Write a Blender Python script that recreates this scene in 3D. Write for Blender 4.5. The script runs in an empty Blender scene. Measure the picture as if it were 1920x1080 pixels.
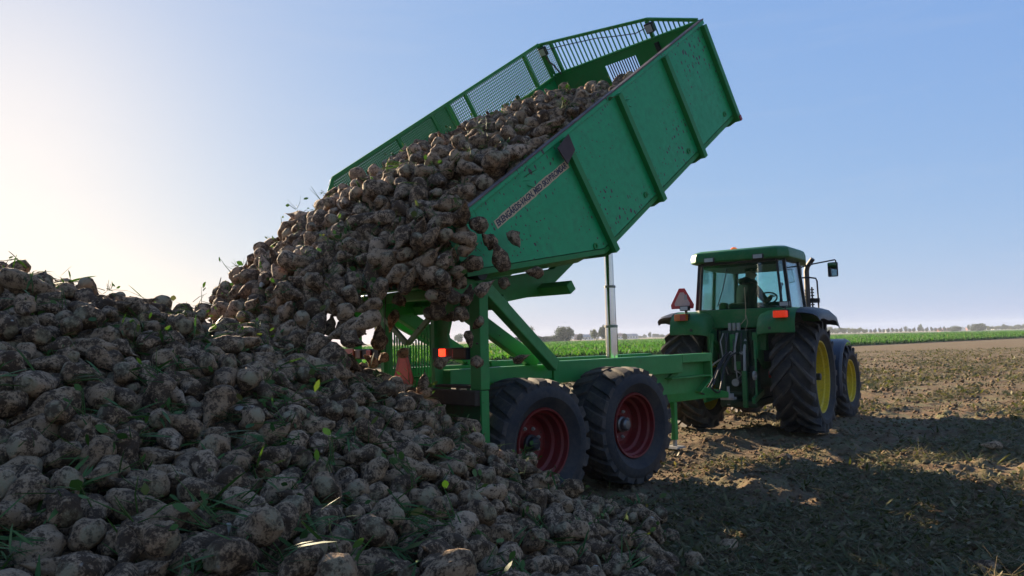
import bpy, bmesh, math, random
import numpy as np
from mathutils import Vector, Matrix, Quaternion, Euler

R = math.radians
scene = bpy.context.scene
# ------------------------------------------------------------------ camera
PITCH, ROLL, CAMZ = 0.0694, 0.0240, 1.55
cam_data = bpy.data.cameras.new('camera')
cam_data.sensor_width = 36.0
cam_data.lens = 1407.87 / 1920 * 36.0
cam_data.clip_start = 0.05
cam_data.clip_end = 20000
cam = bpy.data.objects.new('camera', cam_data)
scene.collection.objects.link(cam)
_f = Vector((0, math.cos(PITCH), math.sin(PITCH)))
_u = Vector((0, -math.sin(PITCH), math.cos(PITCH)))
_r = Vector((1, 0, 0))
_rr = _r * math.cos(ROLL) - _u * math.sin(ROLL)
_uu = _r * math.sin(ROLL) + _u * math.cos(ROLL)
cam.matrix_world = Matrix(((_rr.x, _uu.x, -_f.x, 0), (_rr.y, _uu.y, -_f.y, 0), (_rr.z, _uu.z, -_f.z, CAMZ), (0, 0, 0, 1)))
scene.camera = cam
# ------------------------------------------------------------------ sky, sun, exposure
SUN_AZ, SUN_EL = R(-35.0), R(17.3)        # azimuth from +Y towards +X
EXPO = 1.85
SKY_CURVE = ((.50, .605), (.35, .680), (.07, .825))
world = bpy.data.worlds.new('World')
scene.world = world
world.use_nodes = True
wn = world.node_tree.nodes
wl = world.node_tree.links
for n in list(wn):
    wn.remove(n)
sky = wn.new('ShaderNodeTexSky')
sky.sky_type = 'NISHITA'
sky.sun_disc = False
sky.sun_elevation = SUN_EL
sky.sun_rotation = SUN_AZ
sky.altitude = 20
sky.air_density = 1.0
sky.dust_density = 0.5
sky.ozone_density = 1.0
bgn = wn.new('ShaderNodeBackground')
bgn.inputs['Strength'].default_value = 0.1
won = wn.new('ShaderNodeOutputWorld')
# the camera's soft highlight roll-off, the same curve over the whole sky
sepc = wn.new('ShaderNodeSeparateColor'); comc = wn.new('ShaderNodeCombineColor')
wl.new(sky.outputs[0], sepc.inputs[0])
for _k, (_p, _g) in enumerate(SKY_CURVE):
    m1 = wn.new('ShaderNodeMath'); m1.operation = 'MULTIPLY'; m1.inputs[1].default_value = 0.1
    m2 = wn.new('ShaderNodeMath'); m2.operation = 'POWER'; m2.inputs[1].default_value = _p
    m3 = wn.new('ShaderNodeMath'); m3.operation = 'MULTIPLY'; m3.inputs[1].default_value = _g * 10 / 2 ** EXPO
    wl.new(sepc.outputs[_k], m1.inputs[0]); wl.new(m1.outputs[0], m2.inputs[0]); wl.new(m2.outputs[0], m3.inputs[0])
    m4 = wn.new('ShaderNodeMath'); m4.operation = 'POWER'; m4.inputs[1].default_value = 2.0; wl.new(m1.outputs[0], m4.inputs[0])
    m5 = wn.new('ShaderNodeMath'); m5.operation = 'MULTIPLY_ADD'; m5.inputs[1].default_value = .034 * 10 / 2 ** EXPO; wl.new(m4.outputs[0], m5.inputs[0]); wl.new(m3.outputs[0], m5.inputs[2])
    wl.new(m5.outputs[0], comc.inputs[_k])
# thin streaks of high cloud low in the sky
wtc = wn.new('ShaderNodeTexCoord'); wmp = wn.new('ShaderNodeMapping'); wmp.inputs['Scale'].default_value = (1.6, 1.6, 13); wmp.inputs['Rotation'].default_value = (.05, .08, .3)
wl.new(wtc.outputs['Generated'], wmp.inputs['Vector'])
wno = wn.new('ShaderNodeTexNoise'); wno.inputs['Scale'].default_value = 2.2; wno.inputs['Detail'].default_value = 7; wno.inputs['Roughness'].default_value = .62
wl.new(wmp.outputs[0], wno.inputs['Vector'])
wrm = wn.new('ShaderNodeMapRange'); wrm.inputs['From Min'].default_value = .52; wrm.inputs['From Max'].default_value = .80; wrm.inputs['To Max'].default_value = .10
wl.new(wno.outputs['Fac'], wrm.inputs['Value'])
wmx = wn.new('ShaderNodeMix'); wmx.data_type = 'RGBA'
wl.new(wrm.outputs[0], wmx.inputs[0]); wl.new(comc.outputs[0], wmx.inputs[6]); wmx.inputs[7].default_value = tuple(c * 10 / 2 ** EXPO for c in (.72, .74, .80)) + (1,)
wl.new(wmx.outputs[2], bgn.inputs['Color'])
wl.new(bgn.outputs[0], won.inputs['Surface'])
sun_data = bpy.data.lights.new('sun', 'SUN')
sun_data.energy = 5.0
sun_data.angle = R(0.6)
sun_data.color = (1.0, 0.80, 0.56)
sun = bpy.data.objects.new('sun', sun_data)
scene.collection.objects.link(sun)
_sd = Vector((math.sin(SUN_AZ) * math.cos(SUN_EL), math.cos(SUN_AZ) * math.cos(SUN_EL), math.sin(SUN_EL)))
sun.rotation_euler = _sd.to_track_quat('Z', 'Y').to_euler()
sun.location = _sd * 60
vs = scene.view_settings
vs.view_transform = 'Standard'
vs.look = 'None'
vs.exposure = EXPO
vs.gamma = 1.0
vs.use_curve_mapping = False
scene.cycles.use_denoising = True
scene.cycles.max_bounces = 8
scene.cycles.transparent_max_bounces = 12
scene.cycles.caustics_reflective = False
scene.cycles.caustics_refractive = False
scene.cycles.sample_clamp_indirect = 6.0

# ------------------------------------------------------------------ small helpers
def tag(o, label=None, cat=None, group=None, kind=None):
    if label: o['label'] = label
    if cat: o['category'] = cat
    if group: o['group'] = group
    if kind: o['kind'] = kind
    return o

def link(o, parent=None):
    scene.collection.objects.link(o)
    if parent is not None:
        o.parent = parent
    return o

def empty(name, loc=(0, 0, 0), rot=(0, 0, 0), parent=None):
    o = bpy.data.objects.new(name, None)
    o.empty_display_size = 0.2
    o.location = loc
    o.rotation_euler = rot
    return link(o, parent)

def mesh_np(name, V, F, mats, parent=None, smooth=False, attr=None):
    """V (n,3) array, F (m,k) int array all of one k, or list of such arrays."""
    if not isinstance(F, list):
        F = [F]
    me = bpy.data.meshes.new(name)
    V = np.asarray(V, dtype=np.float32)
    me.vertices.add(len(V))
    me.vertices.foreach_set('co', V.ravel())
    loops = np.concatenate([f.ravel() for f in F]).astype(np.int32)
    counts = np.concatenate([np.full(len(f), f.shape[1], dtype=np.int32) for f in F])
    starts = np.concatenate([[0], np.cumsum(counts)[:-1]]).astype(np.int32)
    me.loops.add(len(loops))
    me.loops.foreach_set('vertex_index', loops)
    me.polygons.add(len(counts))
    me.polygons.foreach_set('loop_start', starts)
    if smooth:
        me.polygons.foreach_set('use_smooth', np.ones(len(counts), dtype=bool))
    me.update(calc_edges=True)
    if attr is not None:
        a = me.attributes.new('rnd', 'FLOAT', 'POINT')
        a.data.foreach_set('value', np.asarray(attr, dtype=np.float32))
    for m in (mats if isinstance(mats, (list, tuple)) else [mats]):
        me.materials.append(m)
    o = bpy.data.objects.new(name, me)
    return link(o, parent)

class MB:
    """collects simple solids; build() links them as ONE mesh object"""
    def __init__(self):
        self.v, self.f, self.m, self.mi = [], [], [], 0
    def add(self, V, F, M=None):
        n = len(self.v)
        for p in V:
            p = Vector(p)
            if M is not None: p = M @ p
            self.v.append(tuple(p))
        for f in F:
            self.f.append([i + n for i in f])
            self.m.append(self.mi)
        return self
    def box(self, x0, x1, y0, y1, z0, z1, M=None):
        V = [(x0, y0, z0), (x1, y0, z0), (x1, y1, z0), (x0, y1, z0), (x0, y0, z1), (x1, y0, z1), (x1, y1, z1), (x0, y1, z1)]
        F = [(0, 3, 2, 1), (4, 5, 6, 7), (0, 1, 5, 4), (1, 2, 6, 5), (2, 3, 7, 6), (3, 0, 4, 7)]
        return self.add(V, F, M)
    def beam(self, p, q, w, h, up=(0, 0, 1)):
        p, q, up = Vector(p), Vector(q), Vector(up)
        d = (q - p).normalized()
        s = d.cross(up).normalized() if abs(d.dot(up)) < .999 else Vector((1, 0, 0))
        t = s.cross(d).normalized()
        V = [e + s * (a * w / 2) + t * (b * h / 2) for e in (p, q) for a, b in ((-1, -1), (1, -1), (1, 1), (-1, 1))]
        return self.add(V, [(0, 3, 2, 1), (4, 5, 6, 7), (0, 1, 5, 4), (1, 2, 6, 5), (2, 3, 7, 6), (3, 0, 4, 7)][0:0] + [(3, 2, 1, 0), (4, 5, 6, 7), (0, 1, 5, 4), (1, 2, 6, 5), (2, 3, 7, 6), (3, 0, 4, 7)])
    def tube(self, pts, rad, n=10, cap=True):
        pts = [Vector(p) for p in pts]
        if not isinstance(rad, (list, tuple)): rad = [rad] * len(pts)
        V, F = [], []
        ref = None
        for i, p in enumerate(pts):
            a = pts[max(i - 1, 0)]; b = pts[min(i + 1, len(pts) - 1)]
            d = (b - a)
            d = d.normalized() if d.length > 1e-9 else Vector((0, 0, 1))
            if ref is None:
                ref = d.orthogonal().normalized()
            ref = (ref - d * ref.dot(d))
            ref = ref.normalized() if ref.length > 1e-6 else d.orthogonal().normalized()
            bi = d.cross(ref)
            for k in range(n):
                t = 2 * math.pi * k / n
                V.append(p + (ref * math.cos(t) + bi * math.sin(t)) * rad[i])
        for i in range(len(pts) - 1):
            for k in range(n):
                l = (k + 1) % n
                F.append((i * n + k, i * n + l, (i + 1) * n + l, (i + 1) * n + k))
        if cap:
            F.append(tuple(reversed(range(n))))
            F.append(tuple(range((len(pts) - 1) * n, len(pts) * n)))
        return self.add(V, F)
    def prism(self, poly, axis, a, b):
        """poly in the two other axes (cyclic order), extruded from a to b along axis 0/1/2"""
        n = len(poly)
        def P(c, q):
            return {0: (c, q[0], q[1]), 1: (q[0], c, q[1]), 2: (q[0], q[1], c)}[axis]
        V = [P(a, q) for q in poly] + [P(b, q) for q in poly]
        F = [tuple(range(n)), tuple(reversed(range(n, 2 * n)))]
        for i in range(n):
            j = (i + 1) % n
            F.append((i, i + n, j + n, j))
        return self.add(V, F)
    def lathe(self, prof, axis='x', n=40, M=None):
        """prof: list of (along axis, radius), closed if first==last is wanted by the caller"""
        V, F = [], []
        for i, (a, r) in enumerate(prof):
            for k in range(n):
                t = 2 * math.pi * k / n
                c, s = r * math.cos(t), r * math.sin(t)
                V.append({'x': (a, c, s), 'y': (c, a, s), 'z': (c, s, a)}[axis])
        for i in range(len(prof) - 1):
            for k in range(n):
                l = (k + 1) % n
                F.append((i * n + k, i * n + l, (i + 1) * n + l, (i + 1) * n + k))
        return self.add(V, F, M)
    def ball(self, c, r, n=10, sq=(1, 1, 1)):
        V, F = [], []
        for i in range(n + 1):
            ph = math.pi * i / n
            for k in range(2 * n):
                t = math.pi * k / n
                V.append((c[0] + r * sq[0] * math.sin(ph) * math.cos(t), c[1] + r * sq[1] * math.sin(ph) * math.sin(t), c[2] + r * sq[2] * math.cos(ph)))
        for i in range(n):
            for k in range(2 * n):
                l = (k + 1) % (2 * n)
                F.append((i * 2 * n + k, (i + 1) * 2 * n + k, (i + 1) * 2 * n + l, i * 2 * n + l))
        return self.add(V, F)
    def mesh(self, name, mats):
        me = bpy.data.meshes.new(name)
        me.from_pydata(self.v, [], self.f)
        for m in (mats if isinstance(mats, (list, tuple)) else [mats]):
            me.materials.append(m)
        me.polygons.foreach_set('material_index', self.m)
        bm = bmesh.new(); bm.from_mesh(me)
        bmesh.ops.remove_doubles(bm, verts=bm.verts, dist=1e-6)
        bmesh.ops.recalc_face_normals(bm, faces=bm.faces)
        bm.to_mesh(me); bm.free()
        return me
    def build(self, name, mats, parent=None, bevel=0.0, smooth=False, loc=None, rot=None):
        me = self.mesh(name, mats)
        o = bpy.data.objects.new(name, me)
        if loc is not None: o.location = loc
        if rot is not None: o.rotation_euler = rot
        link(o, parent)
        if smooth:
            shade_auto(o, 40)
        if bevel > 0:
            b = o.modifiers.new('bevel', 'BEVEL')
            b.width = bevel; b.segments = 2; b.limit_method = 'ANGLE'; b.angle_limit = R(40)
        return o

def shade_auto(o, deg=40):
    me = o.data
    me.polygons.foreach_set('use_smooth', [True] * len(me.polygons))
    bm = bmesh.new(); bm.from_mesh(me)
    for e in bm.edges:
        if len(e.link_faces) == 2 and e.calc_face_angle(0) > R(deg):
            e.smooth = False
    bm.to_mesh(me); bm.free()

def dup(o, name=None, parent=None, loc=None, rot=None):
    c = o.copy()
    if name: c.name = name
    scene.collection.objects.link(c)
    c.parent = parent
    if loc is not None: c.location = loc
    if rot is not None: c.rotation_euler = rot
    return c

# ------------------------------------------------------------------ materials
MATS = {}
def nodes_of(name):
    m = bpy.data.materials.new(name)
    m.use_nodes = True
    nt = m.node_tree
    for n in list(nt.nodes): nt.nodes.remove(n)
    out = nt.nodes.new('ShaderNodeOutputMaterial')
    MATS[name] = m
    return m, nt, out
def nd(nt, t, **kw):
    n = nt.nodes.new(t)
    for k, v in kw.items():
        if k in n.inputs.keys() if hasattr(n.inputs, 'keys') else False:
            n.inputs[k].default_value = v
        else:
            setattr(n, k, v)
    return n
def noise(nt, vec, scale, detail=4, rough=.55, dist=0.0):
    n = nt.nodes.new('ShaderNodeTexNoise')
    n.inputs['Scale'].default_value = scale
    n.inputs['Detail'].default_value = detail
    n.inputs['Roughness'].default_value = rough
    n.inputs['Distortion'].default_value = dist
    if vec is not None: nt.links.new(vec, n.inputs['Vector'])
    return n.outputs['Fac']
def ramp(nt, fac, stops, mode='LINEAR'):
    r = nt.nodes.new('ShaderNodeValToRGB')
    r.color_ramp.interpolation = mode
    e = r.color_ramp.elements
    while len(e) < len(stops): e.new(.5)
    for k, (p, c) in enumerate(stops):
        e[k].position = p
        e[k].color = (c, c, c, 1) if isinstance(c, (int, float)) else (*c, 1)
    nt.links.new(fac, r.inputs[0])
    return r.outputs[0]
def mix(nt, fac, a, b, blend='MIX'):
    m = nt.nodes.new('ShaderNodeMix')
    m.data_type = 'RGBA'; m.blend_type = blend
    for s, val in ((0, fac), (6, a), (7, b)):
        if isinstance(val, (int, float)): m.inputs[s].default_value = val
        elif isinstance(val, tuple): m.inputs[s].default_value = (*val, 1) if len(val) == 3 else val
        else: nt.links.new(val, m.inputs[s])
    return m.outputs[2]
def math_(nt, op, a, b=0.0):
    m = nt.nodes.new('ShaderNodeMath'); m.operation = op
    for s, val in ((0, a), (1, b)):
        if isinstance(val, (int, float)): m.inputs[s].default_value = val
        else: nt.links.new(val, m.inputs[s])
    return m.outputs[0]
def coords(nt, which='Object', scale=None, offset_random=False):
    t = nt.nodes.new('ShaderNodeTexCoord')
    o = t.outputs[which]
    if scale:
        mp = nt.nodes.new('ShaderNodeMapping')
        mp.inputs['Scale'].default_value = scale
        nt.links.new(o, mp.inputs['Vector']); o = mp.outputs[0]
    return o
def bsdf(nt, out, col, rough=.6, metal=0.0, spec=.5, bump=None, bump_s=.3, bump_d=.01):
    b = nt.nodes.new('ShaderNodeBsdfPrincipled')
    for k, val in (('Base Color', col), ('Roughness', rough), ('Metallic', metal), ('Specular IOR Level', spec)):
        if isinstance(val, (int, float)): b.inputs[k].default_value = val
        elif isinstance(val, tuple): b.inputs[k].default_value = (*val, 1)
        else: nt.links.new(val, b.inputs[k])
    if bump is not None:
        bp = nt.nodes.new('ShaderNodeBump')
        bp.inputs['Strength'].default_value = bump_s
        bp.inputs['Distance'].default_value = bump_d
        nt.links.new(bump, bp.inputs['Height'])
        nt.links.new(bp.outputs[0], b.inputs['Normal'])
    nt.links.new(b.outputs[0], out.inputs['Surface'])
    return b

def paint(name, col, dirt=(.10, .075, .05), dirt_amt=.35, rough=.42, rust=0.0, spots=0.0, scale=1.0):
    m, nt, out = nodes_of(name)
    co = coords(nt)
    n1 = noise(nt, co, 2.3 * scale, 6, .6)
    n2 = noise(nt, co, 14 * scale, 5, .65)
    base = mix(nt, ramp(nt, n1, [(.3, 0), (.75, 1)]), tuple(c * .86 for c in col), tuple(min(1, c * 1.12) for c in col))
    d = ramp(nt, math_(nt, 'ADD', math_(nt, 'MULTIPLY', n1, .5), math_(nt, 'MULTIPLY', n2, .5)), [(.46, 0), (.68, 1)])
    c = mix(nt, math_(nt, 'MULTIPLY', d, dirt_amt), base, dirt)
    if spots > 0:   # chips in the paint: short dark nicks, denser in patches
        sx_ = nt.nodes.new('ShaderNodeSeparateXYZ'); nt.links.new(coords(nt, scale=(1, 1.0, .6)), sx_.inputs[0]); cx_ = nt.nodes.new('ShaderNodeCombineXYZ'); nt.links.new(sx_.outputs[1], cx_.inputs[0]); nt.links.new(sx_.outputs[2], cx_.inputs[1]); cs = cx_.outputs[0]
        v = nt.nodes.new('ShaderNodeTexVoronoi'); v.voronoi_dimensions = '2D'; v.inputs['Scale'].default_value = 21; v.inputs['Randomness'].default_value = 1
        dn = nt.nodes.new('ShaderNodeMix'); dn.data_type = 'VECTOR'; dn.inputs[0].default_value = .06
        nz = nt.nodes.new('ShaderNodeTexNoise'); nz.inputs['Scale'].default_value = 9; nz.inputs['Detail'].default_value = 4
        nt.links.new(cs, nz.inputs['Vector']); nt.links.new(cs, dn.inputs[4]); nt.links.new(nz.outputs['Color'], dn.inputs[5])
        nt.links.new(dn.outputs[1], v.inputs['Vector'])
        sz = nt.nodes.new('ShaderNodeSeparateColor'); nt.links.new(v.outputs['Color'], sz.inputs[0])
        gate = math_(nt, 'MULTIPLY', ramp(nt, noise(nt, co, .9, 3, .5), [(.38, .25), (.62, 1)]), sz.outputs[0])
        th = math_(nt, 'MULTIPLY', math_(nt, 'MAXIMUM', math_(nt, 'SUBTRACT', gate, .16), 0.0), .44 * spots)
        hit = math_(nt, 'LESS_THAN', v.outputs['Distance'], th)
        big = ramp(nt, noise(nt, co, 2.3, 8, .75), [(.725, 0), (.735, 1)])
        hit = math_(nt, 'MAXIMUM', hit, big)
        c = mix(nt, hit, c, mix(nt, n2, (.03, .022, .024), (.09, .05, .04)))
    if rust > 0:
        rs = ramp(nt, noise(nt, co, 4.5, 8, .7), [(.60 - .1 * rust, 0), (.66, 1)])
        c = mix(nt, math_(nt, 'MULTIPLY', rs, rust), c, (.075, .04, .028))
    rgh = ramp(nt, n2, [(.3, rough - .08), (.8, rough + .22)])
    bsdf(nt, out, c, rgh, 0, .32, bump=n2, bump_s=.08, bump_d=.004)
    return m

GREEN_BOX = paint('green_box_paint', (.008, .335, .112), dirt=(.045, .06, .04), dirt_amt=.38, rough=.38, spots=1.0)
GREEN_BOX_DARK = paint('green_box_paint_plain', (.014, .21, .045), dirt=(.05, .06, .035), dirt_amt=.25, rough=.45, rust=.15)
GREEN_CH = paint('green_chassis_paint', (.030, .235, .050), dirt=(.09, .075, .045), dirt_amt=.30, rough=.45, rust=.2)
GREEN_MUD = paint('muddy_green_paint', (.035, .11, .035), dirt=(.085, .062, .042), dirt_amt=.95, rough=.8, rust=.2)
MUD = paint('caked_mud', (.06, .045, .032), dirt=(.10, .075, .052), dirt_amt=.8, rough=.95)
GREEN_TR = paint('tractor_green_paint', (.010, .130, .032), dirt=(.16, .135, .085), dirt_amt=.34, rough=.46, scale=1.6)
BLACK_PL = paint('black_plastic', (.014, .016, .020), dirt=(.09, .085, .075), dirt_amt=.22, rough=.42, scale=2)
DARK_MACH = paint('dark_machinery', (.012, .040, .018), dirt=(.045, .038, .030), dirt_amt=.7, rough=.62, scale=3)
YELLOW = paint('yellow_rim_paint', (.62, .44, .012), dirt=(.12, .09, .055), dirt_amt=.55, rough=.42, scale=3)
RED_RIM = paint('red_rim_paint', (.165, .011, .010), dirt=(.06, .042, .034), dirt_amt=.6, rough=.48, scale=3)
STEEL = paint('bare_steel', (.30, .29, .27), dirt=(.09, .065, .045), dirt_amt=.5, rough=.45)
BOARD = paint('rim_rubber_strip', (.13, .10, .088), dirt=(.25, .20, .16), dirt_amt=.5, rough=.8, rust=.5)
PLATE_BROWN = paint('primer_brown_plate', (.065, .040, .036), dirt=(.05, .035, .03), dirt_amt=.5, rough=.6)
SEAT_M = paint('seat_fabric', (.006, .006, .007), dirt=(.012, .012, .012), dirt_amt=.4, rough=.9, scale=3)

def rubber(name, mud=.6):
    m, nt, out = nodes_of(name)
    co = coords(nt)
    n1 = noise(nt, co, 3.5, 6, .6)
    n2 = noise(nt, co, 22, 6, .7)
    d = ramp(nt, math_(nt, 'ADD', math_(nt, 'MULTIPLY', n1, .6), math_(nt, 'MULTIPLY', n2, .4)), [(.40, 0), (.64, 1)])
    c = mix(nt, math_(nt, 'MULTIPLY', d, mud), (.020, .021, .024), (.125, .096, .070))
    bsdf(nt, out, c, .82, 0, .35, bump=n2, bump_s=.35, bump_d=.008)
    return m
RUBBER = rubber('tyre_rubber', .42)
RUBBER_MUD = rubber('tyre_rubber_dusty', .75)

def simple(name, col, rough=.5, metal=0.0, emit=None, es=0.0, nscale=20, var=.15):
    m, nt, out = nodes_of(name)
    n = noise(nt, coords(nt), nscale, 4)
    c = mix(nt, n, tuple(x * (1 - var) for x in col), tuple(min(1, x * (1 + var)) for x in col))
    b = bsdf(nt, out, c, rough, metal)
    if emit:
        b.inputs['Emission Color'].default_value = (*emit, 1)
        b.inputs['Emission Strength'].default_value = es
    return m
CHROME = simple('polished_cylinder_steel', (.62, .60, .56), .16, 1.0, var=.1)
LENS_RED = simple('red_lamp_lens', (.30, .018, .012), .2)
LENS_RED_SUNGLOW = simple('sun_glow_red_lens', (.6, .03, .015), .2, emit=(1, .035, .012), es=1.1)  # emission stands in for low sun shining through the lens from behind
LENS_RED_FAINT_SUNGLOW = simple('faint_sun_glow_red_lens', (.6, .05, .02), .2, emit=(1, .05, .015), es=.10)  # weak emission imitates sunlight caught in the translucent lens
LENS_AMBER = simple('amber_lamp_lens', (.55, .12, .01), .2)
BEACON_M = simple('orange_beacon_lens', (.75, .16, .01), .15, emit=(1, .2, .01), es=.12)
LAMP_GLASS = simple('worklight_glass', (.40, .41, .42), .30, .2)
RED_SIGN = simple('red_reflector_sheet', (.62, .055, .03), .35, nscale=60, var=.35)
PINK_SIGN = simple('faded_pink_sheet', (.55, .36, .33), .5, nscale=14, var=.2)
PINK_BOARD = simple('faded_red_board', (.38, .13, .11), .5, nscale=14, var=.3)
WHITE_SCUFF = simple('grey_scuff', (.35, .33, .31), .6)
STICKER = simple('worn_cream_sticker', (.50, .36, .20), .6, nscale=30, var=.3)
INK = simple('dark_blue_ink', (.012, .016, .035), .5, nscale=90, var=.4)
MIRROR = simple('mirror_glass', (.75, .78, .78), .04, 1.0, var=.02)
HOSE = simple('hose_rubber', (.015, .015, .016), .5)
HOSE_TAN = simple('rope_fibre', (.32, .25, .15), .9)
EXHAUST = simple('exhaust_steel', (.10, .085, .075), .55, .4, nscale=8, var=.4)
JACKET = simple('driver_jacket', (.006, .008, .007), .92, nscale=25, var=.25)
JACKET.node_tree.nodes['Principled BSDF'].inputs['Specular IOR Level'].default_value = .04
TROUSER = simple('driver_trousers', (.022, .024, .03), .92)
SKIN = simple('skin', (.42, .24, .16), .55, nscale=40, var=.08)
CAPM = simple('driver_cap', (.05, .04, .03), .9)
HAIR = simple('short_hair', (.05, .035, .025), .8)

def glass(name, tint, refl=.10):
    m, nt, out = nodes_of(name)
    tr = nt.nodes.new('ShaderNodeBsdfTransparent'); tr.inputs[0].default_value = (*tint, 1)
    gl = nt.nodes.new('ShaderNodeBsdfGlossy'); gl.inputs['Roughness'].default_value = .03
    gl.inputs[0].default_value = (.9, .95, 1, 1)
    fr = nt.nodes.new('ShaderNodeFresnel'); fr.inputs[0].default_value = 1.5
    n = noise(nt, coords(nt), 5, 5, .6)
    df = nt.nodes.new('ShaderNodeBsdfDiffuse'); df.inputs[0].default_value = (.35, .33, .29, 1)
    mx = nt.nodes.new('ShaderNodeMixShader'); mx2 = nt.nodes.new('ShaderNodeMixShader')
    f = math_(nt, 'ADD', math_(nt, 'MULTIPLY', fr.outputs[0], .8), refl * .3)
    nt.links.new(f, mx.inputs[0]); nt.links.new(tr.outputs[0], mx.inputs[1]); nt.links.new(gl.outputs[0], mx.inputs[2])
    nt.links.new(math_(nt, 'MULTIPLY', ramp(nt, n, [(.35, .008), (.8, .05)]), 1.0), mx2.inputs[0])
    nt.links.new(mx.outputs[0], mx2.inputs[1]); nt.links.new(df.outputs[0], mx2.inputs[2])
    nt.links.new(mx2.outputs[0], out.inputs['Surface'])
    return m
GLASS = glass('tinted_cab_glass', (.74, .90, .90))

def rnd_value(nt):
    a = nt.nodes.new('ShaderNodeAttribute'); a.attribute_name = 'rnd'
    oi = nt.nodes.new('ShaderNodeObjectInfo')
    s = math_(nt, 'ADD', a.outputs['Fac'], oi.outputs['Random'])
    return math_(nt, 'FRACT', s)

def beet_material():
    m, nt, out = nodes_of('muddy_beet_skin')
    co = coords(nt)
    r = rnd_value(nt)
    cm = nt.nodes.new('ShaderNodeCombineXYZ')
    nt.links.new(math_(nt, 'MULTIPLY', r, 40.0), cm.inputs[0]); nt.links.new(math_(nt, 'MULTIPLY', r, 17.0), cm.inputs[2])
    g = nt.nodes.new('ShaderNodeNewGeometry')
    ad = nt.nodes.new('ShaderNodeVectorMath'); ad.operation = 'ADD'
    nt.links.new(g.outputs['Position'], ad.inputs[0]); nt.links.new(cm.outputs[0], ad.inputs[1])
    p = ad.outputs[0]
    n1 = noise(nt, p, 19, 6, .70)
    n2 = noise(nt, p, 85, 6, .74)
    n3 = noise(nt, p, 150, 4, .65)
    skin = ramp(nt, r, [(0, (.27, .162, .084)), (.35, (.40, .258, .145)), (.7, (.33, .215, .120)), (1, (.50, .335, .205))])
    skin = mix(nt, math_(nt, 'MULTIPLY', n3, .5), skin, (.57, .355, .190))
    mudc = mix(nt, n3, (.020, .010, .005), (.080, .043, .020))
    amt = math_(nt, 'ADD', math_(nt, 'MULTIPLY', n1, .58), math_(nt, 'MULTIPLY', n2, .42))
    amt = math_(nt, 'ADD', amt, math_(nt, 'MULTIPLY', math_(nt, 'SUBTRACT', math_(nt, 'FRACT', math_(nt, 'MULTIPLY', r, 7.3)), .5), .07))
    mud = ramp(nt, amt, [(.455, 0), (.53, 1)])
    c = mix(nt, math_(nt, 'MULTIPLY', mud, .92), skin, mudc)
    # topped crowns: paler, greenish, with soil on them
    cr = nt.nodes.new('ShaderNodeAttribute'); cr.attribute_name = 'crown'
    c = mix(nt, math_(nt, 'MULTIPLY', cr.outputs['Fac'], ramp(nt, n1, [(.40, .85), (.60, .1)])), c, mix(nt, n2, (.20, .17, .08), (.46, .40, .25)))
    # rare fresh pale cuts
    cut = ramp(nt, noise(nt, p, 7.5, 2, .4), [(.745, 0), (.76, 1)])
    c = mix(nt, cut, c, (.46, .42, .34))
    h = math_(nt, 'ADD', math_(nt, 'MULTIPLY', n2, .7), math_(nt, 'MULTIPLY', n3, .3))
    bsdf(nt, out, c, .86, 0, .25, bump=h, bump_s=1.0, bump_d=.022)
    return m
BEET = beet_material()

def leaf_material(name, cols, trans=.4, rough=.6):
    m, nt, out = nodes_of(name)
    a = nt.nodes.new('ShaderNodeAttribute'); a.attribute_name = 'rnd'
    n = noise(nt, coords(nt), 30, 3)
    c = ramp(nt, a.outputs['Fac'], cols)
    c = mix(nt, math_(nt, 'MULTIPLY', n, .35), c, (.02, .03, .012))
    b = nt.nodes.new('ShaderNodeBsdfPrincipled'); b.inputs['Roughness'].default_value = rough
    b.inputs['Specular IOR Level'].default_value = .2
    nt.links.new(c, b.inputs['Base Color'])
    t = nt.nodes.new('ShaderNodeBsdfTranslucent')
    c2 = mix(nt, 1.0, c, (1.0, 1.2, .5), 'MULTIPLY'); nt.links.new(c2, t.inputs[0])
    mx = nt.nodes.new('ShaderNodeMixShader'); mx.inputs[0].default_value = trans
    nt.links.new(b.outputs[0], mx.inputs[1]); nt.links.new(t.outputs[0], mx.inputs[2])
    nt.links.new(mx.outputs[0], out.inputs['Surface'])
    return m
LEAF_CROP = leaf_material('crop_leaf', [(0, (.030, .105, .012)), (.5, (.055, .165, .018)), (.93, (.085, .20, .028)), (1, (.15, .16, .035))], .40, .75)
LEAF_SCRAP = leaf_material('green_leaf_scrap', [(0, (.03, .075, .015)), (.5, (.06, .13, .022)), (.8, (.10, .16, .035)), (1, (.17, .15, .05))], .22)
LEAF_LITTER = leaf_material('wilted_leaf_litter', [(0, (.055, .062, .020)), (.4, (.125, .115, .042)), (.7, (.20, .165, .075)), (1, (.30, .22, .13))], .25)
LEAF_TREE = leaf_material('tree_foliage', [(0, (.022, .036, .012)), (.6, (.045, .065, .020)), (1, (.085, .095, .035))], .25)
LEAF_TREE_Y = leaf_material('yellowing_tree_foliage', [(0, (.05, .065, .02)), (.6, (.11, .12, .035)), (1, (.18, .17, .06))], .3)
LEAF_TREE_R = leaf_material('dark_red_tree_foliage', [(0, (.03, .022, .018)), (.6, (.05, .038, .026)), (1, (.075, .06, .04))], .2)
BARK = simple('bark', (.07, .055, .042), .95)
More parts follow.
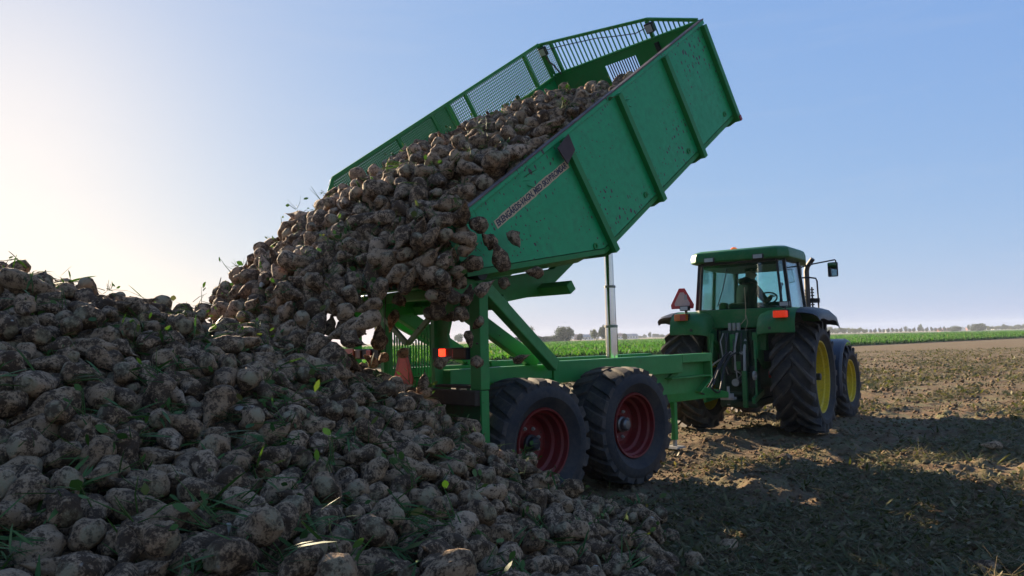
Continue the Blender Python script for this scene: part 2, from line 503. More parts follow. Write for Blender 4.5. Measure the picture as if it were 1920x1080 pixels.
# ------------------------------------------------------------------ frames of the trailer and its tipped box
TH, AL = 0.8124, 0.6210
HV = np.array([math.sin(TH), math.cos(TH), 0.]); RV = np.array([math.cos(TH), -math.sin(TH), 0.]); ZV = np.array([0, 0, 1.])
TO = np.array([0.461, 8.931, 0.])
UV = HV * math.cos(AL) + ZV * math.sin(AL); NV = -HV * math.sin(AL) + ZV * math.cos(AL)
CB = np.array([2.4257, 9.0699, 5.3913])
def uv_of(x, y):
    dx, dy = np.asarray(x) - TO[0], np.asarray(y) - TO[1]
    return dx * HV[0] + dy * HV[1], dx * RV[0] + dy * RV[1]
def t2w(u, v, z):
    return TO + np.outer(u, HV) + np.outer(v, RV) + np.outer(z, ZV)
def b2w(u, v, w):
    return CB + np.outer(u, UV) + np.outer(v, RV) + np.outer(w, NV)

_rng0 = np.random.default_rng(3)
_LAT = _rng0.random((256, 256))
def vnoise(x, y):
    xi, yi = np.floor(x).astype(int), np.floor(y).astype(int)
    fx, fy = x - xi, y - yi
    fx, fy = fx * fx * (3 - 2 * fx), fy * fy * (3 - 2 * fy)
    g = lambda a, b: _LAT[a % 256, b % 256]
    return (g(xi, yi) * (1 - fx) + g(xi + 1, yi) * fx) * (1 - fy) + (g(xi, yi + 1) * (1 - fx) + g(xi + 1, yi + 1) * fx) * fy
def fbm(x, y, s, octv=4, gain=.5):
    t, a, k = 0, 1.0, 0
    for o in range(octv):
        t = t + a * (vnoise(x * s + 17.3 * o, y * s - 9.1 * o) - .5); a *= gain; s *= 2.1
    return t
# ------------------------------------------------------------------ ground: one sheet to the horizon
def soil_height(x, y):
    u, v = uv_of(x, y)
    near = np.clip(1.2 - np.hypot(x - 4, y - 9) / 30, 0, 1)
    h = fbm(x, y, .35, 3) * .10 + fbm(x, y, 1.7, 4, .58) * .10
    h += np.maximum(fbm(x, y, 5.5, 3, .65), 0) * .10
    h *= near
    # smoother wheel tracks behind and beside the rig
    tr = np.exp(-((np.abs(v) - .95) / .42) ** 2) * np.clip((u + 2.5) / 1.5, 0, 1) * np.clip((14 - u) / 6, 0, 1)
    h = h * (1 - .8 * tr) - .02 * tr
    return h - .03
def axis_pts(lo, a, b, hi, d, grow=1.13):
    pts = list(np.arange(a, b, d))
    s, x = d, pts[-1]
    while x < hi:
        s *= grow; x += s; pts.append(x)
    s, x = d, a
    while x > lo:
        s *= grow; x -= s; pts.insert(0, x)
    return np.array(pts)
gx = axis_pts(-4000, -3.0, 9.5, 4000, .045)
gy = axis_pts(-300, 3.6, 15, 6000, .045)
X, Y = np.meshgrid(gx, gy)
Z = soil_height(X, Y)
nx, ny = len(gx), len(gy)
idx = np.arange(nx * ny).reshape(ny, nx)
F = np.stack([idx[:-1, :-1], idx[:-1, 1:], idx[1:, 1:], idx[1:, :-1]], -1).reshape(-1, 4)

EDGE_P = np.array([35.0, 82.8]); EDGE_A = R(52)
ED = np.array([math.sin(EDGE_A), math.cos(EDGE_A)]); EN = np.array([-math.cos(EDGE_A), math.sin(EDGE_A)])
def soil_material():
    m, nt, out = nodes_of('harvested_soil')
    g = nt.nodes.new('ShaderNodeNewGeometry')
    p = g.outputs['Position']
    n1 = noise(nt, p, .55, 6, .6)
    n2 = noise(nt, p, 4.2, 7, .68)
    n3 = noise(nt, p, 26, 6, .7)
    c = ramp(nt, math_(nt, 'ADD', math_(nt, 'MULTIPLY', n1, .5), math_(nt, 'MULTIPLY', n2, .5)),
             [(.32, (.085, .053, .029)), (.5, (.160, .102, .056)), (.68, (.235, .158, .092))])
    c = mix(nt, math_(nt, 'MULTIPLY', ramp(nt, n3, [(.35, 1), (.6, 0)]), .55), c, (.050, .032, .021))
    # bits of haulm too small to build, in drifts along the rows
    mp = nt.nodes.new('ShaderNodeMapping'); mp.inputs['Rotation'].default_value = (0, 0, -(math.pi / 2 - EDGE_A)); 
    nt.links.new(p, mp.inputs['Vector'])
    mp2 = nt.nodes.new('ShaderNodeMapping'); mp2.inputs['Scale'].default_value = (.10, .55, 1)
    mp2.vector_type = 'POINT'; nt.links.new(mp.outputs[0], mp2.inputs['Vector'])
    band = ramp(nt, noise(nt, mp2.outputs[0], 1.0, 4, .6), [(.34, .30), (.60, 1)])
    fle = ramp(nt, math_(nt, 'ADD', math_(nt, 'MULTIPLY', noise(nt, p, 9, 5, .8), .55), math_(nt, 'MULTIPLY', noise(nt, p, 1.6, 5, .7), .45)), [(.485, 0), (.545, 1)])
    gc = mix(nt, noise(nt, p, 19, 3), (.055, .075, .026), (.19, .175, .095))
    c = mix(nt, math_(nt, 'MULTIPLY', math_(nt, 'MULTIPLY', band, fle), .85), c, gc)
    h = math_(nt, 'ADD', math_(nt, 'MULTIPLY', n2, .6), math_(nt, 'MULTIPLY', n3, .35))
    bsdf(nt, out, c, .95, 0, .15, bump=h, bump_s=.8, bump_d=.06)
    return m
SOIL = soil_material()
tag(mesh_np('ground', np.stack([X.ravel(), Y.ravel(), Z.ravel()], 1), F, SOIL, smooth=True), kind='structure')

# stubble field beyond the crop: a sheet a little above the soil
def stubble_material():
    m, nt, out = nodes_of('pale_stubble')
    g = nt.nodes.new('ShaderNodeNewGeometry')
    n1 = noise(nt, g.outputs['Position'], .03, 5); n2 = noise(nt, g.outputs['Position'], .6, 5)
    c = ramp(nt, math_(nt, 'ADD', math_(nt, 'MULTIPLY', n1, .6), math_(nt, 'MULTIPLY', n2, .4)), [(.35, (.10, .085, .042)), (.65, (.17, .13, .07))])
    bsdf(nt, out, c, .95, 0, .1)
    return m
def edge_pt(t, s, z=0.0):
    q = EDGE_P + ED * t + EN * s
    return (q[0], q[1], z)
CROP_DEPTH = 190.0
mb = MB()
far = [edge_pt(-600, CROP_DEPTH - 2, .12), edge_pt(2500, CROP_DEPTH - 2, .12), edge_pt(2500, 3500, .12), edge_pt(-3500, 3500, .12), edge_pt(-3500, CROP_DEPTH - 2, .12)]
mb.add(far, [(0, 1, 2, 3, 4)])
tag(mb.build('stubble_field', stubble_material()), kind='structure')

# ------------------------------------------------------------------ leaves, vectorised
def unit(a):
    return a / np.maximum(np.linalg.norm(a, axis=-1, keepdims=True), 1e-9)
def leaf_geo(P, D, S, L, W, curl):
    """one bent blade per row: P base, D direction, S sideways, L length, W width, curl lift"""
    N = np.cross(S, D)
    ts = np.array([0, .4, .75, 1.]); wf = np.array([.16, 1., .78, .06]); cu = np.array([0, .25, .6, 1.])
    rows = []
    for t, w, c in zip(ts, wf, cu):
        ctr = P + D * (L * t)[:, None] + N * (curl * c)[:, None]
        rows.append(ctr - S * (W * .5 * w)[:, None]); rows.append(ctr + S * (W * .5 * w)[:, None])
    V = np.stack(rows, 1).reshape(-1, 3)
    n = len(P); b = (np.arange(n) * 8)[:, None]
    F = np.concatenate([b + np.array([[2 * k, 2 * k + 1, 2 * k + 3, 2 * k + 2]]) for k in range(3)], 0)
    return V, F
def stalk_geo(P, D, L, r, bend):
    """three-sided bent stalks"""
    n = len(P)
    A = unit(np.cross(D, np.array([.31, .52, .79]))); B = np.cross(D, A)
    rows = []
    for t, rr in ((0, 1.), (.5, .9), (1., .45)):
        c = P + D * (L * t)[:, None] + A * (bend * t * t)[:, None]
        for k in range(3):
            a = 2 * math.pi * k / 3
            rows.append(c + (A * math.cos(a) + B * math.sin(a)) * (r * rr)[:, None])
    V = np.stack(rows, 1).reshape(-1, 3)
    b = (np.arange(n) * 9)[:, None]
    F = []
    for s in range(2):
        for k in range(3):
            l = (k + 1) % 3
            F.append(b + np.array([[s * 3 + k, s * 3 + l, (s + 1) * 3 + l, (s + 1) * 3 + k]]))
    return V, np.concatenate(F, 0)
def cat_geo(parts):
    Vs, Fs, n = [], [], 0
    for V, F in parts:
        Vs.append(V); Fs.append(F + n); n += len(V)
    return np.concatenate(Vs), np.concatenate(Fs)

# ------------------------------------------------------------------ standing beet crop
rng = np.random.default_rng(11)
def crop():
    parts, att = [], []
    def clump(T, S, hmul, nl, lmul):
        n = len(T)
        base = EDGE_P + T[:, None] * ED + S[:, None] * EN
        base = np.repeat(base, nl, 0); N = len(base)
        az = rng.uniform(0, 2 * math.pi, N); el = rng.uniform(.35, 1.25, N)
        D = np.stack([np.cos(az) * np.cos(el), np.sin(az) * np.cos(el), np.sin(el)], 1)
        Sd = np.stack([-np.sin(az), np.cos(az), np.zeros(N)], 1)
        tw = rng.normal(0, .5, N)[:, None]
        Sd = unit(Sd * np.cos(tw) + np.cross(D, Sd) * np.sin(tw))
        P = np.concatenate([base + rng.normal(0, .06, (N, 2)), np.full((N, 1), .04) + rng.uniform(0, .12, (N, 1))], 1)
        L = rng.uniform(.30, .52, N) * lmul * hmul; W = rng.uniform(.13, .22, N) * lmul
        parts.append(leaf_geo(P, D, Sd, L, W, -rng.uniform(.02, .16, N) * lmul))
        att.append(np.repeat(rng.random(N), 8))
    rows = np.arange(0, 9, .5)
    T, S = np.meshgrid(np.arange(-62, 130, .34), rows); T = T.ravel() + rng.normal(0, .06, T.size); S = S.ravel() + rng.normal(0, .05, S.size)
    near = T < 60
    clump(T[near], S[near], 1.0, 6, 1.0)
    clump(T[~near][::2], S[~near][::2], 1.0, 5, 1.35)
    rows = np.arange(9, 42, .75)
    T, S = np.meshgrid(np.arange(-75, 140, .8), rows); T = T.ravel() + rng.normal(0, .2, T.size); S = S.ravel() + rng.normal(0, .15, S.size)
    clump(T, S, 1.0, 4, 1.5)
    rows = np.arange(42, CROP_DEPTH, 2.6)
    T, S = np.meshgrid(np.arange(-140, 240, 2.0), rows); T = T.ravel() + rng.normal(0, .6, T.size); S = S.ravel() + rng.normal(0, .5, S.size)
    clump(T, S, .62, 4, 2.2)
    V, F = cat_geo(parts)
    return tag(mesh_np('beet_crop', V, F, LEAF_CROP, attr=np.concatenate(att)), 'green standing beet crop in the field behind the tractor', 'crop', kind='stuff')
crop()
def canopy():
    """leaf canopy between the built leaves, uneven in height"""
    ts = np.concatenate([np.arange(-160, 160, 1.0), np.arange(160, 900, 12)]); ss = np.concatenate([np.arange(.6, 60, .6), np.arange(60, CROP_DEPTH + 3, 3)])
    T, S = np.meshgrid(ts, ss)
    Q = EDGE_P + T[..., None] * ED + S[..., None] * EN
    Z = .24 + .16 * (vnoise(T * 1.3, S * 1.9) - .3) + .10 * vnoise(T * .3, S * .4)
    Z[0] = -.05; Z[-1] = 0
    n, m_ = len(ts), len(ss); i = np.arange(n * m_).reshape(m_, n)
    F = np.stack([i[:-1, :-1], i[:-1, 1:], i[1:, 1:], i[1:, :-1]], -1).reshape(-1, 4)
    m, nt, out = nodes_of('crop_canopy')
    g = nt.nodes.new('ShaderNodeNewGeometry')
    n1 = noise(nt, g.outputs['Position'], 2.2, 6, .7)
    c = ramp(nt, n1, [(.3, (.018, .05, .008)), (.55, (.055, .13, .02)), (.75, (.10, .20, .035))])
    bsdf(nt, out, c, .7, 0, .2, bump=n1, bump_s=1, bump_d=.25)
    tag(mesh_np('crop_canopy', np.stack([Q[..., 0].ravel(), Q[..., 1].ravel(), Z.ravel()], 1), F, m), 'green leaf canopy of the far beet crop', 'crop', kind='stuff')
canopy()

# ------------------------------------------------------------------ trees, hedges and farms on the horizon
def at(px, dist, py=None):
    """point on the ground seen in column px (1920 wide), dist metres ahead"""
    return ((px - 960) / 1407.87 * dist, dist)
def crown_mesh(name, seed, mat, lobes, n, leaf, dome=False):
    r = np.random.default_rng(seed)
    C, Rr = [], []
    for k in range(lobes):
        a = r.uniform(0, 6.28); q = r.uniform(0, .55) if k else 0
        zc = r.uniform(.42, .82) if not dome else r.uniform(.25, .62)
        C.append((q * math.cos(a) * (1.15 - .6 * abs(zc - .5)), q * math.sin(a) * (1.15 - .6 * abs(zc - .5)), zc)); Rr.append(r.uniform(.20, .34) * (1.2 if dome else 1))
    C, Rr = np.array(C), np.array(Rr)
    k = r.integers(0, lobes, n)
    d = unit(r.normal(0, 1, (n, 3)))
    P = C[k] + d * (Rr[k] * r.uniform(.55, 1.06, n))[:, None]
    P = P[P[:, 2] > (.02 if dome else .16)]; n = len(P)
    D = unit(r.normal(0, 1, (n, 3))); S = unit(np.cross(D, r.normal(0, 1, (n, 3))))
    V, F = leaf_geo(P, D, S, r.uniform(.7, 1.3, n) * leaf, r.uniform(.6, 1.0, n) * leaf, r.normal(0, .2, n) * leaf)
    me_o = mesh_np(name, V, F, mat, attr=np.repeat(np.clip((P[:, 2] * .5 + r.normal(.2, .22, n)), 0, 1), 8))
    me = me_o.data
    bpy.data.objects.remove(me_o)
    return me
CROWNS = {}
def crown(kind, v):
    key = (kind, v)
    if key not in CROWNS:
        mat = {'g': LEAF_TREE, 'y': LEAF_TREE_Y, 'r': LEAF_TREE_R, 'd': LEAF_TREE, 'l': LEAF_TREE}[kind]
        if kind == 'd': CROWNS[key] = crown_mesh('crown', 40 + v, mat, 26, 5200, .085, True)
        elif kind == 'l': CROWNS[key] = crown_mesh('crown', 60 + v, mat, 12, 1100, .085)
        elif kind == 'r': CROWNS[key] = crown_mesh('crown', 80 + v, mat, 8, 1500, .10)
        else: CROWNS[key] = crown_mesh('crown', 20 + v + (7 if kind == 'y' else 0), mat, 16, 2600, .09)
    return CROWNS[key]
def trunk_mesh():
    b = MB()
    b.tube([(0, 0, 0), (.01, 0, .2), (0, .01, .42), (.02, 0, .6)], [.035, .028, .022, .012], 7)
    for a in range(4):
        t = a * 1.57 + .4
        b.tube([(0, 0, .26 + .05 * a), (.1 * math.cos(t), .1 * math.sin(t), .42 + .04 * a), (.22 * math.cos(t), .22 * math.sin(t), .56 + .04 * a)], [.016, .011, .005], 5)
    return b.mesh('trunk', BARK)
TRUNK = trunk_mesh()
def tree(px, dist, h, w, kind, label, cat='tree', group=None, v=0, name='tree', rz=0):
    x, y = at(px, dist)
    o = tag(empty(name, (x, y, .05), (0, 0, rz)), label, cat, group)
    o.scale = (w / 1.65, w / 1.65, h)
    t = bpy.data.objects.new('trunk', TRUNK); link(t, o)
    c = bpy.data.objects.new('crown', crown(kind, v)); link(c, o)
    return o
# group by the farm, behind the trailer
tree(990, 330, 7.4, 5.2, 'l', 'slender pale tree rising over the hedge behind the trailer strut', v=0)
tree(1055, 320, 7.2, 9.0, 'd', 'broad dark dome shaped tree between trailer strut and steel cylinder', v=0)
tree(1112, 330, 4.8, 4.2, 'y', 'low yellowish tree just left of the taller one beside the cylinder', v=1, rz=1)
tree(1126, 335, 6.6, 5.4, 'g', 'taller round tree immediately left of the steel cylinder', v=2, rz=2)
for k, (px, w, h) in enumerate(((968, 6, 3.0), (1003, 6.5, 3.4), (1020, 6.5, 3.2), (1036, 6, 3.4))):
    tree(px, 322, h, w, 'd', ['low hedge bush below the slender tree', 'low hedge bush right of the slender tree', 'middle bush of the hedge between the slender and domed trees', 'low hedge bush touching the domed tree'][k], 'bush', 'hedge bushes behind the trailer', v=1 + k % 2, name='hedge_bush', rz=k)
tree(1086, 345, 4.0, 4.4, 'r', 'small dark red tree in front of the farmhouse by the domed tree', v=0)
tree(1168, 345, 3.4, 3.0, 'g', 'small shrub right of the steel cylinder beside the barn', 'shrub', v=0, name='shrub')
for k, (px, h, w) in enumerate(((1196, 3, 7), (1206, 4, 6), (1215, 6, 5), (1226, 4.5, 9), (1238, 4, 8))):
    tree(px, 760, h, w, 'g', 'small hazy tree far off left of the tractor, %s from the barn' % ('first second third fourth fifth'.split()[k]), group='hazy trees left of the tractor', v=k % 4, rz=k)
for k, (px, h, w) in enumerate(((664, 5, 12), (745, 7, 12), (856, 7, 12))):
    tree(px, 600, h, w, 'g', ['hazy tree seen through the trailer grill at far left', 'hazy tree on the horizon behind the left trailer tower', 'hazy tree seen between the tower posts'][k], v=k, rz=k)
# right of the tractor
ORD = 'first second third fourth fifth sixth seventh eighth ninth tenth eleventh twelfth thirteenth fourteenth fifteenth sixteenth seventeenth eighteenth nineteenth'.split()
for k in range(9):
    tree(1544 + k * 9.2, 560 + 8 * (k % 3), 4.9 - .18 * k + .5 * (k % 2), 6.0, 'y', 'yellow green shrub in the thicket behind the front tyre, %s from the left' % ORD[k], 'shrub', 'yellow green thicket beside the tractor', v=k % 3, name='thicket_shrub', rz=k * 1.3)
for k in range(19):
    tree(1629 + k * 8.1, 620, 3.7 + .25 * ((k * 7) % 3), 3.4, 'r', 'round topped dark tree in the straight row on the horizon, %s from the left' % ORD[k], 'tree', 'row of round topped trees on the horizon', v=k % 3, rz=k * 2.1)
tree(1722, 640, 6.4, 5.5, 'g', 'taller hazy tree rising above the row of round topped trees', v=1)
tree(1694, 660, 5.0, 5.0, 'l', 'thin pale tree above the left half of the tree row', v=1)
tree(1787, 560, 4.6, 8.6, 'd', 'smaller dark dome of trees just right of the tree row', v=2)
tree(1833, 520, 5.9, 11.0, 'd', 'largest dark domed tree clump near the right edge', v=1, rz=2)
tree(1812, 640, 5.0, 4.5, 'l', 'faint pale tree between the two dark domes', v=0, rz=1)
tree(1851, 560, 3.4, 6.0, 'y', 'pale bush hugging the right flank of the largest domed clump', 'bush', v=2)
for k, (px, h, w) in enumerate(((1868, 3.6, 7), (1880, 4.8, 7), (1893, 3.4, 8), (1905, 4.6, 8), (1917, 4.2, 7))):
    tree(px, 640, h, w, 'g' if k % 2 else 'y', 'hazy tree at the far right edge, %s from the right' % ('fifth fourth third second first'.split()[k]), group='hazy trees at the right edge', v=k % 3, rz=k)

HOUSE_W = simple('white_house_wall', (.62, .60, .56), .8, nscale=1)
HOUSE_R = simple('red_house_wall', (.30, .10, .07), .8, nscale=1)
ROOF_G = simple('grey_roof', (.20, .20, .22), .8, nscale=1)
ROOF_R = simple('red_tile_roof', (.26, .11, .08), .8, nscale=1)
WIN_D = simple('dark_pane', (.03, .035, .04), .15)
DOOR_M = simple('dark_door', (.05, .045, .04), .7)
def house(px, dist, L, D, hw, hr, wall, roof, label, cat='house', rz=0, nw=3, name='farmhouse'):
    x, y = at(px, dist)
    o = tag(empty(name, (x, y, .0), (0, 0, rz)), label, cat)
    b = MB(); b.prism([(-D / 2, 0), (D / 2, 0), (D / 2, hw), (0, hw + hr - .15), (-D / 2, hw)], 0, -L / 2, L / 2); w = b.build('wall', wall, o)
    b = MB()
    for s in (-1, 1):
        b.add([(-L / 2 - .4, s * (D / 2 + .5), hw - .25), (L / 2 + .4, s * (D / 2 + .5), hw - .25), (L / 2 + .4, 0, hw + hr), (-L / 2 - .4, 0, hw + hr),
               (-L / 2 - .4, s * (D / 2 + .5), hw - .02), (L / 2 + .4, s * (D / 2 + .5), hw - .02), (L / 2 + .4, 0, hw + hr + .22), (-L / 2 - .4, 0, hw + hr + .22)],
              [(0, 1, 2, 3), (4, 5, 6, 7), (0, 1, 5, 4), (1, 2, 6, 5), (2, 3, 7, 6), (3, 0, 4, 7)])
    rf = b.build('roof', roof, o)
    if cat == 'house':
        b = MB(); b.box(L * .2, L * .2 + .7, -.35, .35, hw + hr - .3, hw + hr + 1.0); b.build('chimney', HOUSE_R, rf)
    for k in range(nw):
        xx = -L / 2 + L * (k + .5) / nw
        b = MB(); b.box(xx - .55, xx + .55, -D / 2 - .06, -D / 2 + .05, hw * .38, hw * .38 + 1.25); b.build('window', WIN_D, o)
    b = MB(); b.box(-L / 2 + L / nw - .5, -L / 2 + L / nw + .5, -D / 2 - .05, -D / 2 + .05, 0, 2.1); b.build('door', DOOR_M, o)
    return o
house(1098, 690, 11, 7, 2.8, 2.2, HOUSE_W, ROOF_G, 'white farmhouse with grey roof between domed tree and cylinder', rz=.2, nw=4)
house(1083, 720, 9, 7, 3.0, 2.6, HOUSE_R, ROOF_R, 'red farmhouse behind the dark red tree', rz=-.2)
house(1156, 700, 9, 7, 2.9, 2.4, HOUSE_W, ROOF_R, 'white house with red roof just right of the cylinder', rz=.1)
house(1178, 720, 14, 8, 2.6, 2.2, HOUSE_W, ROOF_G, 'long white barn with grey roof left of the tractor tyre', 'barn', rz=.15, nw=5, name='barn')
house(1767, 760, 12, 7, 2.0, .9, HOUSE_R, simple('orange_roof', (.45, .14, .07), .8), 'low orange roofed building at the right end of the tree row', 'building', nw=3, name='farm_building')
house(1801, 980, 7, 6, 2.6, 1.8, HOUSE_W, ROOF_G, 'small white gabled house between the two dark domed trees', rz=.9, nw=2)
house(1818, 1000, 16, 8, 2.4, 2.0, HOUSE_R, ROOF_G, 'long grey roofed barn left of the largest domed clump', 'barn', nw=4, name='barn')
house(1662, 1000, 9, 6, 2.4, 1.6, HOUSE_W, ROOF_G, 'white house half hidden in the left of the tree row', nw=3)
house(1864, 1000, 10, 6, 2.3, 1.6, HOUSE_W, ROOF_R, 'white house at the right edge beside the largest clump', nw=3)
# ------------------------------------------------------------------ wheels
def tyre_mesh(name, rad, width, rim_r, lug_h, nlug, style, mats, half=None):
    """wheel axis = x, outer side = +x. carcass by lathe, lugs as bent bars moulded on"""
    b = MB()
    hw = width / 2
    rb = rad - lug_h
    prof = [(-hw * .62, rim_r - .012), (-hw * .74, rim_r + .015), (-hw * .80, rim_r + .04), (-hw * 1.0, rim_r + (rb - rim_r) * .42), (-hw * 1.0, rim_r + (rb - rim_r) * .66),
            (-hw * .93, rb - .055), (-hw * .82, rb - .02), (-hw * .45, rb - .004), (0, rb), (hw * .45, rb - .004), (hw * .82, rb - .02), (hw * .93, rb - .055),
            (hw * 1.0, rim_r + (rb - rim_r) * .66), (hw * 1.0, rim_r + (rb - rim_r) * .42), (hw * .80, rim_r + .04), (hw * .74, rim_r + .015), (hw * .62, rim_r - .012)]
    b.lathe(prof, 'x', 72)
    def rbase(x):
        t = abs(x) / hw
        return rb - (.02 * (t / .82) ** 2 if t < .82 else .02 + (t - .82) / .11 * .035)
    b.mi = 1 if len(mats) > 1 else 0
    rr = random.Random(5)
    for side in (-1, 1):
        for k in range(nlug):
            a0 = 2 * math.pi * (k + (.5 if side > 0 else 0)) / nlug
            if style == 'ag':
                xs = [-.03, .22, .5, .78, .98]; sweep = .46 * 1.75 / (2 * rad); wl = [.034, .034, .036, .040, .046]
            else:
                xs = [.06, .36, .66, .93]; sweep = .20; wl = [.058, .060, .062, .066]
            V = []
            for j, t in enumerate(xs):
                x = side * hw * t
                a = a0 + sweep * max(t, 0) ** .9
                base = rbase(x) - .012
                top = rad - (.0 if t < .8 else .018) + rr.uniform(-.003, .003)
                wv = wl[j]
                for (r_, da) in ((base, -wv * 1.15 / rad), (top, -wv / rad * .8), (top, wv / rad * .8), (base, wv * 1.15 / rad)):
                    V.append((x, r_ * math.cos(a + da), r_ * math.sin(a + da)))
            F = []
            for j in range(len(xs) - 1):
                o = j * 4
                for e in range(3):
                    F.append((o + e, o + e + 1, o + 5 + e, o + 4 + e))
            F.append((0, 1, 2, 3)); o = (len(xs) - 1) * 4; F.append((o + 3, o + 2, o + 1, o))
            b.add(V, F)
    return b.mesh(name, mats)

def smooth_mesh(me, deg=35):
    me.polygons.foreach_set('use_smooth', [True] * len(me.polygons))
    bm = bmesh.new(); bm.from_mesh(me)
    for e in bm.edges:
        if len(e.link_faces) == 2 and e.calc_face_angle(0) > R(deg): e.smooth = False
    bm.to_mesh(me); bm.free()
    return me

def rim_mesh_deep(rim_r, width, mat, dish):
    """deep dished implement rim: lip, well, disc"""
    b = MB(); hw = width / 2
    b.lathe([(hw * .74, rim_r + .012), (hw * .80, rim_r + .004), (hw * .79, rim_r - .012), (hw * .62, rim_r - .016), (hw * .58, rim_r - .04), (hw * .30, rim_r - .048), (hw * .24, rim_r - .075),
             (hw * dish, rim_r - .085), (hw * dish, rim_r - .115), (hw * (dish + .06), rim_r - .15), (hw * dish, .10), (hw * (dish + .12), .085), (hw * (dish + .12), .0)], 'x', 56)
    b.lathe([(hw * dish - .012, .0), (hw * dish - .012, rim_r - .1), (-hw * .6, rim_r - .06), (-hw * .76, rim_r + .01), (-hw * .80, rim_r + .004)], 'x', 56)
    return smooth_mesh(b.mesh('rim', mat))

T_R, T_W, T_RIM = .62, .58, .335
TY_T = smooth_mesh(tyre_mesh('tyre', T_R, T_W, T_RIM, .019, 22, 'block', [RUBBER, RUBBER_MUD]))
RIM_T = rim_mesh_deep(T_RIM, T_W, RED_RIM, -.02)
_b = MB(); _b.lathe([(0, .0), (0, .019), (.018, .019), (.018, .011), (.034, .011), (.034, 0)], 'x', 6); BOLT = _b.mesh('wheel_bolt', STEEL)
_b = MB(); _b.lathe([(0, .085), (.03, .085), (.04, .068), (.085, .062), (.10, .045), (.105, 0)], 'x', 20); HUB = smooth_mesh(_b.mesh('hub', simple('dull_hub_steel', (.16, .15, .14), .4, .6)))
HUB_D = HUB.copy(); HUB_D.materials.clear(); HUB_D.materials.append(BLACK_PL)
def trailer_wheel(parent, x, y, z, side, spin, hub):
    w = empty('wheel', (x, y, z), (0, 0, 0), parent); w.scale = (side, 1, 1)
    s = bpy.data.objects.new('tyre', TY_T); link(s, w); s.rotation_euler = (spin, 0, 0)
    r_ = bpy.data.objects.new('rim', RIM_T); link(r_, w)
    h = bpy.data.objects.new('hub', hub); link(h, w); h.location = (.03, 0, 0)
    for k in range(8):
        a = k * math.pi / 4 + .3
        bo = bpy.data.objects.new('wheel_bolt', BOLT); link(bo, w)
        bo.location = (T_W / 2 * (-.02) + .006, .145 * math.cos(a), .145 * math.sin(a))
    return w

# ------------------------------------------------------------------ trailer (local: x right, y forward, z up)
trailer = tag(empty('tipping_trailer', (TO[0], TO[1], 0), (0, 0, -TH)), 'green tandem axle tipping trailer with its box raised, shedding beets', 'trailer')
for sx in (1, -1):
    trailer_wheel(trailer, sx * .96, 0.0, .615, sx, .1, HUB)
    trailer_wheel(trailer, sx * .96, -1.39, .565, sx, .45, HUB_D)
# running gear
for y, z in ((0, .615), (-1.39, .565)):
    b = MB(); b.tube([(-.75, y, z), (.75, y, z)], .06, 14); b.build('axle', DARK_MACH, trailer, smooth=True)
for sx in (1, -1):
    b = MB(); b.prism([(-1.5, .50), (-1.3, .66), (-.85, .86), (-.55, .86), (-.1, .70), (.1, .55), (.1, .66), (-.1, .82), (-.5, .98), (-.9, .97), (-1.3, .78), (-1.5, .62)][::-1], 0, sx * .50 - .06, sx * .50 + .06)
    b.build('rocker_beam', GREEN_CH, trailer, bevel=.01)
    b = MB(); b.box(sx * .50 - .075, sx * .50 + .075, -.80, -.60, .95, 1.12); b.build('bogie_bracket', GREEN_CH, trailer, bevel=.01)
    # rails
    b = MB(); b.box(sx * .50 - .07, sx * .50 + .07, -.50, 1.84, 1.075, 1.312); b.build('chassis_rail', GREEN_CH, trailer, bevel=.012)
    b = MB(); b.box(sx * .50 - .065, sx * .50 + .065, -2.0, -.60, 1.125, 1.283); b.build('rear_rail', GREEN_CH, trailer, bevel=.012)
    b = MB(); b.box(sx * .50 - .10, sx * .50 + .085, -.60, -.502, 1.06, 1.318); b.build('rail_bracket', GREEN_CH, trailer, bevel=.008)
    # front part of the rail: top flange, recessed web, front edge, lower lip
    b = MB(); b.box(sx * .50 - .07, sx * .50 + .07, 1.842, 2.55, 1.20, 1.314); b.build('front_flange', GREEN_CH, trailer, bevel=.01)
    b = MB(); b.prism([(1.30, 1.074), (1.40, .80), (2.26, .80), (2.548, .96), (2.548, 1.199), (1.842, 1.199), (1.842, 1.074)], 0, sx * .44 - .012, sx * .44 + .012); b.build('web_plate', GREEN_CH, trailer)
    b = MB(); b.box(sx * .50 - .068, sx * .50 + .068, 2.505, 2.549, .97, 1.199); b.build('front_edge', GREEN_CH, trailer, bevel=.006)
    b = MB(); b.box(sx * .455, sx * .568, 1.60, 2.504, 1.005, 1.022) if sx > 0 else b.box(-.568, -.455, 1.60, 2.504, 1.005, 1.022); b.build('web_lip', GREEN_CH, trailer)
    b = MB(); b.beam((sx * .52, 2.52, .965), (sx * .52, 2.25, .80), .09, .02); b.build('lower_lip', GREEN_CH, trailer)
    b = MB(); b.beam((sx * .50, 1.80, 1.09), (sx * .30, 1.42, .76), .06, .06); b.build('corner_brace', GREEN_CH, trailer, bevel=.006)
b = MB(); b.box(-.43, .43, 2.47, 2.545, .97, 1.29); b.build('front_crossmember', GREEN_CH, trailer, bevel=.01)
for y in (-.55, .35, 1.11):
    b = MB(); b.box(-.425, .425, y - .07, y + .07, 1.09, 1.25); b.build('crossmember', GREEN_CH, trailer, bevel=.01)
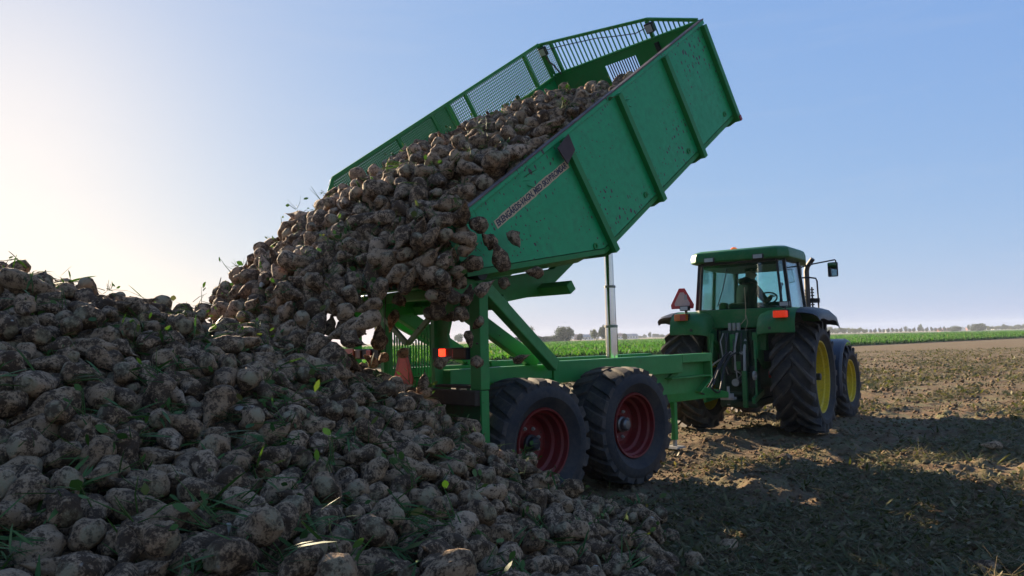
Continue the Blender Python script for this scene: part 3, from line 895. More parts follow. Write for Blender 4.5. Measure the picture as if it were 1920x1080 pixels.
# drawbar
b = MB()
b.add([(-.20, 1.1, .66), (.20, 1.1, .66), (.20, 1.1, .82), (-.20, 1.1, .82), (-.13, 3.1, .645), (.13, 3.1, .645), (.13, 3.1, .80), (-.13, 3.1, .80), (-.055, 3.80, .60), (.055, 3.80, .60), (.055, 3.80, .69), (-.055, 3.80, .69)],
      [(3, 2, 1, 0), (0, 1, 5, 4), (1, 2, 6, 5), (2, 3, 7, 6), (3, 0, 4, 7), (4, 5, 9, 8), (5, 6, 10, 9), (6, 7, 11, 10), (7, 4, 8, 11), (8, 9, 10, 11)])
b.build('drawbar', GREEN_CH, trailer, bevel=.012)
b = MB(); b.lathe([(-.035, .035), (-.035, .085), (.035, .085), (.035, .035), (-.035, .035)], 'z', 20); b.build('hitch_eye', STEEL, trailer, loc=(0, 3.87, .62))
b = MB(); b.box(-.32, .32, 1.02, 1.13, .64, 1.07); b.build('drawbar_carrier', GREEN_CH, trailer, bevel=.01)
# parking jack
b = MB(); b.box(.165, .235, 2.10, 2.17, .16, .66); b.build('jack_leg', GREEN_CH, trailer, bevel=.008)
b = MB(); b.prism([(2.03, .05), (2.24, .05), (2.22, .075), (2.05, .075)], 0, .10, .30); b.box(.18, .22, 2.115, 2.155, .07, .17); b.build('jack_foot', STEEL, trailer)
# telescopic lift cylinder
b = MB(); b.tube([(0, 1.11, .95), (0, 1.11, 1.715)], .079, 28); cyl = b.build('lift_cylinder', CHROME, trailer, smooth=True)
b = MB(); b.tube([(0, 1.11, 1.715), (0, 1.105, 2.225)], .068, 28); b.build('cylinder_stage', CHROME, cyl, smooth=True)
b = MB(); b.tube([(0, 1.105, 2.225), (0, 1.095, 3.60)], .057, 28); b.build('cylinder_stage', CHROME, cyl, smooth=True)
for z, r_ in ((1.70, .084), (2.21, .073)):
    b = MB(); b.lathe([(z - .02, r_ - .006), (z - .015, r_), (z + .012, r_), (z + .018, r_ - .014)], 'z', 28, Matrix.Translation((0, 1.108, 0))); b.build('cylinder_collar', STEEL, cyl, smooth=True)

# rear hinge towers, struts, lamps
for sx in (1, -1):
    def bx(x0, x1, *a): return (min(sx * x0, sx * x1), max(sx * x0, sx * x1), *a)
    b = MB(); b.box(*bx(.975, 1.12, -2.10, -1.995, 1.115, 2.07)); b.build('outer_post', GREEN_CH, trailer, bevel=.008)
    b = MB(); b.box(*bx(.40, .455, -2.10, -1.995, 1.115, 1.96)); b.prism([(sx * .456, 1.50), (sx * .64, 1.50), (sx * .60, 1.62), (sx * .66, 1.78), (sx * .72, 1.96), (sx * .456, 1.96)], 1, -2.06, -2.03); b.build('inner_post', GREEN_CH, trailer)
    b = MB(); b.beam((sx * 1.04, -1.98, 2.03), (sx * .64, -.66, 1.275), .10, .135); b.build('outer_strut', GREEN_CH, trailer, bevel=.01)
    b = MB(); b.beam((sx * .52, -2.02, 1.985), (sx * .50, -.80, 1.30), .10, .15); b.build('inner_strut', GREEN_CH, trailer, bevel=.01)
    b = MB(); b.box(*bx(.46, .97, -2.13, -2.075, 1.385, 1.495)); lamp = b.build('lamp_housing', BLACK_PL, trailer, bevel=.006)
    b = MB(); b.box(*bx(.58, .665, -2.150, -2.131, 1.395, 1.485)); b.build('tail_lamp', LENS_RED_SUNGLOW if sx > 0 else LENS_RED, lamp, bevel=.006)
    b = MB(); b.box(*bx(.78, .955, -2.147, -2.131, 1.395, 1.485)); b.build('side_reflector', simple('dark_amber_lens_%d' % sx, (.10, .03, .015), .3), lamp, bevel=.006)
    b = MB(); b.tube([(sx * .92, -2.10, 2.15), (sx * 1.17, -2.10, 2.15)], .062, 20); b.build('hinge_pin', BLACK_PL, trailer, smooth=True)
    b = MB(); b.box(*bx(.46, .97, -2.10, -1.95, 1.125, 1.15)); b.build('step_plate', MUD, trailer)
    b = MB(); b.box(*bx(.42, 1.118, -2.065, -2.045, .58, .975)); b.build('rear_skirt', GREEN_MUD, trailer)
    b = MB(); b.box(*bx(1.12, 1.145, -2.12, -2.03, .58, 1.11)); b.build('skirt_edge', GREEN_CH, trailer, bevel=.005)
b = MB(); b.box(-1.10, .97 - .0, -2.09, -2.00, 1.962, 2.06); b.build('hinge_beam', GREEN_CH, trailer, bevel=.01)
b = MB(); b.box(-1.118, 1.118, -2.17, -2.068, .977, 1.112); b.build('bumper', MUD, trailer, bevel=.012)
b = MB(); b.box(-1.06, -.90, -2.165, -2.15, 1.39, 1.50); tag(b.build('marker_board', PINK_BOARD, trailer), 'faded pink marker board')
# rear grill: V of angle iron, upright bars, warning triangle
for sx in (1, -1):
    b = MB(); b.beam((sx * .395, -2.085, 1.80), (sx * .0, -2.085 + .012 * sx, 1.545), .035, .05); b.build('grill_brace', simple('pale_green_iron_%d' % sx, (.12, .22, .12), .6), trailer)
for k in range(17):
    x = -.37 + k * .0465
    top = 1.545 + abs(x) * .645 - .03
    b = MB(); b.box(x - .006, x + .006, -2.058, -2.046, 1.113, top); b.build('grill_bar', GREEN_BOX_DARK, trailer)
b = MB(); b.box(-.40, .40, -2.062, -2.04, 1.20, 1.215); b.build('grill_crossbar', GREEN_BOX_DARK, trailer)
def smv(parent, c, w, h, mats, face, tilt=0):
    """truncated warning triangle: red border, centre, both real plates; face -1 = looks to -y"""
    def tri(s, y, t):
        W, H, k = w * s, h * s, .12 * s
        return [(-W / 2, -H * .42), (W / 2, -H * .42), (W / 2 + k * .1, -H * .42 + k * .55), (k * .42, H * .58), (-k * .42, H * .58), (-W / 2 - k * .1, -H * .42 + k * .55)]
    b = MB(); b.prism(tri(1, 0, 0), 1, -.004, .004); p = b.build('warning_triangle', mats[0], parent, loc=c, rot=(0, tilt, 0), bevel=.002)
    b = MB(); b.prism(tri(.66, 0, 0), 1, face * .0055 - .0015, face * .0055 + .0015); b.build('triangle_centre', mats[1], p)
    return p
smv(trailer, (-.02, -2.125, 1.285), .30, .36, (simple('dark_red_border', (.42, .025, .018), .4, nscale=60, var=.3), RED_SIGN), -1)
b = MB(); b.box(-.03, .0, -2.118, -2.06, 1.15, 1.50); b.build('triangle_bracket', STEEL, trailer)
b = MB(); b.tube([(-.28, -2.15, 2.02), (-.285, -2.16, 1.8), (-.275, -2.17, 1.62), (-.28, -2.16, 1.45)], .006, 6); b.build('brake_cable', HOSE, trailer)

# ------------------------------------------------------------------ tipped box (local: x 0 right .. -2.5 left, y 0 front .. -5 rear, z 0 at the rim)
def floor_section(y, bz):
    return [(0, y, bz), (-.42, y, bz - .13), (-2.08, y, bz - .13), (-2.5, y, bz)]
b = MB()
secs = [floor_section(0, -1.19), floor_section(-3.36, -1.19), floor_section(-5.05, -.37)]
V = [p for s in secs for p in s] + [(p[0], p[1], p[2] + .02) for s in secs for p in s]
F = []
for i in range(2):
    for k in range(3):
        a = i * 4 + k
        F.append((a, a + 1, a + 5, a + 4)); F.append((a + 12, a + 16, a + 17, a + 13))
for i in range(2):
    F.append((i * 4, i * 4 + 4, i * 4 + 16, i * 4 + 12)); F.append((i * 4 + 3, i * 4 + 15, i * 4 + 19, i * 4 + 7))
for k in range(3):
    F.append((k, k + 12, k + 13, k + 1)); F.append((8 + k, 9 + k, 21 + k, 20 + k))
b.add(V, F)
tbox = b.build('tipping_box', GREEN_BOX_DARK, trailer, loc=(1.25, 1.522, 5.3913), rot=(AL, 0, 0))
side = [(.0, -.0), (.0, -1.188), (-3.36, -1.188), (-5.05, -.368), (-5.05, -.0)]
b = MB(); b.prism(side, 0, 0.001, .014); tag(b.build('side_panel', GREEN_BOX, tbox), 'chipped green side panel')
b = MB(); b.prism(side, 0, -2.514, -2.501); b.build('side_panel', GREEN_BOX, tbox)
# lower lip of the right side
b = MB()
for (p, q) in (((0, -1.195), (-3.36, -1.195)), ((-3.36, -1.195), (-5.05, -.375))):
    b.beam((-.02, p[0], p[1] - .03), (-.02, q[0], q[1] - .03), .05, .06, up=(1, 0, 0))
b.build('bottom_lip', GREEN_BOX_DARK, tbox)
# front wall with its barred window
wx0, wx1, wz0, wz1 = -1.57, -1.04, -.66, -.07
b = MB()
b.box(-2.5, wx0, -.012, .0, -1.18, .03); b.box(wx1, 0, -.012, .0, -1.18, .03)
b.box(wx0 + .0005, wx1 - .0005, -.012, .0, wz1, .03); b.box(wx0 + .0005, wx1 - .0005, -.012, .0, -1.18, wz0)
b.build('front_wall', GREEN_BOX_DARK, tbox)
_b = MB(); _b.box(-.006, .006, -.006, .006, wz0, wz1); WB = _b.mesh('window_bar', BLACK_PL)
for k in range(12):
    o = bpy.data.objects.new('window_bar', WB); link(o, tbox); o.location = (wx0 + .04 + k * .041, .008, 0)
# rim rails
b = MB(); b.box(-.022, .034, -5.06, .03, .001, .05); b.build('rim_rail', GREEN_BOX, tbox, bevel=.008)
b = MB(); b.box(-.03, .042, -5.06, .032, .0505, .066); b.build('rim_strip', BOARD, tbox, bevel=.005)
b = MB(); b.box(-2.54, -2.47, -5.0, .02, .001, .05); b.build('rim_rail', GREEN_BOX_DARK, tbox, bevel=.008)
b = MB(); b.box(-2.47, -.023, -.02, .045, .031, .07); b.build('rim_rail', GREEN_BOX_DARK, tbox, bevel=.008)
# ribs with gusset feet
def rib_mesh(sgn):
    b = MB()
    x0, x1 = (.0145, .075) if sgn > 0 else (-.075, -.0145)
    b.box(x0, x1, -.035, .035, -1.30, -.004)
    b.prism([(sgn * .0145, -1.19), (sgn * .0145, -1.30), (sgn * .074, -1.30), (-sgn * .28, -1.30), (-sgn * .40, -1.215)][0:0] + [(sgn * .0140, -1.302), (sgn * .0140, -1.235), (-sgn * .42, -1.335), (-sgn * .42, -1.345), (-sgn * .10, -1.345)], 1, -.008, .008)
    return b.mesh('rib', GREEN_BOX_DARK)
RIBR, RIBL = rib_mesh(1), rib_mesh(-1)
for y in (-.04, -1.085, -2.165, -3.245):
    o = bpy.data.objects.new('rib', RIBR); link(o, tbox); o.location = (0, y, 0)
    o = bpy.data.objects.new('rib', RIBL); link(o, tbox); o.location = (-2.5, y, 0)
    b = MB(); b.lathe([(0, .035), (.012, .035), (.012, .018), (.0, .018), (0, .035)], 'x', 12); b.build('lashing_ring', GREEN_BOX_DARK, tbox, loc=(.0145, y - .22, -1.10))
b = MB(); b.box(.0765, .088, -.03, .02, -1.31, -1.24); tag(b.build('corner_marker', LENS_RED, tbox, bevel=.004, loc=(0, -.03, .005)), 'small red corner marker')
# underframe of the box
for x in (-.78, -1.72):
    b = MB(); b.prism([(-.3, -1.325), (-.3, -1.46), (-3.72, -1.46), (-4.95, -.86), (-5.0, -.60), (-4.9, -.60), (-3.42, -1.325)], 0, x - .05, x + .05); b.build('floor_beam', GREEN_CH, tbox, bevel=.008)
for y, z in ((-3.72, -1.40), (-4.6, -.98)):
    b = MB(); b.box(-2.2, -.30, y - .05, y + .05, z - .06, z + .05); b.build('floor_crossmember', GREEN_CH, tbox, bevel=.008)
for x in (-.22, -2.28):
    b = MB(); b.prism([(-4.80, -.62), (-5.12, -.36), (-5.22, -.52), (-5.05, -.70)], 0, x - .06, x + .06); b.build('hinge_arm', GREEN_CH, tbox, bevel=.01)
b = MB(); b.box(-1.35, -1.15, -1.55, -1.28, -1.50, -1.33); b.build('cylinder_mount', DARK_MACH, tbox, bevel=.01)
# guard on the left side: rail, posts, wire mesh
GT = .55
def bars(name, pts, parent, w=.04, h=.04, mat=GREEN_CH):
    for p, q in zip(pts[:-1], pts[1:]):
        b = MB(); b.beam(p, q, w, h, up=(1, 0, 0)); b.build(name, mat, parent, bevel=.005)
bars('guard_rail', [(-2.5, -.02, GT), (-2.5, -2.137, GT), (-2.5, -4.16, GT), (-2.5, -4.78, .06)], tbox)
for y in (-.03, -.40, -1.767, -2.11, -2.165, -2.452, -3.10, -3.851):
    b = MB(); b.box(-2.52, -2.48, y - .02, y + .02, .051, GT - .02); b.build('guard_post', GREEN_CH, tbox)
def wire(name, y0, y1, z0, ztop, pitch, t, plane_x=None):
    b = MB()
    ys = np.arange(y0, y1, pitch)
    for y in ys:
        zt = ztop(y)
        if zt - z0 > .03: b.box(-2.5 - t / 2, -2.5 + t / 2, y - t / 2, y + t / 2, z0, zt)
    for z in np.arange(z0 + pitch, GT, pitch):
        lo = y0 if z < ztop(y0) else next((y for y in ys if ztop(y) > z), None)
        if lo is not None and y1 - lo > .03: b.box(-2.5 - t / 2 - .002, -2.5 + t / 2 - .002, lo, y1, z - t / 2, z + t / 2)
    o = b.build(name, GREEN_BOX_DARK, tbox); o['kind'] = 'stuff'
    return o
zt0 = lambda y: GT - .02 if y > -4.16 else GT - .02 - (-4.16 - y) / .62 * .49
for y0, y1 in ((-.38, -.05), (-1.747, -.42), (-2.09, -1.787)):
    wire('wire_mesh', y0, y1, .052, zt0, .036, .0095)
for y0, y1 in ((-2.432, -2.187), (-3.08, -2.472), (-3.831, -3.12), (-4.75, -3.871)):
    wire('wire_mesh', y0, y1, .052, zt0, .026, .0135)
# guard on the front wall: sloping rail, posts, upright bars
def ft(x):
    return .537 + (x + 2.5) / (2.5 - .694) * (.311 - .537) if x < -.694 else .311 + (x + .694) / .645 * (.075 - .311)
bars('guard_rail', [(-2.5, .012, ft(-2.5)), (-.694, .012, ft(-.694)), (-.03, .012, .075)], tbox)
for x in (-2.48, -2.30, -.70):
    b = MB(); b.box(x - .022, x + .022, -.012, .03, .071, ft(x) - .02); b.build('guard_post', GREEN_CH, tbox)
for k in range(21):
    x = -2.225 + k * .0715
    b = MB(); b.box(x - .007, x + .007, .005, .019, .071, ft(x) - .02); b.build('guard_bar', GREEN_CH, tbox)
for k in range(8):
    x = -.615 + k * .066
    if ft(x) - .02 > .085:
        b = MB(); b.box(x - .007, x + .007, .005, .019, .071, ft(x) - .02); b.build('guard_bar', GREEN_CH, tbox)
b = MB()
for x in np.arange(-2.45, -2.33, .03): b.box(x - .0028, x + .0028, .009, .0146, .072, ft(x) - .02)
for z in np.arange(.10, .50, .03): b.box(-2.455, -2.325, .008, .0136, z - .0028, z + .0028)
o = b.build('wire_mesh', GREEN_CH, tbox); o['kind'] = 'stuff'
for x, z in ((-2.44, .43), (-.66, .20)):
    b = MB(); b.box(x - .06, x + .06, -.075, -.015, z - .06, z + .07); wl_ = b.build('work_light', BLACK_PL, tbox, bevel=.01)
    b = MB(); b.box(x - .045, x + .045, -.080, -.0755, z - .045, z + .05); b.build('lamp_glass', LAMP_GLASS, tbox)
b = MB(); b.box(-.69, -.63, -.05, -.013, -.28, -.0); b.build('cable_box', BLACK_PL, tbox, bevel=.006)
b = MB(); b.tube([(-.7, -.03, .22), (-.9, -.03, .20), (-1.2, -.03, .26), (-1.5, -.03, .33), (-1.8, -.03, .37), (-2.1, -.03, .41), (-2.4, -.03, .44)], .007, 6); b.build('lamp_cable', HOSE, tbox)
b = MB(); b.tube([(-2.42, -.06, .36), (-2.40, -.06, .26), (-2.36, -.05, .2), (-2.33, -.05, .1), (-2.30, -.05, .05)], .012, 6); b.build('lamp_cable', HOSE, tbox)
# brown bracket plate over the last visible rib and the sticker
b = MB(); b.prism([(-3.20, .02), (-3.21, -.15), (-3.40, -.215), (-3.43, -.02)], 0, .078, .092); b.build('bracket_plate', PLATE_BROWN, tbox, bevel=.004)
b = MB()
rs = random.Random(4)
pts_t = [(-3.315 - k * .06, -.186 + rs.uniform(-.010, .003)) for k in range(21)]
pts_b = [(-4.515 + k * .06, -.276 + rs.uniform(-.003, .006)) for k in range(21)]
b.prism(pts_t + pts_b, 0, .0145, .0165)
st = b.build('sticker', STICKER, tbox)
cu = bpy.data.curves.new('lettering', 'FONT')
cu.body = 'EKENGÅRDS-VAGN, MED SKIVBROMSAR'
cu.size = .1; cu.offset = .0036; cu.extrude = .0006; cu.align_x = 'LEFT'
tmp = bpy.data.objects.new('lettering_source', cu); scene.collection.objects.link(tmp)
bpy.context.view_layer.update()
lme = bpy.data.meshes.new_from_object(tmp.evaluated_get(bpy.context.evaluated_depsgraph_get()))
bpy.data.objects.remove(tmp)
co = np.empty(len(lme.vertices) * 3, dtype=np.float32); lme.vertices.foreach_get('co', co); co = co.reshape(-1, 3)
x0, x1 = co[:, 0].min(), co[:, 0].max(); y0, y1 = co[:, 1].min(), co[:, 1].max()
lx = (co[:, 0] - x0) / (x1 - x0) * 1.155 - 4.495; lz = -.270 + (co[:, 1] - y0) / (y1 - y0) * .088
new = np.stack([.0172 + co[:, 2], lx, lz], 1)
lme.vertices.foreach_set('co', new.astype(np.float32).ravel()); lme.update()
lme.materials.clear(); lme.materials.append(INK); lme.name = 'lettering'
link(bpy.data.objects.new('lettering', lme), tbox)
# ------------------------------------------------------------------ tractor (local: x right, y forward, z up; origin under the rear axle)
TRA = R(34.3)
TRL = (3.855, 12.455, 0.0)
tractor = tag(empty('farm_tractor', TRL, (0, 0, -TRA)), 'green farm tractor with yellow rims and glazed cab, hitched to the trailer', 'tractor')
RR_, RW_, RRIM = .875, .64, .555
FR_, FW_, FRIM = .66, .46, .385
TY_R = smooth_mesh(tyre_mesh('tyre', RR_, RW_, RRIM, .066, 20, 'ag', [RUBBER, RUBBER_MUD]))
TY_F = smooth_mesh(tyre_mesh('tyre', FR_, FW_, FRIM, .052, 18, 'ag', [RUBBER, RUBBER_MUD]))
def ag_rim(rim_r, width):
    b = MB(); hw = width / 2
    b.lathe([(hw * .74, rim_r + .012), (hw * .82, rim_r + .006), (hw * .81, rim_r - .014), (hw * .62, rim_r - .02), (hw * .56, rim_r - .05), (hw * .10, rim_r - .06), (hw * .02, rim_r - .075), (-hw * .5, rim_r - .05), (-hw * .76, rim_r + .01)], 'x', 64)
    rim = smooth_mesh(b.mesh('rim', YELLOW))
    b = MB()
    b.lathe([(hw * .16, rim_r - .095), (hw * .22, rim_r - .10), (hw * .22, rim_r - .15), (hw * .02, rim_r - .22), (-hw * .06, .20), (hw * .06, .17), (hw * .06, .0)], 'x', 56)
    b.lathe([(hw * .16, rim_r - .095), (hw * .05, rim_r - .11), (-hw * .12, rim_r - .22), (-hw * .2, .2), (-hw * .2, 0)], 'x', 56)
    disc = smooth_mesh(b.mesh('rim_disc', YELLOW))
    b = MB(); b.lathe([(hw * .11, rim_r - .057), (hw * .115, rim_r - .1)], 'x', 56); ring = b.mesh('rim_gap_shade', BLACK_PL)  # black ring colours in the shade of the open gap between disc and rim
    return rim, disc, ring
RIMS = {'r': ag_rim(RRIM, RW_), 'f': ag_rim(FRIM, FW_)}
_b = MB(); _b.box(-.03, .03, -.055, .055, -.035, .03); CLAMP = _b.mesh('rim_clamp', YELLOW)
_b = MB(); _b.lathe([(-.02, .085), (.03, .085), (.035, .055), (.24, .055), (.245, .045), (.245, 0)], 'x', 22); HUB_R = smooth_mesh(_b.mesh('hub', BLACK_PL))
_b = MB(); _b.lathe([(-.02, .15), (.06, .14), (.09, .10), (.10, 0)], 'x', 22); HUB_F = smooth_mesh(_b.mesh('hub', YELLOW))
def tractor_wheel(x, y, z, side, which, steer=0.0, spin=0.0):
    w = empty('rear_wheel' if which == 'r' else 'front_wheel', (x, y, z), (0, 0, steer), tractor); w.scale = (side, 1, 1)
    t = bpy.data.objects.new('tyre', TY_R if which == 'r' else TY_F); link(t, w); t.rotation_euler = (spin, 0, 0)
    rim, disc, ring = RIMS[which]
    for nm, me in (('rim', rim), ('rim_disc', disc), ('rim_gap_shade', ring)):
        link(bpy.data.objects.new(nm, me), w)
    hub = bpy.data.objects.new('hub', HUB_R if which == 'r' else HUB_F); link(hub, w)
    rr_, hw = (RRIM, RW_ / 2) if which == 'r' else (FRIM, FW_ / 2)
    for k in range(8):
        a = k * math.pi / 4
        c = bpy.data.objects.new('rim_clamp', CLAMP); link(c, w)
        c.location = (hw * .14, (rr_ - .078) * math.sin(a), (rr_ - .078) * math.cos(a)); c.rotation_euler = (-a, 0, 0)
for s in (1, -1):
    tractor_wheel(s * .895, 0, .865, s, 'r', spin=.05)
    tractor_wheel(s * .89, 2.72, .65, s, 'f', steer=R(-3), spin=.1)
# driveline and chassis
b = MB(); b.prism([(-.50, .62), (-.42, .50), (1.3, .50), (1.3, 1.15), (-.30, 1.25), (-.50, 1.10)], 0, -.24, .24); b.build('transmission_housing', DARK_MACH, tractor, bevel=.03)
b = MB(); b.tube([(-.70, 0, .865), (-.26, 0, .865), (.26, 0, .865), (.70, 0, .865)], [.13, .19, .19, .13], 18); b.build('rear_axle', DARK_MACH, tractor, smooth=True)
b = MB(); b.box(-.26, .26, 1.31, 3.3, .62, 1.10); b.build('engine_block', DARK_MACH, tractor, bevel=.03)
b = MB(); b.tube([(-.66, 2.72, .62), (.66, 2.72, .62)], .085, 14); b.build('front_axle', DARK_MACH, tractor, smooth=True)
hp = [(1.28, 1.12), (1.28, 1.80), (1.9, 1.76), (2.8, 1.62), (3.35, 1.48), (3.52, 1.30), (3.52, .85), (3.30, .75), (3.30, 1.12)]
b = MB(); b.prism(hp, 0, -.40, .40); b.build('hood', GREEN_TR, tractor, bevel=.06)
b = MB(); b.box(-.34, .34, 3.522, 3.56, .90, 1.28); b.build('front_grille', BLACK_PL, tractor, bevel=.02)
for s in (1, -1):
    b = MB(); b.box(min(s * .28, s * .62), max(s * .28, s * .62), .95, 1.75, .55, 1.05); b.build('fuel_tank', BLACK_PL, tractor, bevel=.05)
# rear fenders
FP = [(-.845, 1.575), (-.850, 1.68), (-.825, 1.78), (-.755, 1.865), (-.64, 1.915), (-.42, 1.95), (0, 1.962), (.45, 1.955), (.80, 1.88), (1.02, 1.70)]
def fender(name, xs, inset, mat, side, lo=0):
    V, F = [], []
    pts = FP[lo:]
    for layer in (0, .028):
        for x, e in zip(xs, inset):
            for (y, z) in pts:
                d = Vector((y - .1, z - 1.25)); d = d / d.length
                V.append((side * x, y - d.x * (e + layer), z - d.y * (e + layer)))
    n, m_ = len(pts), len(xs)
    for i in range(m_ - 1):
        for j in range(n - 1):
            a = i * n + j
            F.append((a, a + 1, a + n + 1, a + n)); k = a + n * m_; F.append((k, k + n, k + n + 1, k + 1))
    q = n * m_
    for i in range(m_ - 1):
        for j in (0, n - 1): F.append((i * n + j, (i + 1) * n + j, (i + 1) * n + j + q, i * n + j + q))
    for j in range(n - 1):
        for i in (0, m_ - 1): F.append((i * n + j, i * n + j + 1, i * n + j + 1 + q, i * n + j + q))
    b = MB(); b.add(V, F)
    return b.build(name, mat, tractor, smooth=True)
for s in (1, -1):
    f1 = fender('rear_fender', [.37, .385, .42, .50, .62, .80, .985], [.24, .14, .075, .032, .008, 0, .004], GREEN_TR, s)
    fender('fender_extension', [.99, 1.12, 1.22, 1.275, 1.29], [-.004, .012, .05, .115, .20], BLACK_PL, s, lo=3)
    b = MB(); b.prism([(-.70, 1.20), (-.72, 1.55), (-.60, 1.66), (-.30, 1.70), (.9, 1.70), (.9, 1.10), (-.35, 1.0)], 0, s * .372 - .012, s * .372 + .012); b.build('fender_wall', GREEN_TR, tractor)
    x0 = .69 if s > 0 else -.88
    b = MB(); b.box(x0, x0 + .20, -.905, -.80, 1.795, 1.90); lamp = b.build('tail_lamp', LENS_RED_FAINT_SUNGLOW if s > 0 else LENS_AMBER, tractor, bevel=.012)
    b = MB(); b.box(x0 - .01, x0 + .21, -.80, -.74, 1.785, 1.91); b.build('lamp_back', BLACK_PL, lamp)
    if s < 0:
        b = MB(); b.box(x0 + .102, x0 + .198, -.910, -.9055, 1.80, 1.895); b.build('red_half', LENS_RED, lamp)
    b = MB(); b.tube([(s * .80, -.60, 1.91), (s * .80, -.60, 1.965)], .012, 8); b.box(s * .80 - .075, s * .80 + .075, -.66, -.57, 1.965, 2.045); wl2 = b.build('work_light', BLACK_PL, tractor, bevel=.008)
    b = MB(); b.box(s * .80 - .062, s * .80 + .062, -.666, -.661, 1.976, 2.034); b.build('lamp_glass', LAMP_GLASS, wl2)
    b = MB(); b.box(s * .62 - .018, s * .62 + .018, -.862, -.845, 1.62, 1.66); b.build('fender_socket', BLACK_PL, tractor)
    # front mudguard
    V, F = [], []
    prof = [(1.93, .42), (1.90, .70), (1.96, .98), (2.10, 1.20), (2.32, 1.36), (2.62, 1.43), (2.92, 1.40)]
    for lay in (0, .02):
        for x in (.66, .70, .86, 1.03, 1.07):
            e = .045 if x in (.66, 1.07) else 0
            for (y, z) in prof:
                d = Vector((2.72 - y, .65 - z)).normalized()
                V.append((s * x, y + d.x * (e + lay), z + d.y * (e + lay)))
    n, m_ = len(prof), 5; q = n * m_
    for i in range(m_ - 1):
        for j in range(n - 1):
            a = i * n + j; F.append((a, a + 1, a + n + 1, a + n)); F.append((a + q, a + n + q, a + n + 1 + q, a + 1 + q))
        for j in (0, n - 1): F.append((i * n + j, (i + 1) * n + j, (i + 1) * n + j + q, i * n + j + q))
    for j in range(n - 1):
        for i in (0, m_ - 1): F.append((i * n + j, i * n + j + 1, i * n + j + 1 + q, i * n + j + q))
    b = MB(); b.add(V, F); b.build('front_mudguard', simple('dark_blue_plastic_%d' % s, (.012, .018, .030), .4), tractor, smooth=True)
    b = MB(); b.beam((s * .45, 2.5, 1.0), (s * .80, 2.55, 1.38), .05, .05); b.build('mudguard_arm', BLACK_PL, tractor)
# cab shell
CX = .05
PLAN = [(-.66, -.42), (.66, -.42), (.75, -.32), (.775, .55), (.58, 1.20), (-.58, 1.20), (-.775, .55), (-.75, -.32)]
def cab_pt(k, t):            # t 0 at sill, 1 at the roof
    x, y = PLAN[k]
    return Vector((CX + x * (1 - .09 * t), y + (.03 if y < 0 else -.05) * t, 1.965 + t * .775))
b = MB()
b.prism([(CX + x * .93, y * .96 + .02) for x, y in PLAN], 2, 1.12, 1.64)
b.build('cab_floor', BLACK_PL, tractor, bevel=.03)
b = MB(); b.prism([(CX - .50, 1.66), (CX + .50, 1.66), (CX + .665, 1.80), (CX + .665, 1.962), (CX - .665, 1.962), (CX - .665, 1.80)], 1, -.47, -.40); b.build('rear_cowl', GREEN_TR, tractor, bevel=.015)
for s in (1, -1):
    b = MB(); b.prism([(-.40, 1.64), (1.18, 1.30), (1.20, 1.96), (-.40, 1.962)], 0, CX + s * .63 - .02, CX + s * .63 + .02); b.build('cab_side_panel', BLACK_PL, tractor)
b = MB(); b.box(CX - .58, CX + .58, 1.16, 1.22, 1.30, 1.962); b.build('firewall', BLACK_PL, tractor)
b = MB()
for k in range(8):
    b.beam(cab_pt(k, 0) + Vector((0, 0, -.012)), cab_pt((k + 1) % 8, 0) + Vector((0, 0, -.012)), .04, .03)
b.build('window_sill', BLACK_PL, tractor)
for k, wd in ((0, .035), (1, .035), (3, .05), (4, .06), (5, .06), (6, .05)):
    b = MB(); b.beam(cab_pt(k, 0), cab_pt(k, 1), wd, wd, up=(0, 1, 0)); b.build('pillar', BLACK_PL, tractor, bevel=.006)
for k in (2, 7):
    b = MB(); b.beam(cab_pt(k, 0), cab_pt(k, 1), .055, .05, up=(0, 1, 0)); b.build('pillar', BLACK_PL, tractor, bevel=.006)
def pane(name, ks, inset=.012):
    a, c = cab_pt(ks[0], .015), cab_pt(ks[1], .015); d, e = cab_pt(ks[1], .985), cab_pt(ks[0], .985)
    nrm = (c - a).cross(e - a).normalized() * .003
    b = MB(); V = [a, c, d, e]; V = [p - nrm for p in V] + [p + nrm for p in V]
    b.add(V, [(0, 1, 2, 3), (7, 6, 5, 4), (0, 4, 5, 1), (1, 5, 6, 2), (2, 6, 7, 3), (3, 7, 4, 0)])
    return b.build(name, GLASS, tractor)
pane('rear_window', (0, 1)); pane('corner_window', (1, 2)); pane('side_window', (2, 3)); pane('door_window', (3, 4)); pane('windscreen', (4, 5)); pane('door_window', (5, 6)); pane('side_window', (6, 7)); pane('corner_window', (7, 0))
# inner headliner + roof
def roof_layer(sc, z): return [(CX + x * sc, .38 + (y - .38) * sc, z) for x, y in ((-.66, -.54), (.66, -.54), (.80, -.40), (.825, .55), (.64, 1.38), (-.64, 1.38), (-.825, .55), (-.80, -.40))]
b = MB(); Ls = [roof_layer(.965, 2.735), roof_layer(1.0, 2.75), roof_layer(1.0, 2.83), roof_layer(.975, 2.90), roof_layer(.90, 2.935), roof_layer(.6, 2.955)]
V = [p for L in Ls for p in L]; F = [tuple(reversed(range(8))), tuple(range(40, 48))]
for i in range(5):
    for k in range(8): F.append((i * 8 + k, i * 8 + (k + 1) % 8, (i + 1) * 8 + (k + 1) % 8, (i + 1) * 8 + k))
b.add(V, F); b.build('roof', GREEN_TR, tractor, bevel=.012, smooth=True)
b = MB(); b.prism([(CX + x * .885, y + (.045 if y < 0 else -.06)) for x, y in PLAN], 2, 2.655, 2.734); b.build('headliner', BLACK_PL, tractor)
b = MB(); b.box(CX - .60, CX + .60, -.465, -.40, 2.70, 2.80); b.build('lamp_strip', BLACK_PL, tractor, bevel=.01)
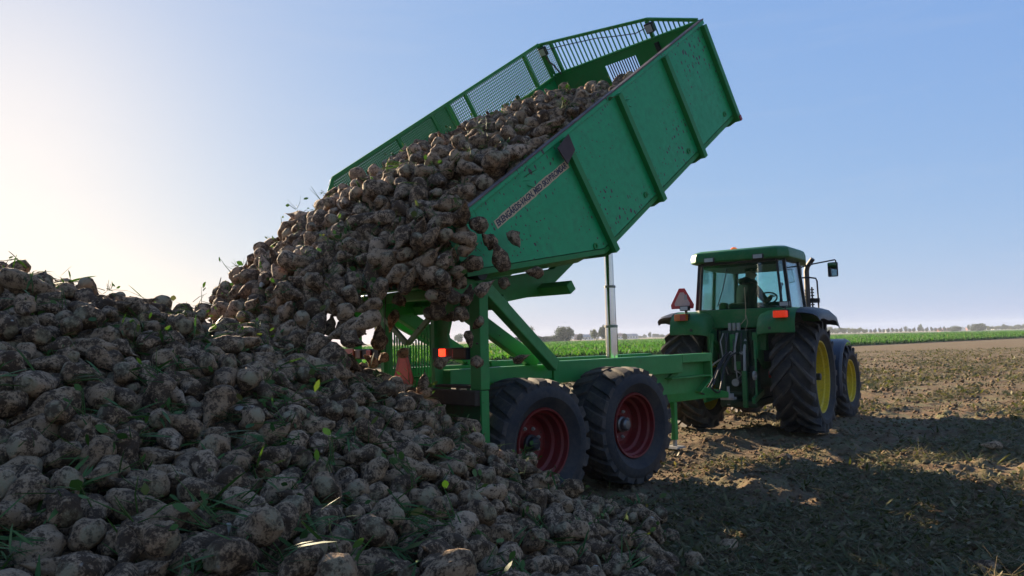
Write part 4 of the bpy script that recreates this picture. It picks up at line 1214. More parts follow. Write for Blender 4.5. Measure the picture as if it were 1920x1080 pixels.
for x in (-.43, .36):
    b = MB(); b.box(CX + x - .085, CX + x + .085, -.575, -.46, 2.735, 2.815); wl3 = b.build('work_light', BLACK_PL, tractor, bevel=.008)
    b = MB(); b.box(CX + x - .07, CX + x + .07, -.580, -.5755, 2.745, 2.805); b.build('lamp_glass', LAMP_GLASS, wl3)
b = MB(); b.lathe([(2.93, .05), (2.965, .06), (2.97, .062), (3.02, .058), (3.045, .03), (3.05, 0)], 'z', 18, Matrix.Translation((-.22, .25, 0))); b.build('beacon', BEACON_M, tractor, smooth=True)
b = MB(); b.tube([(-.22, .25, 2.90), (-.22, .25, 2.945)], .035, 10); b.build('beacon_base', BLACK_PL, tractor)
b = MB(); b.tube([(-.30, -.46, 2.02), (-.20, -.465, 2.30), (-.12, -.462, 2.62)], .008, 6); b.build('rear_wiper', BLACK_PL, tractor)
# inside the cab
b = MB(); b.box(-.21, .17, -.02, .40, 1.64, 1.80); b.build('seat_cushion', SEAT_M, tractor, bevel=.05)
b = MB(); b.prism([(-.14, 1.78), (-.02, 1.78), (-.06, 2.08), (-.16, 2.08)], 0, -.24, .10); b.build('seat_backrest', SEAT_M, tractor, bevel=.05)
b = MB(); b.box(-.44, -.30, -.05, .15, 1.64, 2.10); b.build('passenger_seat', SEAT_M, tractor, bevel=.05)
b = MB(); b.box(.30, .50, .05, .75, 1.64, 2.02); b.build('control_console', BLACK_PL, tractor, bevel=.05)
b = MB(); b.tube([(.42, .55, 2.0), (.43, .60, 2.2), (.45, .62, 2.36)], .012, 8); b.ball((.45, .62, 2.39), .03, 8); b.build('gear_lever', BLACK_PL, tractor, smooth=True)
b = MB(); b.prism([(.85, 1.64), (1.15, 1.64), (1.15, 2.10), (1.02, 2.12)], 0, CX - .28, CX + .28); b.build('dashboard', BLACK_PL, tractor, bevel=.03)
b = MB()
sc_, st_ = Vector((.12, .80, 2.16)), R(38)
ring = [sc_ + Vector((.19 * math.cos(a), .19 * math.sin(a) * math.cos(st_), .19 * math.sin(a) * math.sin(st_))) for a in [2 * math.pi * k / 28 for k in range(29)]]
b.tube(ring, .014, 8, cap=False)
for a in (.5, 2.6, 4.7): b.tube([sc_, sc_ + Vector((.19 * math.cos(a), .19 * math.sin(a) * math.cos(st_), .19 * math.sin(a) * math.sin(st_)))], .010, 6)
b.tube([sc_, sc_ + Vector((0, .16, -.30))], .03, 8)
b.build('steering_wheel', BLACK_PL, tractor, smooth=True)
# mirrors
for s, c in ((1, Vector((1.16, 1.2, 2.625))), (-1, Vector((-1.10, 1.2, 2.625)))):
    b = MB(); b.box(-.085, .085, -.02, .03, -.125, .125); mi = b.build('mirror', BLACK_PL, tractor, bevel=.02, loc=c, rot=(0, 0, R(-8) * s))
    b = MB(); b.box(-.072, .072, -.024, -.0205, -.11, .11); b.build('mirror_glass', MIRROR, mi)
    b = MB(); b.tube([(CX + s * .55, 1.18, 2.69), (s * .85, 1.2, 2.745), (c.x + .04 * s, 1.21, 2.79), (c.x + .05 * s, 1.215, 2.775), (c.x + .05 * s, 1.22, 2.70)], .012, 8); b.build('mirror_arm', BLACK_PL, tractor)
    b = MB(); b.box(CX + s * .57 - .025, CX + s * .57 + .025, 1.15, 1.23, 2.56, 2.72); b.build('mirror_bracket', BLACK_PL, tractor)
# exhaust with perforated guard
b = MB(); b.tube([(.66, 1.5, 1.4), (.66, 1.5, 2.0), (.66, 1.5, 2.65), (.68, 1.49, 2.73), (.74, 1.47, 2.80), (.79, 1.455, 2.86)], [.048, .048, .046, .046, .044, .042], 14); ex = b.build('exhaust_pipe', EXHAUST, tractor, smooth=True)
for s in (1, -1):
    b = MB(); b.box(.66 + s * .085 - .012, .66 + s * .085 + .012, 1.46, 1.475, 1.70, 2.36)
    for k in range(12): b.box(.66 + s * .085 - .028, .66 + s * .085 + .028, 1.475, 1.49, 1.72 + k * .053, 1.745 + k * .053)
    b.build('exhaust_guard', BLACK_PL, ex)
b = MB(); b.tube([(CX + .52, 1.22, 2.52), (.74, 1.4, 2.525), (.82, 1.46, 2.51), (.835, 1.48, 2.46), (.835, 1.5, 2.2), (.835, 1.5, 1.6)], .014, 8); b.build('grab_rail', BLACK_PL, tractor, smooth=True)
b = MB(); b.box(.70, .86, 1.47, 1.52, 2.08, 2.16); b.build('exhaust_bracket', BLACK_PL, tractor)
for k in range(7):
    xx = (-.17, -.10, -.02, .06, .12, -.14, .04)[k]
    b = MB(); b.tube([(xx, -.63, 1.58), (xx + .03 * (k % 3 - 1), -.70, 1.45 - .03 * k), (xx - .05 * (k % 2), -.68, 1.15 - .05 * k), (xx + .04, -.60, .92)], .010 + .003 * (k % 2), 7); b.build('control_line', HOSE if k % 3 else STEEL, tractor, smooth=True)
for k, (x0, x1, z0, z1) in enumerate(((-.19, -.08, 1.05, 1.22), (-.02, .10, 1.00, 1.13), (-.22, -.15, .75, 1.0), (.12, .22, 1.12, 1.45), (-.06, .02, 1.30, 1.56), (.24, .33, .72, 1.05), (-.33, -.25, .70, .98))):
    b = MB(); b.box(x0, x1, -.665 - .01 * (k % 3), -.621, z0, z1); b.build('valve_cover', (DARK_MACH, GREEN_TR, BLACK_PL)[k % 3], tractor, bevel=.012)
# left fender warning triangle
tri = smv(tractor, (-.865, -.56, 2.145), .38, .34, (simple('red_triangle_border', (.50, .03, .035), .4), PINK_SIGN), -1)
b = MB(); b.box(.04, .09, -.0095, -.0075, .0, .09); b.build('sticker_scuff', WHITE_SCUFF, tri)
b = MB(); b.tube([(-.80, -.55, 1.92), (-.80, -.55, 2.06)], .016, 8); b.build('triangle_post', BLACK_PL, tractor)
# rear linkage and hitch
b = MB(); b.box(-.20, .20, -.62, -.50, .95, 1.62); b.build('valve_block', DARK_MACH, tractor, bevel=.015)
for k in range(4):
    b = MB(); b.tube([(-.13 + k * .085, -.64, 1.25), (-.13 + k * .085, -.70, 1.27)], .026, 10); b.build('hydraulic_coupler', STEEL if k % 2 else DARK_MACH, tractor)
for k in range(3):
    b = MB(); b.box(-.10 + k * .07, -.055 + k * .07, -.60, -.54, 1.62, 1.74); b.build('control_valve', STEEL, tractor, bevel=.006)
for s in (1, -1):
    b = MB(); b.tube([(s * .34, -.35, 1.30), (s * .34, -.66, 1.52)], [.06, .04], 10); b.build('lift_arm', GREEN_TR, tractor, smooth=True)
    b = MB(); b.tube([(s * .34, -.66, 1.53), (s * .35, -.72, 1.18)], .026, 10); b.tube([(s * .35, -.72, 1.18), (s * .36, -.78, .62)], .018, 8); b.box(s * .345 - .04, s * .345 + .04, -.70, -.62, 1.46, 1.58); b.build('lift_rod', GREEN_TR, tractor, smooth=True)
    b = MB(); b.beam((s * .26, -.10, .62), (s * .38, -1.02, .55), .045, .09); b.build('lower_link', GREEN_TR, tractor, bevel=.008)
    b = MB(); b.tube([(s * .25, -.52, .75), (s * .25, -.54, 1.30), (s * .24, -.56, 1.62)], [.03, .035, .03], 10); b.build('lift_cylinder', DARK_MACH, tractor, smooth=True)
    b = MB(); b.box(s * .42 - .05, s * .42 + .05, -.55, -.40, 1.30, 1.60); b.build('link_bracket', GREEN_TR, tractor, bevel=.01)
b = MB(); b.tube([(.17, -.52, 1.62), (.175, -.70, 1.30), (.18, -.74, .98)], .022, 10); b.build('top_link', STEEL, tractor, smooth=True)
b = MB(); b.box(.14, .215, -.78, -.72, .42, .99); b.build('top_link_tube', GREEN_TR, tractor, bevel=.01)
b = MB(); b.lathe([(-.016, .03), (-.016, .07), (.016, .07), (.016, .03), (-.016, .03)], 'x', 16); b.build('link_hook', STEEL, tractor, loc=(.355, -.82, .92))
b = MB(); b.prism([(-.22, .62), (-.20, 1.05), (-.16, 1.05), (-.14, .66), (.14, .66), (.16, 1.05), (.20, 1.05), (.22, .62)], 1, -.72, -.66); b.build('hitch_frame', DARK_MACH, tractor)
b = MB(); b.box(-.07, .07, -1.06, .2, .50, .56); b.build('tow_bar', DARK_MACH, tractor, bevel=.01)
b = MB(); b.box(-.10, .10, -1.10, -.94, .562, .60); b.tube([(0, -1.02, .48), (0, -1.02, .76)], .022, 10); b.build('hitch_pin', STEEL, tractor)
b = MB(); b.tube([(0, -.52, .80), (0, -.66, .80)], .06, 14); b.build('power_takeoff_shaft', STEEL, tractor, smooth=True)
b = MB(); b.box(-.30, .30, -.55, .9, .40, .52); b.build('belly_plate', DARK_MACH, tractor, bevel=.03)
for k, (a, c) in enumerate((((-.09, -.70, 1.27), (-.20, -2.25, .86)), ((-.04, -.70, 1.27), (-.05, -2.30, .84)), ((.04, -.70, 1.27), (.05, -1.9, .80)), ((-.13, -.70, 1.20), (-.30, -2.0, .98)))):
    a, c = Vector(a), Vector(c)
    m1 = a + Vector((-.10 - .04 * k, -.30, -.10)); m2 = (a + c) * .5 + Vector((-.04 * k, .1, -.52 + .08 * k)); m3 = c + Vector((0, .45, -.30 + .05 * k))
    pts = []
    for t in [j / 14 for j in range(15)]:
        w = [(1 - t) ** 4, 4 * t * (1 - t) ** 3, 6 * t * t * (1 - t) ** 2, 4 * t ** 3 * (1 - t), t ** 4]
        pts.append(a * w[0] + m1 * w[1] + m2 * w[2] + m3 * w[3] + c * w[4])
    b = MB(); b.tube(pts, .014, 8); b.build('hydraulic_hose', HOSE if k != 3 else HOSE_TAN, tractor, smooth=True)
b = MB(); b.tube([(.16, -.50, 2.30), (.165, -.50, 1.98), (.16, -.52, 1.80), (.10, -.56, 1.72), (-.02, -.60, 1.62)], .007, 6); b.build('pull_rope', HOSE_TAN, tractor)
b = MB(); b.tube([(.165, -.5, 1.86), (.20, -.54, 1.74), (.17, -.58, 1.62)], .006, 6); b.build('pull_rope', HOSE_TAN, tractor)
b = MB(); b.box(.42, .56, -.30, -.26, .86, .96); b.build('side_lamp', LENS_RED, tractor)

# ------------------------------------------------------------------ driver on the seat
def driver():
    V = [(-.02, .14, 1.83), (-.01, .13, 2.00), (.01, .14, 2.18), (.03, .16, 2.37), (.045, .18, 2.455), (.065, .20, 2.545), (.075, .21, 2.635), (.08, .215, 2.70)]
    Rd = [.150, .155, .175, .11, .062, .090, .108, .070]
    E = [(i, i + 1) for i in range(7)]
    hands = []
    def chain(start, pts):
        prev = start
        for p, r_ in pts:
            V.append(p); Rd.append(r_); E.append((prev, len(V) - 1)); prev = len(V) - 1
        return prev
    # face: nose and chin towards the right front
    fx, fy = .80, .60
    chain(6, [((.075 + fx * .10, .21 + fy * .10, 2.615), .022), ((.075 + fx * .122, .21 + fy * .122, 2.60), .012)])
    chain(5, [((.065 + fx * .075, .20 + fy * .075, 2.545), .032)])
    for s in (1, -1): chain(6, [((.075 + s * .60 * .10 * 1, .21 - s * .80 * .10, 2.62), .02)])
    arms = (((.165, .04, 2.33), (.285, .22, 2.10), (.275, .52, 2.15), (.255, .66, 2.205)), ((-.12, .27, 2.33), (-.17, .47, 2.12), (-.07, .66, 2.22), (.0, .74, 2.27)))
    for k, (sh, el, wr, hd) in enumerate(arms):
        e = chain(2, [(sh, .085), (tuple((Vector(sh) + Vector(el)) / 2), .068), (el, .056), (tuple((Vector(el) + Vector(wr)) / 2), .050), (wr, .036)])
        palm = chain(e, [(hd, .034)])
        d = (Vector(hd) - Vector(wr)).normalized()
        sd = d.cross(Vector((0, 0, 1))).normalized()
        for q, off in enumerate((-.03, -.010, .010, .028)):
            b0 = Vector(hd) + d * .022 + sd * off
            ln = (.030, .036, .034, .026)[q]
            chain(palm, [(tuple(b0), .010), (tuple(b0 + d * ln), .009), (tuple(b0 + d * (ln + .008) + Vector((0, 0, -.024))), .008)])
        chain(palm, [(tuple(Vector(hd) + sd * (.04 if k else -.04) - d * .005 + Vector((0, 0, -.01))), .010), (tuple(Vector(hd) + sd * (.052 if k else -.052) + d * .022 + Vector((0, 0, -.02))), .009)])
        hands.append(Vector(hd))
    for s in (1, -1):
        chain(0, [((-.02 + s * .09, .20, 1.80), .10), ((s * .13, .42, 1.83), .085), ((s * .14, .60, 1.80), .065), ((s * .13, .66, 1.60), .055), ((s * .13, .66, 1.42), .042), ((s * .13, .72, 1.36), .04), ((s * .13, .84, 1.345), .034)])
    me = bpy.data.meshes.new('person'); me.from_pydata(V, E, [])
    o = bpy.data.objects.new('person', me); scene.collection.objects.link(o)
    m = o.modifiers.new('skin', 'SKIN'); m.use_smooth_shade = True
    for k, sv in enumerate(me.skin_vertices[0].data):
        sv.radius = (Rd[k], Rd[k]); sv.use_root = (k == 0)
    s2 = o.modifiers.new('sub', 'SUBSURF'); s2.levels = 2; s2.render_levels = 2
    bpy.context.view_layer.update()
    body = bpy.data.meshes.new_from_object(o.evaluated_get(bpy.context.evaluated_depsgraph_get()))
    bpy.data.objects.remove(o)
    body.name = 'person'
    body.materials.clear()
    for mm in (JACKET, SKIN, TROUSER): body.materials.append(mm)
    for p in body.polygons:
        c = p.center; p.use_smooth = True
        if c.z > 2.45 and (Vector((c.x, c.y)) - Vector((.06, .2))).length < .2: p.material_index = 1
        elif any((c - h).length < .085 for h in hands): p.material_index = 1
        elif c.z < 1.78 or (c.y > .3 and c.z < 1.93 and abs(c.x) < .28): p.material_index = 2
    o = bpy.data.objects.new('person', body); link(o)
    o.location = TRL; o.rotation_euler = (0, 0, -TRA)
    tag(o, 'person in a dark hooded jacket sitting in the cab, hands on the steering wheel', 'person')
    # hood bunched at the neck, hair
    b = MB()
    ring = [(.02 + .105 * math.cos(a), .145 + .095 * math.sin(a), 2.425 + .035 * math.sin(a + 3.6)) for a in [2 * math.pi * k / 16 for k in range(17)]]
    b.tube(ring, [.048 + .012 * math.sin(k * 1.7) for k in range(17)], 8, cap=False); b.build('hood', JACKET, o, smooth=True)
    b = MB(); n = 9; VV, FF = [], []
    for i in range(n + 1):
        ph = (math.pi * .58) * i / n
        for k in range(20):
            t = 2 * math.pi * k / 20
            rr = .108 * (1 + .03 * math.sin(3 * t + i))
            dx, dy = math.sin(ph) * math.cos(t), math.sin(ph) * math.sin(t)
            back = -(dx * fx + dy * fy)
            VV.append((.07 + rr * dx, .205 + rr * dy, 2.632 + .108 * math.cos(ph) + (.028 if back < -.3 and i > 6 else 0)))
    for i in range(n):
        for k in range(20): FF.append((i * 20 + k, (i + 1) * 20 + k, (i + 1) * 20 + (k + 1) % 20, i * 20 + (k + 1) % 20))
    b.add(VV, FF); b.build('hair', HAIR, o, smooth=True)
driver()
# ------------------------------------------------------------------ sugar beets
HP = np.array([[-9.5,-0.3,2.6],[-8.0,-0.3,2.45],[-6.5,-0.2,2.32],[-5.47,-0.18,2.15],[-4.97,-0.12,1.97],[-4.4,-0.13,1.78],[-3.7,-0.3,1.66],[-3.3,0.2,1.58],[-2.95,0.7,1.25],[-2.85,1.0,1.05],[-2.65,1.3,0.85],[-2.3,1.5,0.62],[-2.1,1.65,0.45],[-1.6,1.75,0.12],[-1.35,1.95,0.0],[-1.6,2.45,0.0],[-2.35,3.0,0.0],[-2.4,0.0,1.0],[-2.0,0.4,0.6],[-1.2,0.2,0.0],[-2.0,1.0,0.35],[-3.6,3.4,0.32],[-4.46,3.8,0.61],[-5.23,3.9,0.8],[-5.64,3.65,0.86],[-6.0,3.31,0.9],[-7.5,3.4,0.92],[-5.23,2.39,1.18],[-4.27,2.2,1.08],[-5.83,2.23,1.23],[-7.5,2.0,1.4],[-5.2,5.3,0.25],[-6.5,5.0,0.3],[-4.0,4.7,0.12],[-3.2,3.9,0.0],[-5.5,6.2,-0.02],[-8.0,5.2,0.3],[-9.5,4.0,0.8],[-5.5,-2.0,1.3],[-4.4,-2.0,1.0],[-3.5,-1.8,0.95],[-2.6,-1.2,0.8],[-7.0,-2.2,1.4],[-5.0,-4.0,0.1],[-3.0,-3.0,0.2],[-1.8,-1.6,0.05],[-9.5,-3.5,0.6]])
def _phi(r): return np.where(r > 1e-9, r * r * np.log(np.maximum(r, 1e-9)), 0)
def _fit():
    P = HP[:, :2]; n = len(P); K = _phi(np.linalg.norm(P[:, None] - P[None], axis=2)) + np.eye(n) * .05
    A = np.zeros((n + 3, n + 3)); A[:n, :n] = K; A[:n, n] = 1; A[:n, n + 1:] = P; A[n:, :n] = A[:n, n:].T
    return np.linalg.solve(A, np.r_[HP[:, 2], 0, 0, 0])
_W = _fit()
def heap_xy(x, y):
    u, v = uv_of(x, y)
    q = np.stack([np.ravel(u), np.ravel(v)], 1); n = len(HP)
    z = np.concatenate([_phi(np.linalg.norm(c[:, None] - HP[None, :, :2], axis=2)) @ _W[:n] + _W[n] + c @ _W[n + 1:] for c in np.array_split(q, max(1, len(q) // 20000))])
    return z.reshape(np.shape(u))
LU = np.array([-6.9, -6.2, -5.9, -5.5, -5, -4, -3, -2.2, -1.5, -0.9, -.3]); LW = np.array([.1, .36, .48, .47, .5, .46, .32, .24, .08, -.22, -.6])
def load_uv(u, v):
    c = np.interp(u, LU, LW)
    e = np.where(v > -1.4, ((v + 1.4) / 1.4) ** 2, ((v + 1.4) / 1.1) ** 2)
    drop = np.where(v > -1.4, .10 + .75 * np.maximum(c - .05, 0.0), .35 * np.maximum(c, 0))
    return c - drop * e
def beet_mesh(seed, na=14, nl=12):
    """crown at +z, root tip at -z, diameter 1"""
    r = np.random.default_rng(seed)
    L = r.uniform(1.30, 2.05); cut = r.random() < .4; pw = r.uniform(1.05, 1.85); mx = r.uniform(.20, .33)
    tip = .28 * r.uniform(.5, 1.) if cut else .05
    t = np.linspace(0, 1, nl) ** 1.05
    prof = np.where(t < mx, np.sqrt(np.clip(1 - ((mx - t) / mx) ** 2 * .66, 0, 1)), 0)
    s = np.clip((t - mx) / (1 - mx), 0, 1)
    body = tip + (1 - tip) * np.clip(np.cos(s * math.pi / 2), 0, 1) ** pw
    prof = np.where(t < mx, prof, body)
    bend = r.normal(0, .26, 2); ph = r.uniform(0, 6.28, 8); am = r.uniform(.015, .060, 8); squash = r.uniform(.80, 1.0)
    g0 = r.uniform(0, 6.28); top = r.uniform(.0, .05); tail = .02 if cut else r.uniform(.06, .25)
    bumps = [(r.uniform(0, 6.28), r.uniform(.1, .85), r.uniform(.03, .09) * r.choice([1, 1, -1]), r.uniform(.25, .5), r.uniform(.07, .16)) for _ in range(7)]
    a = np.linspace(0, 2 * math.pi, na, endpoint=False)
    fine = na > 20
    V = []
    for i in range(nl):
        rad = np.full(na, prof[i])
        for k in range(8): rad = rad * (1 + am[k] * np.sin((1 + k % 5) * a + ph[k] + t[i] * (2 + k) * 1.7))
        for gg in (g0, g0 + math.pi):
            dd = np.angle(np.exp(1j * (a - gg - t[i] * .8))); rad = rad * (1 - .15 * np.exp(-(dd / .3) ** 2) * np.sin(math.pi * t[i]))
        for ba, bt, bh, bw, bl in bumps:
            dd = np.angle(np.exp(1j * (a - ba))); rad = rad * (1 + bh * np.exp(-(dd / bw) ** 2 - ((t[i] - bt) / bl) ** 2))
        if fine: rad = rad * (1 + .022 * np.sin(t[i] * 46 + ph[0] + 1.5 * np.sin(2 * a + ph[1])) + .02 * np.sin(9 * a + ph[2] + t[i] * 7))
        rad = rad * (1 + r.normal(0, .012, na))
        ox, oy = bend * s[i] ** 2
        z = L * (.5 - t[i])
        zj = r.normal(0, .006, na)
        V += [(rad[j] * .5 * math.cos(a[j]) + ox * .5, rad[j] * .5 * math.sin(a[j]) * squash + oy * .5, z + zj[j]) for j in range(na)]
    ct = len(V); V.append((0, 0, L * .5 + top)); V.append((bend[0] * .5, bend[1] * .5, -L * .5 - tail))
    Q, T3 = [], []
    for i in range(nl - 1):
        for j in range(na):
            k = (j + 1) % na; Q.append((i * na + j, (i + 1) * na + j, (i + 1) * na + k, i * na + k))
    for j in range(na):
        k = (j + 1) % na; T3.append((ct, j, k)); T3.append((ct + 1, (nl - 1) * na + k, (nl - 1) * na + j))
    V = np.array(V) * np.array([1.04, 1.04, 1.05])
    return V, np.array(Q), np.array(T3)
NVAR = 16
def unpack(rows, mean):
    """six whole numbers a beet: place in cm, turn (x, y, z) in fiftieths"""
    a = np.array(rows, dtype=float).reshape(-1, 6)
    qv = a[:, 3:6] / 50.0
    w = np.sqrt(np.clip(1 - (qv ** 2).sum(1), 0, 1))
    size = np.clip(np.random.default_rng(77).normal(1, .15, 6000), .66, 1.42) * mean
    return a[:, :3] * .01, unit(np.concatenate([w[:, None], qv], 1)), np.arange(len(a)) % NVAR, size[:len(a)]
def quat_mat(q):
    w, x, y, z = q.T
    return np.stack([np.stack([1 - 2 * (y * y + z * z), 2 * (x * y - z * w), 2 * (x * z + y * w)], 1),
                     np.stack([2 * (x * y + z * w), 1 - 2 * (x * x + z * z), 2 * (y * z - x * w)], 1),
                     np.stack([2 * (x * z - y * w), 2 * (y * z + x * w), 1 - 2 * (x * x + y * y)], 1)], 1)
